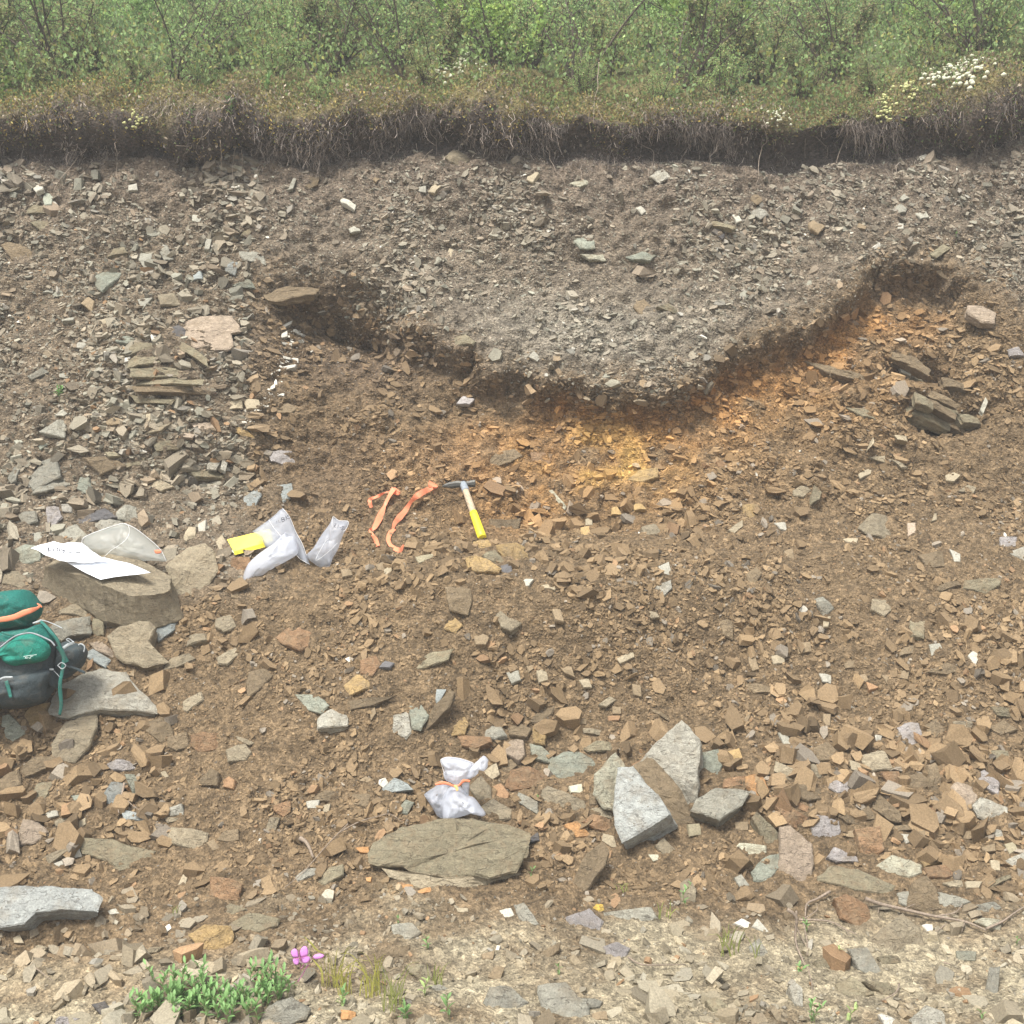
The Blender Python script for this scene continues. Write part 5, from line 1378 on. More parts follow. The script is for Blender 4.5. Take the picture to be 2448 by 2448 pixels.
def shrub_proto(kind, seed, h, nst, spread, nleaf, lsz, cols):
    stems, P, rs = grow_shrub(seed, h, nst, spread, nleaf, lsz, cols)
    root = empty(kind, (0, 0, 0))
    for st_ in stems:
        V, F = merge([tube_geo(p, r, 4) for p, r in st_]); mesh_obj('stem', V, F, M_BARK, root)
    ci = rs.randint(0, len(cols), len(P)); col = np.array(cols)[ci] * np.clip(rs.normal(1, .22, (len(P), 1)), .45, 1.6)
    up = np.repeat([[0, -.15, .6]], len(P), 0)
    leaf_cards(P, up, rs.uniform(lsz * .7, lsz * 1.25, len(P)), col, 'foliage', None, M_LEAF, None, asp=.72, up=.5, parent=root)
    return root
BIRCH = [(.31, .46, .17), (.40, .54, .21), (.23, .36, .14)]
WILLOW = [(.33, .46, .22), (.42, .54, .27), (.25, .37, .18)]
YELL = [(.35, .49, .15), (.42, .52, .16), (.27, .41, .14)]
BROWN = [(.36, .38, .16), (.38, .33, .18), (.28, .38, .16)]
protos = [shrub_proto('birch_shrub', 11, 1.15, 6, .55, 4200, .026, BIRCH), shrub_proto('birch_shrub', 12, .95, 7, .8, 4000, .024, BIRCH),
          shrub_proto('willow_shrub', 13, 1.3, 5, .45, 3400, .034, WILLOW), shrub_proto('willow_shrub', 14, .9, 6, .6, 2800, .032, YELL),
          shrub_proto('heath_shrub', 15, .55, 9, .9, 3600, .018, BROWN), shrub_proto('birch_shrub', 16, 1.4, 5, .7, 3800, .027, BIRCH),
          shrub_proto('heath_shrub', 17, .45, 10, 1.0, 3400, .017, BIRCH + BROWN)]
protos.append(shrub_proto('birch_shrub', 21, 1.1, 7, .95, 620, .026, BIRCH))
def copy_tree(o, parent=None):
    c = o.copy(); COL.objects.link(c); c.parent = parent
    for ch in list(o.children): copy_tree(ch, c)
    return c
used = [False] * len(protos)
def put_shrub(k, x, D, sc, rot):
    i = float(np.argmin((Dn - D) ** 2 + (Dn < 6.9) * 9 + (Zn < 3.9) * 9)); a = x / np.clip(D / 6.2, .5, 1.7)
    j = float(np.interp(a, AA, np.arange(nA))); P, _, _, U, V, _ = grid_sample(np.array([i]), np.array([j]))
    o = protos[k] if not used[k] else copy_tree(protos[k]); used[k] = True
    o.location = tuple(P[0] - np.array((0, 0, .02))); o.rotation_euler = (R(8), 0, rot); o.scale = (sc,) * 3
    return o, 1224 + FPX * P[0][0] / P[0][1]
rs = np.random.RandomState(5)
SHR = []
rowsD = [(7.4, .5, [4, 6, 6, 3]), (7.75, .5, [4, 6, 4]), (8.15, .75, [4, 1, 6, 3]), (8.7, .8, [0, 1, 3, 6]), (9.3, .8, [0, 2, 5, 1]), (10.1, .85, [5, 2, 0, 1]), (11.2, 1.0, [5, 2, 0]), (12.6, 1.15, [5, 2, 0])]
for rI, (D, gap, kinds) in enumerate(rowsD):
    hw = D * .50; x = -hw + rs.uniform(0, gap)
    while x < hw:
        k = kinds[rs.randint(len(kinds))]
        o, u = put_shrub(k, x + rs.uniform(-.1, .1), D + rs.uniform(-.2, .2), rs.uniform(.75, 1.15) * (.6 if rI == 0 else 1), rs.uniform(0, 6.28))
        SHR.append((o, u, rI, k)); x += gap * rs.uniform(.75, 1.3)
for x_ in (-3.1, -2.35, -1.35, -.75, -.1, .45, 1.15, 2.3, 3.2):
    o, u = put_shrub(7, x_, 7.62 + .12 * math.sin(x_ * 9), rs.uniform(.85, 1.15), rs.uniform(0, 6.28)); SHR.append((o, u, 0, 7))
ROWN = ['right on the turf lip', 'right behind the turf lip', 'a step behind the turf lip'] + [f'in the {q} row uphill' for q in ('fourth', 'fifth', 'sixth', 'seventh', 'last')]
KN = {0: 'leafy green birch shrub', 1: 'wide twiggy birch shrub', 2: 'tall pale green willow shrub', 3: 'yellowish green willow shrub', 4: 'low brownish heath shrub', 5: 'tall open birch shrub', 6: 'low mixed green heath shrub', 7: 'open twiggy shrub with bare branches'}
CT = {0: 'shrub', 1: 'shrub', 2: 'shrub', 3: 'shrub', 4: 'shrub', 5: 'shrub', 6: 'shrub'}
byk = {}
for o, u, rI, k in SHR: byk.setdefault((rI, k), []).append((u, o))
for (rI, k), lst in byk.items():
    lst.sort(key=lambda q: q[0])
    for i, (u, o) in enumerate(lst):
        pos = 'only one there' if len(lst) == 1 else (ORD[i] if i else 'first') + ' from left'
        tag(o, f'{KN[k]} {ROWN[rI]}, {pos}', 'shrub', 'shrubs on the hillside above the bank')
# spruces far up
M_NEEDLE = plain('spruce_needles', (.022, .045, .028), .8, .2, 80, .3)
def spruce(u, D, h, label):
    i = float(np.argmin((Dn - D) ** 2 + (Zn < 3.9) * 9)); x = (u - 1224) / FPX * D; j = float(np.interp(x / np.clip(D / 6.2, .5, 1.7), AA, np.arange(nA)))
    P = grid_sample(np.array([i]), np.array([j]))[0][0]
    root = empty('spruce_tree', tuple(P)); tag(root, label, 'tree', 'dark spruces at the top of the picture')
    V, F = tube_geo(np.array([P, P + (0, 0, h * .5), P + (0, 0, h)]), np.array([.05, .03, .006]), 6); mesh_obj('trunk', V, F, M_BARK, root)
    V = []; F = []; r2 = np.random.RandomState(int(u))
    for k in range(900):
        z = r2.uniform(.04, 1) ** 1.1 * h; rad = (1 - z / h) * h * .26 + .04; a = r2.uniform(0, 6.283); L = rad * r2.uniform(.6, 1.1)
        dr = np.array([np.cos(a), np.sin(a), -.25 + .1 * r2.randn()]); s = np.cross(dr, (0, 0, 1)); p0 = P + (0, 0, z)
        for q in range(4):
            f0 = q / 4; b = len(V); w = .05 * (1.2 - f0)
            c0 = p0 + dr * L * f0; c1 = p0 + dr * L * (f0 + .33) + (0, 0, .01)
            V += [c0 + s * w, c1, c0 - s * w, c0 + (0, 0, .02)]; F += [(b, b + 1, b + 3), (b + 2, b + 3, b + 1)]
    o = mesh_obj('crown', np.array(V), F, M_NEEDLE, root); o['kind'] = 'stuff'
spruce(880, 13.5, 1.9, 'dark spruce at the top edge left of centre behind birch leaves')
spruce(735, 14.5, 1.6, 'smaller dark spruce further left at the top edge')
spruce(10, 13.0, 1.5, 'dark bluish spruce in the top left corner')

M_GLARE = bpy.data.materials.new('lens_glare'); M_GLARE.use_nodes = True; _n = M_GLARE.node_tree.nodes; _n.remove(_n['Principled BSDF'])  # thin scattering volume, added to imitate the milky lens glare
_v = _n.new('ShaderNodeVolumePrincipled'); _v.inputs['Color'].default_value = (.93, .96, .97, 1); _v.inputs['Density'].default_value = .0075; _v.inputs['Anisotropy'].default_value = 0.0
M_GLARE.node_tree.links.new(_v.outputs[0], _n['Material Output'].inputs['Volume'])
hv = np.array([(x, y, z) for z in (-1.2, 24.) for y in (-18., 46.) for x in (-45., 45.)])
o = mesh_obj('glare_veil', hv, [(0, 2, 3, 1), (4, 5, 7, 6), (0, 1, 5, 4), (2, 6, 7, 3), (0, 4, 6, 2), (1, 3, 7, 5)], M_GLARE); o['kind'] = 'stuff'; o['label'] = 'thin pale veil added to imitate milky lens glare'

# ------------------------------------------------------------------ exposed roots, lichens, twigs
ROOTS = '''A 440,880 370,970 300,1080|2.6
A 640,850 660,920 665,1010|1.2
A 1330,820 1310,950 1325,1080|1.4
A 1360,840 1362,990|1.8
A 1180,730 1130,780 1105,840|1.4
A 1080,820 1055,850 1030,885|1.3
A 990,820 1070,825|1.3
A 1240,790 1250,980|2.0
A 600,820 610,870 585,920|1.2
A 1720,780 1740,830 1755,885|1.2
A 1930,930 1905,1010|1.2
B 1455,350 1450,480 1430,580 1400,640 1410,750|2.4
B 1430,580 1470,650 1515,755|1.8
B 1430,580 1425,700|1.2
B 1470,650 1450,740|1.1
B 1170,830 1190,920 1230,990 1265,1040|1.7
B 505,740 535,800 540,870|1.4
B 520,840 480,870 445,915|1.6
B 745,730 725,765 700,790|1.9
B 640,720 590,730 555,790|1.3
B 960,720 970,770 945,840|1.3
B 1690,810 1760,860 1755,960|1.5
B 1140,790 1145,880|1.3
B 30,600 45,640 70,680|1.3
B 320,830 280,910|1.2
B 60,850 30,920|1.3
C 455,710 480,790 450,850 435,1000 415,1070|1.9
C 460,760 450,800 460,850|1.4
C 940,700 920,790 880,900 890,960|1.9
C 1060,660 980,700 950,700|1.3
C 920,765 860,810|1.3
C 0,765 110,790 130,870|1.8
C 580,790 590,860|1.2
C 760,770 820,830 825,870|1.2
C 700,780 700,890|1.2
C 955,700 945,800|1.4
C 520,780 520,850|1.1'''
rr = np.random.RandomState(3)
for ln in ROOTS.splitlines():
    a, w = ln.split('|'); tile, *pts = a.split(); px = tp(tile, [tuple(float(q) for q in p.split(',')) for p in pts])
    W_ = [pt(u, v, .035 + .02 * rr.rand() * (0 if i == 0 else 1)) for i, (u, v) in enumerate(px)]
    ymin = min(p[1] for p in W_)
    W_ = [p - (p - CAM) / p[1] * max(0, (p[1] - ymin - .10)) for p in W_]     # hang free in front of the hollow instead of dipping into it
    W_ = smooth_path(np.array(W_), 3); W_[1:-1] += rr.normal(size=W_[1:-1].shape) * .004
    r = float(w) * .0011
    tube('root', W_, np.linspace(r * 1.25, r * .6, len(W_)), M_ROOT, TURFB, 6, 3)

def ball(c, r, seed):
    rs_ = np.random.RandomState(seed); V = []; F = []
    nu, nv = 8, 5
    for a in range(nv + 1):
        th = np.pi * a / nv
        for b in range(nu):
            ph = 2 * np.pi * b / nu; k = r * (1 + rs_.uniform(-.16, .16))
            V.append(c + k * np.array([np.sin(th) * np.cos(ph), np.sin(th) * np.sin(ph), np.cos(th) * .8]))
    for a in range(nv):
        for b in range(nu):
            b2 = (b + 1) % nu; F.append((a * nu + b, (a + 1) * nu + b, (a + 1) * nu + b2, a * nu + b2))
    return np.array(V), F
M_LICH = plain('pale_lichen', (.56, .56, .42), .95, .1, 300, .3, .6, .002)
M_LICHY = plain('yellow_lichen', (.50, .50, .24), .95, .1, 300, .3, .6, .002)
def lichen(tile, cx, cy, sx, sy, n, r, mat, label, seed):
    rs_ = np.random.RandomState(seed); parts = []
    for k in range(n):
        x, y = cx + rs_.normal() * sx * .5, cy + rs_.normal() * sy * .5
        (u, v), = tp(tile, [(x, y)]); p = pt(u, v, .02 + .03 * rs_.rand()) + (0, 0, .015)
        parts.append(ball(p, r * rs_.uniform(.6, 1.25), seed * 100 + k))
    V, F = merge(parts); root = empty('lichen_clump', tuple(V.mean(0))); o = mesh_obj('lobes', V, F, mat, root, True); o['kind'] = 'stuff'; tag(root, label, 'lichen', 'lichen clumps on the turf')
lichen('C', 1530, 390, 190, 110, 150, .015, M_LICH, 'biggest cauliflower like white lichen clump at the upper right', 1)
lichen('C', 1160, 620, 60, 100, 45, .011, M_LICHY, 'yellowish lichen clump hanging over the peat lip at the right', 2)
lichen('C', 1290, 510, 45, 60, 28, .011, M_LICHY, 'small pale lichen clump between the yellowish and biggest clumps', 3)
lichen('C', 1080, 230, 180, 40, 30, .010, M_LICH, 'faint grey lichen clump in the shrubs left of the biggest clump', 4)
lichen('B', 600, 390, 180, 80, 80, .011, M_LICH, 'loose whitish lichen patch on the turf at the top centre', 5)
lichen('B', 690, 330, 70, 30, 26, .010, M_LICH, 'slim lichen strip just above the loose whitish patch', 6)
lichen('A', 760, 690, 80, 60, 26, .009, M_LICHY, 'pale yellow lichen clump on the lip at the upper left', 7)
lichen('C', 540, 660, 90, 50, 30, .008, M_LICH, 'grey frilly lichen clump drooping over the lip right of centre', 8)
lichen('C', 900, 330, 60, 50, 18, .008, M_LICH, 'tiny lichen tuft above the turf right of centre', 9)

def twig_thing(tile, runs, label, name='dead_branch', off=.03, group=None):
    allp = tp(tile, [p for r_, _ in runs for p in r_]); first = pt(*allp[0], off)
    root = empty(name, tuple(first)); tag(root, label, 'branch', group)
    for r_, w in runs:
        px = tp(tile, r_); Wp = [pt(u, v, off) for u, v in px]
        D0 = min(p[1] for p in Wp); Wp = [p - (p - CAM) / p[1] * max(0, p[1] - D0 - .12) for p in Wp]
        tube('twig', np.array(Wp), np.linspace(w * .00115, w * .0005, 4), M_TWIG, root, 6, 4)
twig_thing('L', [([(840, 780), (770, 820), (710, 850), (700, 920)], 5)], 'short pale broken twig left of the rounded reddish boulder', 'broken_twig')
twig_thing('L', [([(600, 880), (650, 930), (645, 1060), (700, 1200)], 6), ([(650, 890), (655, 990), (720, 1110)], 3), ([(665, 940), (740, 940), (840, 950), (920, 990), (990, 1022)], 4), ([(920, 985), (950, 1030)], 2), ([(690, 960), (710, 1060), (710, 1140)], 3), ([(700, 930), (760, 890), (770, 860)], 2), ([(710, 1200), (735, 1290), (740, 1360)], 2)], 'tangled dead branch standing in the pit below the pinkish tan block')
twig_thing('L', [([(1040, 820), (1120, 850), (1250, 880), (1430, 920), (1600, 950), (1720, 1000)], 7), ([(1250, 880), (1320, 850)], 2), ([(1430, 920), (1540, 900), (1590, 850)], 3), ([(1720, 990), (1810, 950), (1880, 900), (1960, 850)], 4), ([(1600, 950), (1580, 1010)], 2), ([(1120, 850), (1110, 900)], 2), ([(1500, 960), (1430, 1010)], 2)], 'long dead branch lying across the lower right rocks')
twig_thing('L', [([(1230, 1300), (1210, 1350), (1130, 1395)], 3)], 'thin curved twig beneath the flat rectangular slate', 'broken_twig')
twig_thing('L', [([(1480, 1180), (1520, 1192)], 3)], 'tiny pale twig on the sand at the lower right', 'broken_twig')
twig_thing('K', [([(0, 445), (100, 390), (200, 360), (280, 345), (350, 390)], 2.5)], 'bowed thin twig left of the widest slab', 'broken_twig')
twig_thing('J', [([(1960, 400), (1860, 500), (1780, 590), (1700, 680), (1600, 760)], 2.6)], 'long straight thin twig slanting left of the widest slab', 'broken_twig')
twig_thing('J', [([(1690, 480), (1730, 510), (1765, 590)], 9)], 'short thick weathered stick among flat stones', 'broken_twig')
twig_thing('J', [([(700, 170), (690, 220), (665, 290), (670, 340)], 5), ([(690, 230), (740, 290), (800, 330)], 2)], 'brown forked twig propping the leaning blue stone', 'broken_twig')
twig_thing('K', [([(1620, 1150), (1690, 1190), (1800, 1195), (1940, 1190)], 3)], 'dark twig lying along the sand at the bottom right of centre', 'broken_twig')
twig_thing('B', [([(435, 1085), (410, 1140), (370, 1210)], 1.8)], 'thin root like twig on the face left of centre', 'broken_twig')
twig_thing('B', [([(1930, 80), (1800, 130), (1700, 180), (1600, 260)], 3)], 'bare slanting branch in the shrubs right of centre', off=.25)
twig_thing('J', [([(190, 1205), (240, 1240), (295, 1285)], 1.6)], 'fine straw on the brown soil under the wide pale slab', 'broken_twig')

# ------------------------------------------------------------------ plants in the foreground
def leaf_mesh():
    n = 6; V = []; F = []
    for i in range(n + 1):
        t = i / n; w = .15 * math.sin(math.pi * min(1, t * .92 + .06)) ** .8 if 0 < i < n else .012; z = .10 * math.sin(t * 2.4) - .10 * t * t
        V += [(-w, t, z + w * .45), (0, t, z), (w, t, z + w * .45)]
    for i in range(n):
        a = i * 3; F += [(a, a + 1, a + 4, a + 3), (a + 1, a + 2, a + 5, a + 4)]
    me = bpy.data.meshes.new('leaf'); me.from_pydata(V, [], F); me.polygons.foreach_set('use_smooth', [True] * len(me.polygons)); return me
def green(name, c1):
    m = leaf_material(name, .55, .3); 
    for nd in m.node_tree.nodes:
        if nd.type == 'ATTRIBUTE': 
            N = m.node_tree.nodes; rgb = N.new('ShaderNodeRGB'); rgb.outputs[0].default_value = (*c1, 1)
            for l in list(nd.outputs['Color'].links): m.node_tree.links.new(rgb.outputs[0], l.to_socket)
    return m
M_PLANT = green('fireweed_leaf', (.21, .36, .13)); M_PLANT2 = green('pale_green_leaf', (.36, .46, .18)); M_STEM = plain('green_stem', (.20, .20, .09), .7)
LM1 = leaf_mesh(); LM1.materials.append(M_PLANT); LM2 = leaf_mesh(); LM2.materials.append(M_PLANT2)
from mathutils import Matrix
def plant(tile, x, y, h, nlv, lsz, label, kind=0, seed=0, group='small green plants', stems=1, spread=.3, off=0.0):
    rs_ = np.random.RandomState(seed + int(x) + int(y)); (u, v), = tp(tile, [(x, y)])
    base = pt(u, v, off); root = empty('leafy_plant', tuple(base)); tag(root, label, 'plant', group)
    for s_ in range(stems):
        a = rs_.uniform(0, 6.28); r0 = rs_.uniform(0, spread) * h if stems > 1 else 0
        p = base + np.array([np.cos(a) * r0, np.sin(a) * r0 * .6, 0]); hh = h * rs_.uniform(.7, 1.1)
        pts = np.array([p - (0, 0, .02), p + (rs_.normal() * .1 * hh, -.1 * hh, hh * .5), p + (rs_.normal() * .2 * hh, -.25 * hh, hh)])
        tube('stem', pts, [.0016, .0009], M_STEM, root, 5, 4)
        Q = smooth_path(pts, 6)
        for k in range(nlv):
            t = .25 + .75 * k / max(1, nlv - 1); q = Q[int(t * (len(Q) - 1))]; ang = k * 2.4 + rs_.uniform(-.3, .3)
            o = bpy.data.objects.new('leaf', (LM1, LM2)[kind]); link(o, root)
            s = lsz * rs_.uniform(.75, 1.2) * (1 - .25 * t); pitch = R(rs_.uniform(5, 45) + 30 * t)
            o.location = tuple(q - base); o.rotation_euler = (pitch, rs_.uniform(-.3, .3), ang); o.scale = (s * 1.15, s, s)
pos = [(960, 1340), (1050, 1350), (1000, 1420), (1110, 1410), (1190, 1380), (900, 1450), (830, 1490), (1080, 1480), (1180, 1470), (1280, 1430), (1280, 1500), (1370, 1450), (1440, 1410), (1480, 1350), (1540, 1330), (1400, 1510), (980, 1500), (1560, 1400)]
rel = ['tallest at the back left', 'back row second from left', 'middle left', 'middle second', 'back centre', 'left outer', 'leftmost low', 'front centre', 'front right of centre', 'middle right', 'front third from right', 'middle right of centre', 'right back', 'right behind the grey boulder', 'rightmost upright', 'front beside the grey boulder', 'front left of centre', 'right edge low']
for i, ((x, y), rl) in enumerate(zip(pos, rel)):
    plant('J', x, y, .06 if i not in (0, 13, 14) else .10, 9, .036, f'leafy green plant in the bottom patch, {rl}', 0, i, 'leafy green plants at the bottom edge', stems=5, off=.0, spread=1.3)
for k, (tile, x, y, h, n, ls, lab, kd, st_) in enumerate([
    ('K', 490, 1110, .05, 8, .028, 'small star shaped seedling right of the brown slabs by the grass', 0, 1), ('K', 1080, 700, .035, 7, .026, 'small green seedling at the right tip of the widest slab', 0, 1),
    ('K', 360, 1510, .06, 9, .032, 'leafy seedling at the bottom edge under the tall grass', 0, 2), ('K', 620, 1500, .075, 8, .040, 'bright green broad leaved seedling at the bottom edge', 0, 1),
    ('K', 20, 1430, .05, 6, .034, 'green seedling beside the orange stone at the bottom', 0, 1), ('K', 1230, 1250, .03, 5, .024, 'grey green seedling above the broad flat slab', 0, 1),
    ('K', 320, 960, .03, 5, .02, 'tiny pale seedling on the lilac flake above the grass', 0, 1), ('K', 480, 1370, .06, 8, .032, 'yellowish green seedling right of the tall grass', 1, 1),
    ('L', 40, 870, .09, 12, .028, 'feathery green plant left of the whitish stones', 0, 1), ('L', 700, 1010, .06, 10, .022, 'green sprig growing inside the dead branch', 0, 1),
    ('L', 880, 1170, .05, 7, .028, 'bright seedling left of the flat rectangular slate', 1, 1), ('L', 670, 1250, .04, 6, .034, 'wide leaved seedling at the foot of the dead branch', 0, 1),
    ('L', 740, 1520, .07, 11, .026, 'green plant cut by the bottom edge at the right', 0, 2), ('L', 950, 1520, .05, 7, .036, 'yellow green plant cut by the bottom edge at the right', 1, 1),
    ('L', 300, 630, .025, 7, .020, 'tiny grey green rosette left of the pinkish tan block', 0, 1), ('L', 1890, 1090, .03, 5, .02, 'tiny seedling on the sand at the right edge', 0, 1),
    ('D', 340, 830, .05, 10, .045, 'small green weed on the left part of the bank', 0, 2), ('C', 1550, 1350, .04, 8, .035, 'small green weed high on the right of the bank', 0, 1),
    ('A', 1070, 720, .10, 12, .055, 'round leaved green plant on the lip at the left', 0, 2), ('A', 1290, 660, .10, 12, .055, 'round leaved green plant on the lip right of its neighbour', 0, 2),
    ('A', 1520, 520, .10, 10, .05, 'round leaved green plant on top of the turf left of centre', 0, 2), ('K', 1110, 270, .02, 5, .016, 'tiny sprout between grey stones right of the tied bag', 0, 1),
    ('J', 1930, 1440, .04, 5, .03, 'green leaf cluster left of the orange stone at the bottom', 1, 1), ('L', 1700, 1500, .03, 5, .026, 'small seedling near the bottom right corner', 0, 1),
    ('J', 1660, 1330, .02, 5, .015, 'tiny seedling at the foot of the purple flower', 0, 1)]):
    plant(tile, x, y, h, n, ls, lab, kd, 50 + k, stems=st_)

M_GRASS = green('grass_blade', (.30, .33, .10)); M_GRASS2 = green('grass_blade_yellow', (.42, .40, .10))
def grass(tile, x, y, n, h, sp, label, mat, seed):
    rs_ = np.random.RandomState(seed); (u, v), = tp(tile, [(x, y)]); base = pt(u, v, .01); root = empty('grass_tuft', tuple(base)); tag(root, label, 'grass', 'thin grass tufts on the sand')
    for k in range(n):
        a = rs_.uniform(0, 6.28); p = base + np.array([np.cos(a) * sp * rs_.rand(), np.sin(a) * sp * .4, -.01]); hh = h * rs_.uniform(.45, 1.1); l = rs_.normal() * .22
        P = np.array([p, p + (l * .3 * hh, -.05 * hh, hh * .45), p + (l * hh, -.12 * hh, hh * .85), p + (l * 1.7 * hh, -.2 * hh, hh * (1 - abs(l) * .2))])
        V, F = ribbon_geo(P, np.array([.0022, .003, .002, .0006]) * rs_.uniform(.7, 1.4), np.array([1, .3 * rs_.normal(), 0.]), .0002, 4); mesh_obj('blade', V, F, mat, root)
grass('K', 180, 1350, 22, .15, .05, 'tallest yellow green grass tuft below the brown slab', M_GRASS2, 1)
grass('K', 290, 1430, 24, .15, .06, 'dense green grass tuft right beside the tallest one', M_GRASS, 2)
grass('K', 30, 1360, 14, .13, .03, 'thin grass tuft between the flower and the tallest tuft', M_GRASS2, 3)
grass('K', 540, 1290, 12, .08, .03, 'sparse faded grass tuft right of the tall tufts', M_GRASS, 4)
grass('J', 1880, 1310, 16, .14, .04, 'grass tuft growing right beside the purple flower', M_GRASS2, 5)
grass('L', 270, 1120, 16, .11, .05, 'sparse grass tuft left of the whitish stones', M_GRASS, 6)
grass('L', 430, 1150, 5, .11, .01, 'few grass blades right of the sparse tuft', M_GRASS, 7)
grass('K', 1590, 770, 6, .05, .03, 'short grass wisps behind the long flush slab', M_GRASS, 8)
grass('K', 1820, 920, 7, .07, .03, 'grass wisps at the right end of the long flush slab', M_GRASS, 9)
grass('J', 980, 900, 5, .05, .02, 'grass wisps on the sand near the ochre nodule', M_GRASS, 10)

# the purple flower
M_PETAL = plain('petal', (.62, .25, .62), .6, .2, 200, .15); M_PETALD = plain('sepal', (.33, .08, .22), .6, .2, 200, .15)
fb = pt(*tp('Y', [(500, 1230)])[0], .02); Df = fb[1] - .05
fl = empty('fireweed_flower', tuple(fb)); tag(fl, 'purple fireweed bloom with four petals above the leafy plants', 'flower')
def ypt(x, y, dd=0.0): (u, v), = tp('Y', [(x, y)]); return at_depth(u, v, Df - dd)
for poly in ([(530, 660), (500, 520), (440, 460), (360, 500), (345, 580), (400, 670)], [(560, 660), (550, 520), (620, 420), (690, 410), (740, 500), (720, 630)],
             [(530, 690), (400, 690), (390, 760), (420, 820), (500, 840), (540, 760)], [(580, 680), (740, 640), (790, 700), (740, 780), (680, 800), (600, 780)]):
    V, F = puff_geo(tp('Y', poly), Df - .012, .0035, .0005, seed=3, crease=.3, rings=4, sub=3); mesh_obj('petal', V, F, M_PETAL, fl, True)
V, F = puff_geo(tp('Y', [(850, 650), (900, 600), (1000, 580), (1090, 600), (1110, 640), (1040, 690), (940, 700), (880, 690)]), Df - .01, .008, .006, seed=4, rings=5); mesh_obj('bud', V, F, M_PETAL, fl, True)
for a in ([(555, 670), (540, 580), (520, 480)], [(550, 680), (470, 690), (390, 700)], [(560, 680), (650, 645), (740, 640)], [(570, 690), (580, 760), (600, 800)]):
    tube('sepal', np.array([ypt(x, y, .018) for x, y in a]), [.0018, .0007], M_PETALD, fl, 5, 3)
for a in ([(500, 1230), (600, 1080), (700, 900), (820, 700), (880, 640)], [(580, 940), (555, 850), (560, 700)], [(590, 930), (660, 780), (740, 650)], [(640, 1000), (720, 880), (800, 820)]):
    tube('stem', np.array([ypt(x, y, .002) for x, y in a]), [.0014, .0009], M_PETALD, fl, 5, 4)
for a in ([(640, 180), (800, 330), (950, 500), (1110, 560)], [(840, 700), (950, 830), (1050, 980), (1090, 1260)]):
    V, F = ribbon_geo(np.array([ypt(x, y, .01) for x, y in a]), [.001, .006, .006, .002], px_side(a) * [1, 1, 1], .0003); mesh_obj('leaf', V, F, M_GRASS2, fl)

# ------------------------------------------------------------------ paper, bags, notebook
M_PAPER = plain('paper', (.86, .88, .92), .8, .2, 30, .04, .1); M_INK = plain('marker_ink', (.02, .02, .03), .6)
M_BAG = plastic('clear_plastic', (.58, .62, .70), .50); M_BAG2 = plastic('milky_plastic', (.70, .73, .80), .64); M_BAG3 = plastic('thin_clear_plastic', (.58, .60, .56), .45)
def flag_mat():
    m, N, L, b = nt('orange_flagging'); b.inputs['Base Color'].default_value = (.95, .36, .20, 1); b.inputs['Roughness'].default_value = .45
    tl = N.new('ShaderNodeBsdfTranslucent'); tl.inputs[0].default_value = (.95, .33, .18, 1); mx = N.new('ShaderNodeMixShader'); mx.inputs[0].default_value = .3
    L.new(b.outputs[0], mx.inputs[1]); L.new(tl.outputs[0], mx.inputs[2]); L.new(mx.outputs[0], N['Material Output'].inputs[0]); return m
M_FLAG = flag_mat()
def plane_pt(u, v, c, n): d = ray(u, v); return CAM + d * (np.dot(c - CAM, n) / np.dot(d, n))
GLYPH = {'K': [[(0, 0), (0, 1)], [(.6, 1), (0, .5), (.65, 0)]], 'i': [[(.1, 0), (.1, .6)], [(.1, .78), (.1, .84)]], 'n': [[(0, 0), (0, .6)], [(0, .45), (.2, .6), (.38, .5), (.4, 0)]],
         'g': [[(.4, .55), (.1, .6), (0, .3), (.15, .05), (.4, .2), (.42, .6), (.4, -.25), (.1, -.35)]], 'B': [[(0, 0), (0, 1), (.45, .85), (.4, .6), (0, .52), (.5, .35), (.45, .05), (0, 0)]],
         '1': [[(.2, 0), (.2, 1)]], '2': [[(0, .8), (.25, 1), (.5, .75), (.05, .05), (.55, .05)]], '3': [[(0, .95), (.45, .85), (.15, .55), (.5, .3), (.3, 0), (0, .1)]], '-': [[(.05, .45), (.45, .45)]],
         'S': [[(.5, .9), (.2, 1), (.05, .75), (.45, .35), (.3, 0), (0, .1)]], 'L': [[(0, 1), (0, 0), (.45, 0)]], 'X': [[(0, 1), (.55, 0)], [(.55, 1), (0, 0)]]}
def write(text, tile, x0, y0, adv, up, posfn, parent, w=.0016, name='lettering', gap=1.0):
    """pen strokes; adv/up are the pixel vectors (in tile units) of one letter width and one letter height"""
    parts = []; pen = 0.0
    for ch in text:
        if ch == ' ': pen += .6 * gap; continue
        for st_ in GLYPH[ch]:
            P = []
            for gx_, gy_ in st_:
                X_ = x0 + adv[0] * (pen + gx_) + up[0] * gy_; Y_ = y0 + adv[1] * (pen + gx_) + up[1] * gy_
                (u, v), = tp(tile, [(X_, Y_)]); P.append(posfn(u, v))
            Q = np.array(P); parts.append(tube_geo(smooth_path(Q, 2) if len(Q) > 2 else Q, w / 2, 4))
        pen += .78 * gap
    V, F = merge(parts); return mesh_obj(name, V, F, M_INK, parent)
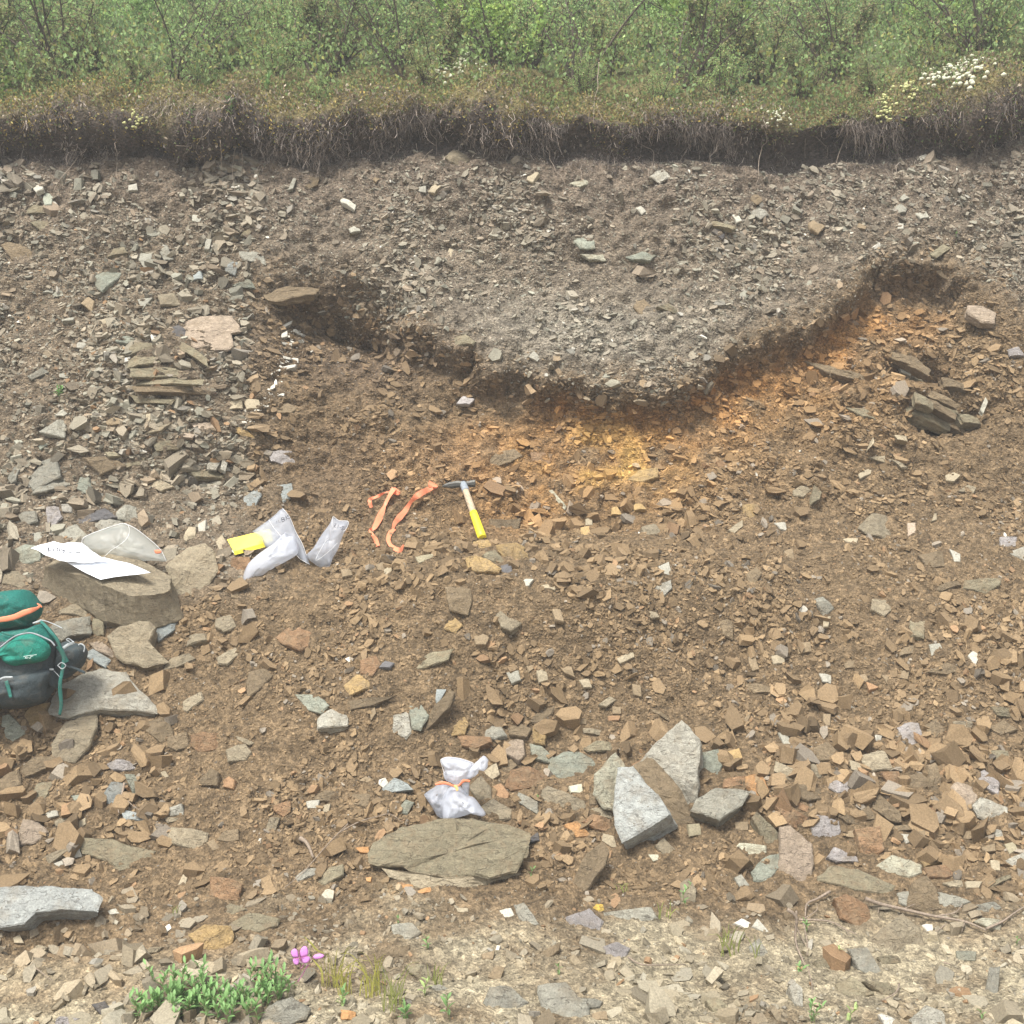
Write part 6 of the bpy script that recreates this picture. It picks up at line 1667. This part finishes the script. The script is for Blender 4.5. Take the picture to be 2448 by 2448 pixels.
def sheet_geo(px, c, n, seed, wr=.004, thick=.0006, nr=7, dome=0.0):
    """thin crumpled sheet lying on plane (c, n) whose outline is px"""
    Q = []
    for i in range(len(px)):
        a, b = np.array(px[i]), np.array(px[(i + 1) % len(px)]); k = max(1, int(np.linalg.norm(b - a) / 5))
        Q += [a + (b - a) * j / k for j in range(k)]
    Q = np.array(Q); cc = Q.mean(0); K = len(Q); rings = []
    for r_ in np.linspace(1, 0, nr + 1)[:-1]:
        px_ = cc + (Q - cc) * r_; P = np.array([plane_pt(u, v, c, n) for u, v in px_])
        z = fbm(px_[:, 0] / 22., px_[:, 1] / 14., seed, 3, seed) * wr * 2 + dome * (1 - r_ ** 2)
        rings.append(P + n * z[:, None])
    top = np.vstack(rings + [plane_pt(*cc, c, n)[None] + n * dome]); nv = len(top); bot = top - n * thick; V = np.vstack([top, bot]); F = []
    for k in range(nr - 1):
        for i in range(K):
            j = (i + 1) % K; q = (k * K + i, k * K + j, (k + 1) * K + j, (k + 1) * K + i); F.append(q); F.append(tuple(x + nv for x in reversed(q)))
    for i in range(K):
        j = (i + 1) % K; q = ((nr - 1) * K + i, (nr - 1) * K + j, nr * K); F.append(q); F.append(tuple(x + nv for x in reversed(q))); F.append((i, i + nv, j + nv, j))
    return V, F
nB_ = nB
c1 = cB + nB_ * .022
V, F = sheet_geo(tp('P', [(480, 598), (700, 560), (900, 540), (1060, 580), (1200, 608), (1330, 660), (1450, 718), (1250, 745), (1060, 765), (870, 800), (700, 722)]), c1, nB_, 3, .001)
o = mesh_obj('blank_sheet', V, F, M_PAPER, None, True); tag(o, 'bright blank white sheet at the front of the boulder', 'paper', 'papers on the boulder')
c2 = cB + nB_ * .040
V, F = sheet_geo(tp('P', [(65, 440), (150, 410), (330, 355), (440, 388), (490, 365), (560, 365), (660, 380), (780, 470), (900, 548), (1000, 590), (700, 600), (480, 602), (380, 575), (250, 520), (160, 470)]), c2, nB_, 5, .004)
NOTE = mesh_obj('written_sheet', V, F, M_PAPER, None, True); tag(NOTE, 'crumpled pale sheet with handwriting at the back left of the boulder', 'paper', 'papers on the boulder')
pf = lambda u, v: plane_pt(u, v, c2 + nB_ * .013, nB_)
write('King', 'P', 270, 478, (66, -4), (-6, -62), pf, NOTE, .0042)
parts = []
for x0_, x1_, yy in ((385, 430, 492), (470, 560, 490), (580, 690, 493), (500, 640, 486)):
    xs = np.linspace(x0_, x1_, 6); parts.append(tube_geo(np.array([pf(*tp('P', [(x, yy + 4 * math.sin(x * .09))])[0]) for x in xs]), .0016, 4))
V, F = merge(parts); mesh_obj('lettering', V, F, M_INK, NOTE)
# open clear bag lying on the papers
DB = float(np.linalg.norm((cB + nB_ * .05 - CAM) * [0, 1, 0]))
ob = [(655, 370), (700, 300), (800, 250), (900, 220), (1020, 190), (1140, 150), (1260, 200), (1420, 320), (1560, 450), (1610, 520), (1630, 590), (1450, 580), (1200, 600), (1080, 595), (900, 550), (780, 525), (700, 470)]
SB = puff('open_sample_bag', 'P', ob, DB - .03, .05, .035, M_BAG3, None, seed=8, crease=.35, rings=10, squash=.5, lean=.25)
tag(SB, 'open clear plastic bag lying on top of the papers on the boulder', 'plastic bag', 'clear sample bags')
def rim(pts, tile, D, w, name, parent, mat): tube(name, np.array([at_depth(*p, D) for p in tp(tile, pts)]), w, mat, parent, 5, 5)
M_RIM = plain('bag_edge', (.82, .83, .84), .4)
rim([(700, 470), (655, 370), (700, 300), (900, 220), (1140, 150), (1205, 220), (1170, 330), (1060, 420), (1000, 455), (900, 550)], 'P', DB - .082, .0012, 'bag_rim', SB, M_RIM)
rim([(1140, 150), (1260, 200), (1420, 320), (1560, 450), (1630, 590)], 'P', DB - .06, .0012, 'bag_rim', SB, M_RIM)
V, F = puff_geo(tp('P', [(1490, 460), (1560, 455), (1575, 490), (1510, 500)]), DB - .10, .002, .002, rings=3); mesh_obj('orange_mark', V, F, M_FLAG, SB, True)

# yellow field notebook
M_YEL = plain('yellow_cover', (.86, .72, .06), .5, .4, 40, .05, .05); M_PAGE = plain('page_edges', (.72, .70, .55), .8)
Dn0 = tdepth('S', [(250, 900), (500, 900), (450, 1000), (300, 980)], 20) - .035
def slab_between(name, tile, poly, D, depth, mat, parent=None, lean=0.0, dy=0.0):
    px = tp(tile, poly); P = np.array([at_depth(u, v, D + dz_) for (u, v), (x, y), dz_ in zip(px, poly, (lean if isinstance(lean, (list, tuple)) else [0] * len(px)))])
    n = np.cross(P[1] - P[0], P[2] - P[1]); n /= np.linalg.norm(n)
    if n[1] < 0: n = -n
    n = n + 0; B_ = P + n * depth; K = len(P); V = np.vstack([P, B_]); F = [tuple(range(K)), tuple(range(2 * K - 1, K - 1, -1))] + [(i, i + K, (i + 1) % K + K, (i + 1) % K) for i in range(K)]
    return mesh_obj(name, V, F, mat, parent)
NBK = empty('field_notebook', tuple(at_depth(*tp('S', [(450, 850)])[0], Dn0))); tag(NBK, 'bright yellow field notebook half under a sample bag', 'notebook')
slab_between('cover', 'S', [(208, 820), (500, 748), (700, 700), (740, 830), (640, 875), (285, 960)], Dn0, .004, M_YEL, NBK, lean=[.05, .04, .03, 0, 0, 0.0])
slab_between('page_block', 'S', [(262, 945), (290, 962), (645, 877), (648, 895), (292, 985), (268, 965)], Dn0 + .002, .03, M_PAGE, NBK)
slab_between('spine', 'S', [(283, 957), (645, 872), (652, 905), (296, 1000)], Dn0 - .003, .01, M_YEL, NBK)
V, F = merge([tube_geo(np.array([at_depth(*tp('S', [(x, y)])[0], Dn0 - .006), at_depth(*tp('S', [(x + w_, y - w_ * .2)])[0], Dn0 - .006)]), .0012, 4) for x, y, w_ in ((385, 935, 26), (385, 945, 26), (386, 955, 26), (315, 970, 12), (300, 938, 6), (312, 855, 5))]); mesh_obj('lettering', V, F, M_INK, NBK)

# upright bags
D1 = tdepth('S', [(700, 1050), (1100, 1080), (900, 1000)], 20) - .05
B1 = puff('sample_bag', 'S', [(495, 730), (600, 655), (690, 590), (770, 525), (850, 460), (930, 560), (1000, 730), (1080, 880), (1160, 1110), (1060, 1040), (1000, 985), (900, 905), (800, 880), (720, 900), (650, 905), (600, 800)], D1 + .02, .014, .010, M_BAG, None, seed=2, crease=.5, rings=9, squash=.35, lean=.25, sub=2)
tag(B1, 'upright folded clear bag with BK written at its top corner', 'plastic bag', 'clear sample bags')
rim([(690, 590), (750, 690), (850, 800)], 'S', D1 - .0, .0012, 'fold', B1, M_RIM); rim([(850, 460), (930, 560), (1000, 730), (1080, 880), (1160, 1110)], 'S', D1 + .03, .0012, 'bag_rim', B1, M_RIM)
pf1 = lambda u, v: at_depth(u, v, D1 + .02)
write('BK', 'S', 845, 618, (62, -28), (-10, -48), pf1, B1, .0026); write('1L', 'S', 775, 640, (40, -18), (-6, -34), pf1, B1, .0014)
B2 = puff('sample_bag', 'S', [(385, 1355), (390, 1250), (450, 1100), (590, 970), (740, 870), (820, 790), (880, 745), (910, 780), (990, 780), (1020, 850), (1030, 970), (930, 1050), (760, 1140), (620, 1230), (460, 1310)], D1 - .05, .045, .03, M_BAG2, None, seed=5, crease=.45, rings=10, squash=.5, lean=.25)
tag(B2, 'milky filled bag slumped downhill in front of the upright bag', 'plastic bag', 'clear sample bags')
pf2 = lambda u, v: at_depth(u, v, D1 - .065)
write('X', 'S', 818, 835, (44, -10), (-4, -30), pf2, B2, .0016); write('11', 'S', 815, 893, (44, -10), (6, -26), pf2, B2, .0016)
rim([(1000, 990), (1060, 1050), (1160, 1105)], 'S', D1 - .01, .001, 'bag_rim', B1, M_RIM)
D3 = tdepth('S', [(1150, 1050), (1400, 1100), (1300, 1000)], 20) - .04
B3 = puff('sample_bag', 'S', [(1425, 560), (1500, 600), (1600, 610), (1612, 650), (1555, 750), (1520, 840), (1490, 930), (1430, 1030), (1390, 1130), (1290, 1140), (1200, 1090), (1120, 1010), (1200, 920), (1300, 760), (1390, 640)], D3, .03, .03, M_BAG, None, seed=9, crease=.5, rings=10, squash=.5, lean=.22)
tag(B3, 'clear bag holding brown shards with marker writing at its open top', 'plastic bag', 'clear sample bags')
rim([(1420, 690), (1428, 560), (1500, 600), (1605, 612), (1580, 700), (1545, 725)], 'S', D3 - .002, .0012, 'bag_rim', B3, M_RIM)
rim([(1380, 810), (1330, 860), (1230, 1060), (1380, 960), (1480, 860)], 'S', D3 - .035, .0008, 'fold', B3, M_RIM)
pf3 = lambda u, v: at_depth(u, v, D3 - .022)
write('2-13', 'S', 1552, 716, (-46, -18), (6, -42), pf3, B3, .0026, gap=.8)     # written on the far side, so it reads mirrored
# stones inside the two filled bags
def content(parent, tile, spots, D, cls):
    for k, (x, y, r_) in enumerate(spots):
        (u, v), = tp(tile, [(x, y)]); cpt = at_depth(u, v, D); rs_ = np.random.RandomState(k + int(x)); m = 6
        P = [cpt + r_ * np.array([math.cos(a) * rs_.uniform(.7, 1.1), -.1 * math.sin(a), math.sin(a) * rs_.uniform(.7, 1.1)]) for a in np.arange(m) / m * 6.283]
        n_ = np.array([rs_.normal() * .15, -1, .4]); n_ /= np.linalg.norm(n_); V, F = rock_geometry(P, n_, r_, k + 3, dens=.5)
        o = mesh_obj('rock_sample', V, F, stone_material(cls)); tag(o, {'S': ['left brown shard in the rightmost upright clear bag', 'lower middle brown shard in the rightmost upright clear bag', 'right brown shard in the rightmost upright clear bag', 'topmost brown shard in the rightmost upright clear bag'], 'T': ['lower left shard inside the tied white bag', 'upper left shard inside the tied white bag', 'bottom centre shard inside the tied white bag', 'right hand shard inside the tied white bag']}[tile][k], 'rock', 'shards inside the sample bags')
content(B3, 'S', [(1200, 1020, .018), (1270, 1060, .02), (1340, 1080, .018), (1300, 990, .018)], D3 + .004, 'brown')

# tied white bag
slabD = tdepth('T', [(640, 1420), (1200, 1320), (850, 1420)], 30) - .06
TB = empty('tied_sample_bag', tuple(at_depth(*tp('T', [(850, 1200)])[0], slabD))); tag(TB, 'white plastic bag tied with orange tape standing on the widest slab', 'plastic bag')
puff('bag_body', 'T', [(600, 1140), (640, 990), (740, 840), (820, 790), (930, 770), (1020, 860), (1130, 985), (1220, 1010), (1310, 1110), (1370, 1200), (1450, 1300), (1440, 1365), (1320, 1340), (1190, 1310), (1060, 1360), (850, 1410), (650, 1440), (620, 1290)], slabD, .055, .03, M_BAG2, TB, seed=12, crease=.5, rings=11, squash=.5, lean=.15, sub=2)
puff('bag_body', 'T', [(265, 960), (370, 880), (480, 810), (560, 740), (700, 710), (820, 790), (840, 950), (800, 1200), (720, 1400), (640, 1420), (520, 1370), (440, 1220), (340, 1080)], slabD + .05, .045, .03, M_BAG, TB, seed=13, crease=.45, rings=10, squash=.5, lean=.15, sub=2)
puff('bag_body', 'T', [(1000, 740), (1090, 730), (1150, 740), (1140, 860), (1130, 1000), (1060, 930), (1000, 860)], slabD + .03, .02, .02, M_BAG, TB, seed=14, rings=7, sub=2)
puff('bag_top', 'T', [(660, 650), (640, 560), (665, 480), (620, 390), (590, 320), (620, 270), (750, 240), (980, 270), (1100, 310), (1210, 352), (1215, 420), (1250, 470), (1180, 600), (1120, 660), (1030, 660), (960, 740), (880, 780), (800, 740), (700, 690)], slabD + .02, .03, .03, M_BAG2, TB, seed=15, crease=.6, rings=11, squash=.45, sub=2)
puff('bag_top', 'T', [(1100, 560), (1180, 420), (1280, 330), (1390, 230), (1440, 220), (1510, 290), (1500, 360), (1495, 430), (1420, 510), (1330, 480), (1310, 560), (1180, 650), (1080, 650)], slabD + .005, .02, .02, M_BAG2, TB, seed=16, crease=.6, rings=9, squash=.45, sub=2)
rim([(700, 700), (620, 420), (590, 320), (620, 270), (750, 240), (980, 270), (1210, 350), (1195, 385)], 'T', slabD + .012, .0009, 'bag_rim', TB, M_RIM)
for a, wd in (([(485, 770), (600, 740), (700, 745), (850, 800)], [.008, .015, .012, .006]), ([(960, 770), (1020, 700), (1080, 690), (1155, 705)], [.005, .010, .009, .008])):
    V, F = ribbon_geo(np.array([at_depth(*p, slabD - .045 + .0 * i) for i, p in enumerate(tp('T', a))]), wd, px_side(a), .0004); mesh_obj('orange_tie', V, F, M_FLAG, TB, True)
tube('orange_tie', np.array([at_depth(*p, slabD - .03) for p in tp('T', [(700, 740), (820, 790), (930, 790), (1000, 730), (1060, 690)])]), [.004, .0045, .004], M_FLAG, TB, 6, 4)
M_TAN = plain('folded_label', (.85, .55, .22), .6)
V, F = ribbon_geo(np.array([at_depth(*p, slabD - .052) for p in tp('T', [(850, 790), (900, 830), (910, 890)])]), [.010, .012, .010], np.array([1, 0, 0.]), .0004); mesh_obj('paper_tag', V, F, M_TAN, TB, True)
parts = []
for a in ([(815, 560), (830, 610), (855, 640)], [(835, 535), (842, 560)], [(880, 590), (888, 620)], [(910, 600), (918, 635)], [(675, 545), (700, 540), (700, 580), (680, 585), (675, 545)], [(1000, 1100), (1035, 1140)]):
    parts.append(tube_geo(np.array([at_depth(*p, slabD - (.055 if a[0][1] > 900 else .013)) for p in tp('T', a)]), .0009, 4))
V, F = merge(parts); mesh_obj('lettering', V, F, M_INK, TB)
content(TB, 'T', [(520, 1150, .02), (560, 1000, .018), (800, 1250, .024), (950, 1230, .02)], slabD + .03, 'lilac')

# ------------------------------------------------------------------ flagging tape on the soil
FT = empty('flagging_tape', tuple(pt(*tp('R', [(250, 400)])[0], .02))); tag(FT, 'crumpled length of orange flagging tape left of the hammer', 'flagging tape')
def tape(pts, wpx, seed):
    px = tp('R', pts); rs_ = np.random.RandomState(seed); P = [pt(u, v, .028 + .014 * rs_.rand()) for u, v in px]
    sd = px_side(pts); sd[:, 1] = rs_.uniform(-1.4, 1.4, len(sd)); w = np.array(wpx) * 1.3 * TILES['R'][2] * P[0][1] / FPX
    V, F = ribbon_geo(np.array(P), w, sd, .0002, 7, curl=.015); mesh_obj('strip', V, F, M_FLAG, FT, False)
tape([(122, 410), (105, 350), (112, 320), (170, 300), (228, 272), (268, 252), (330, 248), (400, 258), (415, 240), (362, 205)], [26, 34, 22, 26, 24, 8, 26, 34, 10, 24], 1)
tape([(362, 205), (310, 290), (262, 390), (215, 500), (150, 625), (104, 640), (125, 690), (165, 745), (190, 815)], [40, 46, 22, 56, 36, 10, 28, 40, 30], 3)
tape([(770, 150), (768, 190), (762, 215)], [80, 74, 30], 5)
tape([(765, 200), (690, 235), (610, 280), (540, 345), (480, 440), (420, 510), (370, 570), (345, 640)], [34, 46, 50, 30, 40, 52, 34, 22], 6)
tape([(365, 635), (325, 670), (300, 735), (320, 800), (380, 845), (430, 855), (460, 800)], [28, 38, 34, 28, 38, 36, 12], 7)

# ------------------------------------------------------------------ rock hammer
M_STEEL = plain('worn_steel', (.075, .073, .065), .5, .5, 60, .4, .3); M_STEEL.node_tree.nodes['Principled BSDF'].inputs['Metallic'].default_value = .55
M_SLEEVE = plain('grey_sleeve', (.25, .28, .31), .6); M_WOOD = plain('worn_wood', (.42, .33, .23), .75, .3, 130, .4, .3); M_HYEL = plain('yellow_paint', (.86, .70, .04), .45, .4, 80, .12, .1)
hu = tp('R', [(865, 180), (1100, 165), (1215, 155), (1090, 170), (1285, 725)])
Dh = hit(*hu[1])[1] - .05; Dh2 = hit(*hu[4])[1] - .045
HM = empty('rock_hammer', tuple(at_depth(*hu[1], Dh))); tag(HM, 'rock hammer with wood and yellow handle resting on the dug out ledge', 'hammer')
A0, A1 = np.array(hu[0]), np.array(hu[2]); s_px = Dh / FPX; zt = TILES['R'][2] * s_px
stn = [(0, 5, 9, 8), (.06, 16, 10, 4), (.2, 30, 12, 0), (.38, 38, 14, -2), (.5, 36, 17, -3), (.56, 34, 20, 0), (.68, 33, 20, 0), (.74, 26, 17, -2), (.80, 28, 17, 0), (.86, 37, 19, 1), (.98, 37, 19, 0), (1, 33, 17, 0)]
V = []; F = []; m = 8
for t, hh, dd, sh in stn:
    px = A0 + (A1 - A0) * t; c_ = at_depth(px[0], px[1] + sh * TILES['R'][2], Dh)
    for k in range(m):
        a = (k + .5) / m * 2 * np.pi; ca, sa = np.cos(a), np.sin(a); sup = (abs(ca) ** 4 + abs(sa) ** 4) ** -.25
        V.append(c_ + np.array([0, ca * sup * dd * zt, sa * sup * hh * zt]))
for i in range(len(stn) - 1):
    for k in range(m): F.append((i * m + k, (i + 1) * m + k, (i + 1) * m + (k + 1) % m, i * m + (k + 1) % m))
F.append(tuple(range(m))); F.append(tuple(range(len(V) - 1, len(V) - m - 1, -1)))
o = mesh_obj('head', np.array(V), F, M_STEEL, HM)
bv = o.modifiers.new('soft_edges', 'BEVEL'); bv.width = .0015; bv.segments = 2
p0 = at_depth(*hu[3], Dh + .0); p1 = at_depth(*hu[4], Dh2)
def hseg(name, a, b, r0, r1, mat, ns=14, end=False):
    P = [p0 + (p1 - p0) * t for t in np.linspace(a, b, 7)]; r_ = np.linspace(r0, r1, 7)
    if end: P.append(P[-1] + NORM(p1 - p0) * .003); r_ = np.r_[r_, r1 * .8]
    V, F = tube_geo(np.array(P), r_, ns); return mesh_obj(name, V, F, mat, HANDLE if name != 'handle' else HM, True)
u_ = TILES['R'][2] * Dh / FPX
HANDLE = None
HANDLE = hseg('handle', .10, .56, 34 * u_, 37 * u_, M_WOOD); hseg('sleeve', -.02, .125, 38 * u_, 39 * u_, M_SLEEVE); hseg('grip', .54, 1.0, 40 * u_, 46 * u_, M_HYEL, end=True)

# ------------------------------------------------------------------ backpack
def cloth(name, col, sc=220):
    m, N, L, b = nt(name); tc = N.new('ShaderNodeTexCoord'); n = noise_node(N, L, sc, 3, .6, tc.outputs['Object']); n2 = noise_node(N, L, 14, 4, .6, tc.outputs['Object'], .8)
    c = mixc(N, L, 'MULTIPLY', 1.0, (*col, 1), greyc(N, L, mrange(N, L, n.outputs[0], .3, .7, .7, 1.3)))
    c = mixc(N, L, 'MIX', mrange(N, L, n2.outputs[0], .52, .72, 0, .35), c, (.20, .17, .13))
    L.new(c, b.inputs['Base Color']); b.inputs['Roughness'].default_value = .75
    ad = N.new('ShaderNodeMath'); ad.operation = 'MULTIPLY_ADD'; L.new(n2.outputs[0], ad.inputs[0]); ad.inputs[1].default_value = 4; L.new(n.outputs[0], ad.inputs[2]); bump(N, L, b, ad.outputs[0], .6, .006); return m
M_TEAL = cloth('teal_fabric', (.012, .13, .105)); M_TEALL = cloth('bright_teal_fabric', (.014, .185, .135)); M_CHAR = cloth('charcoal_fabric', (.045, .06, .065)); M_WEB = cloth('teal_webbing', (.035, .17, .14), 400)
M_GREYP = plain('grey_plastic', (.42, .45, .46), .5); M_PIPE = plain('grey_piping', (.28, .30, .32), .7); M_LOGO = plain('light_print', (.55, .66, .62), .7)
DQ = tdepth('Q', [(0, 1650), (300, 1660), (560, 1580), (100, 1500), (900, 1250)], 30) - .10
BP = empty('backpack', tuple(at_depth(30, 1690, DQ))); tag(BP, 'teal and charcoal hiking backpack cut by the left edge', 'backpack')
puff('lid', 'Q', [(-500, 330), (-300, 220), (-60, 188), (0, 185), (100, 170), (230, 160), (320, 162), (400, 220), (470, 310), (515, 380), (510, 450), (490, 520), (430, 590), (400, 640), (200, 675), (0, 695), (-300, 690), (-500, 620)], DQ + .02, .10, .12, M_TEAL, BP, seed=21, crease=.22, rings=12, squash=.5, sub=3)
puff('body', 'Q', [(-600, 900), (-400, 740), (-60, 705), (100, 680), (350, 650), (460, 605), (560, 600), (640, 680), (710, 790), (735, 900), (742, 1100), (740, 1250), (700, 1400), (590, 1590), (380, 1665), (200, 1685), (0, 1685), (-300, 1670), (-600, 1500)], DQ, .14, .12, M_CHAR, BP, seed=22, crease=.16, rings=14, squash=.45, sub=3)
puff('upper_panel', 'Q', [(-500, 760), (-60, 712), (100, 688), (350, 656), (460, 612), (558, 605), (640, 690), (700, 800), (640, 850), (520, 790), (400, 740), (240, 770), (100, 840), (0, 930), (-250, 960), (-500, 900)], DQ - .065, .045, .05, M_TEAL, BP, seed=23, crease=.35, rings=9, squash=.45, sub=2)
puff('front_pocket', 'Q', [(-500, 1010), (-300, 960), (-60, 940), (0, 915), (150, 810), (280, 740), (420, 730), (520, 780), (630, 860), (655, 950), (610, 1040), (520, 1088), (350, 1118), (230, 1143), (130, 1120), (60, 1070), (0, 1015), (-200, 1060), (-500, 1080)], DQ - .125, .045, .06, M_TEALL, BP, seed=24, crease=.5, rings=10, squash=.5, sub=2)
puff('stretch_pocket', 'Q', [(-500, 1260), (-60, 1245), (150, 1225), (350, 1195), (520, 1185), (640, 1185), (660, 1250), (600, 1420), (570, 1570), (380, 1645), (200, 1665), (-60, 1665), (-500, 1640)], DQ - .095, .06, .07, M_CHAR, BP, seed=25, crease=.45, rings=11, squash=.5, sub=2)
puff('side_pocket', 'Q', [(740, 870), (800, 835), (860, 820), (950, 840), (1060, 870), (1112, 950), (1095, 1060), (1045, 1160), (900, 1270), (810, 1312), (745, 1270), (730, 1050)], DQ + .03, .07, .06, M_CHAR, BP, seed=26, crease=.45, rings=9, squash=.5, sub=2)
puff('side_pocket', 'Q', [(640, 1180), (720, 1200), (750, 1300), (750, 1420), (690, 1410), (650, 1330)], DQ - .03, .05, .04, M_CHAR, BP, seed=27, rings=7, squash=.5, sub=2)
def web(pts, wpx, D, mat, name='strap', sd=None):
    px = tp('Q', pts); P = np.array([at_depth(u, v, (D[i] if isinstance(D, (list, tuple)) else D)) for i, (u, v) in enumerate(px)]); w = np.array(wpx) * TILES['Q'][2] * DQ / FPX
    V, F = ribbon_geo(P, w, px_side(pts) if sd is None else np.array(sd, float), .0008, 6); return mesh_obj(name, V, F, mat, BP, True)
web([(520, 565), (580, 620), (650, 700), (730, 800), (780, 920), (815, 1040), (800, 1200), (775, 1330), (772, 1450), (782, 1560), (785, 1650), (765, 1765)], [34, 38, 40, 42, 42, 40, 42, 44, 52, 48, 46, 34], [DQ - .07, DQ - .10, DQ - .12, DQ - .12, DQ - .11, DQ - .10, DQ - .10, DQ - .10, DQ - .09, DQ - .08, DQ - .07, DQ - .06], M_WEB)
web([(745, 880), (790, 950), (830, 1030), (865, 1090)], [58, 60, 56, 48], DQ - .06, M_WEB)
web([(810, 910), (880, 865), (955, 835)], [38, 40, 38], DQ - .06, M_GREYP, 'buckle')
web([(950, 840), (890, 790), (850, 800), (900, 830)], [10, 10, 10, 10], DQ - .07, M_GREYP, 'buckle')
web([(80, 1330), (110, 1430), (140, 1545)], [44, 46, 40], DQ - .175, M_WEB)
web([(20, 705), (90, 730), (180, 745)], [24, 26, 22], DQ - .12, M_WEB)
web([(860, 1140), (960, 1170), (1095, 1225)], [30, 36, 30], DQ - .05, M_CHAR)
web([(420, 590), (470, 575), (520, 555)], [16, 24, 20], DQ - .10, M_GREYP, 'buckle')
web([(0, 1308), (60, 1285), (165, 1283)], [20, 24, 24], DQ - .175, M_GREYP, 'zip_pull')
web([(636, 1182), (690, 1182)], [24, 22], DQ - .10, M_GREYP, 'zip_pull')
def cord(pts, r, D, mat, name): tube(name, np.array([at_depth(u, v, D) for u, v in tp('Q', pts)]), r, mat, BP, 6, 5)
cord([(-100, 960), (0, 900), (100, 820), (200, 755), (300, 725), (400, 715), (500, 745), (600, 790), (660, 825), (705, 880)], .0035, DQ - .175, M_PIPE, 'zip_piping')
cord([(510, 545), (580, 560), (650, 585), (720, 615), (800, 655)], .0022, DQ - .06, M_GREYP, 'elastic_cord')
cord([(740, 1130), (790, 1095), (845, 1135), (795, 1175), (740, 1130)], .0018, DQ - .11, M_GREYP, 'cord_loop')
cord([(1005, 870), (1040, 855), (1085, 890), (1075, 960)], .003, DQ - .03, M_GREYP, 'cord_loop')
cord([(690, 1200), (740, 1250), (770, 1290)], .0014, DQ - .09, M_GREYP, 'elastic_cord')
parts = []
for a in ([(320, 1035), (345, 1022), (370, 1030), (345, 1042), (320, 1035)], [(385, 1028), (400, 1014), (425, 1012)], [(372, 1040), (400, 1034)], [(300, 1018), (360, 1006), (430, 998), (470, 992)]):
    parts.append(tube_geo(np.array([at_depth(u, v, DQ - .176) for u, v in tp('Q', a)]), .0011, 4))
V, F = merge(parts); mesh_obj('logo_print', V, F, M_LOGO, BP)
pts = [(-300, 560), (-100, 560), (0, 545), (100, 530), (200, 505), (300, 460), (400, 425), (480, 395), (515, 365)]
px = tp('Q', pts); V, F = ribbon_geo(np.array([at_depth(u, v, DQ - d_) for (u, v), d_ in zip(px, [.06, .09, .105, .11, .11, .11, .10, .06, .04])]), np.array([70, 70, 66, 70, 72, 74, 64, 36, 22]) * TILES['Q'][2] * DQ / FPX, px_side(pts), .0006); TP = mesh_obj('flagging_tape', V, F, M_FLAG, None, True)
tag(TP, 'orange flagging tape wrapped across the lid of the backpack', 'flagging tape')
V, F = ribbon_geo(np.array([at_depth(u, v, DQ - .045) for u, v in tp('Q', [(475, 335), (510, 360), (540, 385)])]), [.004, .010, .005], px_side([(475, 335), (510, 360), (540, 385)]), .0006); mesh_obj('knot', V, F, M_FLAG, TP, True)
print('OBJECTS', len(bpy.data.objects), 'TRIS', sum(len(o.data.polygons) * 2 for o in bpy.data.objects if o.type == 'MESH'))
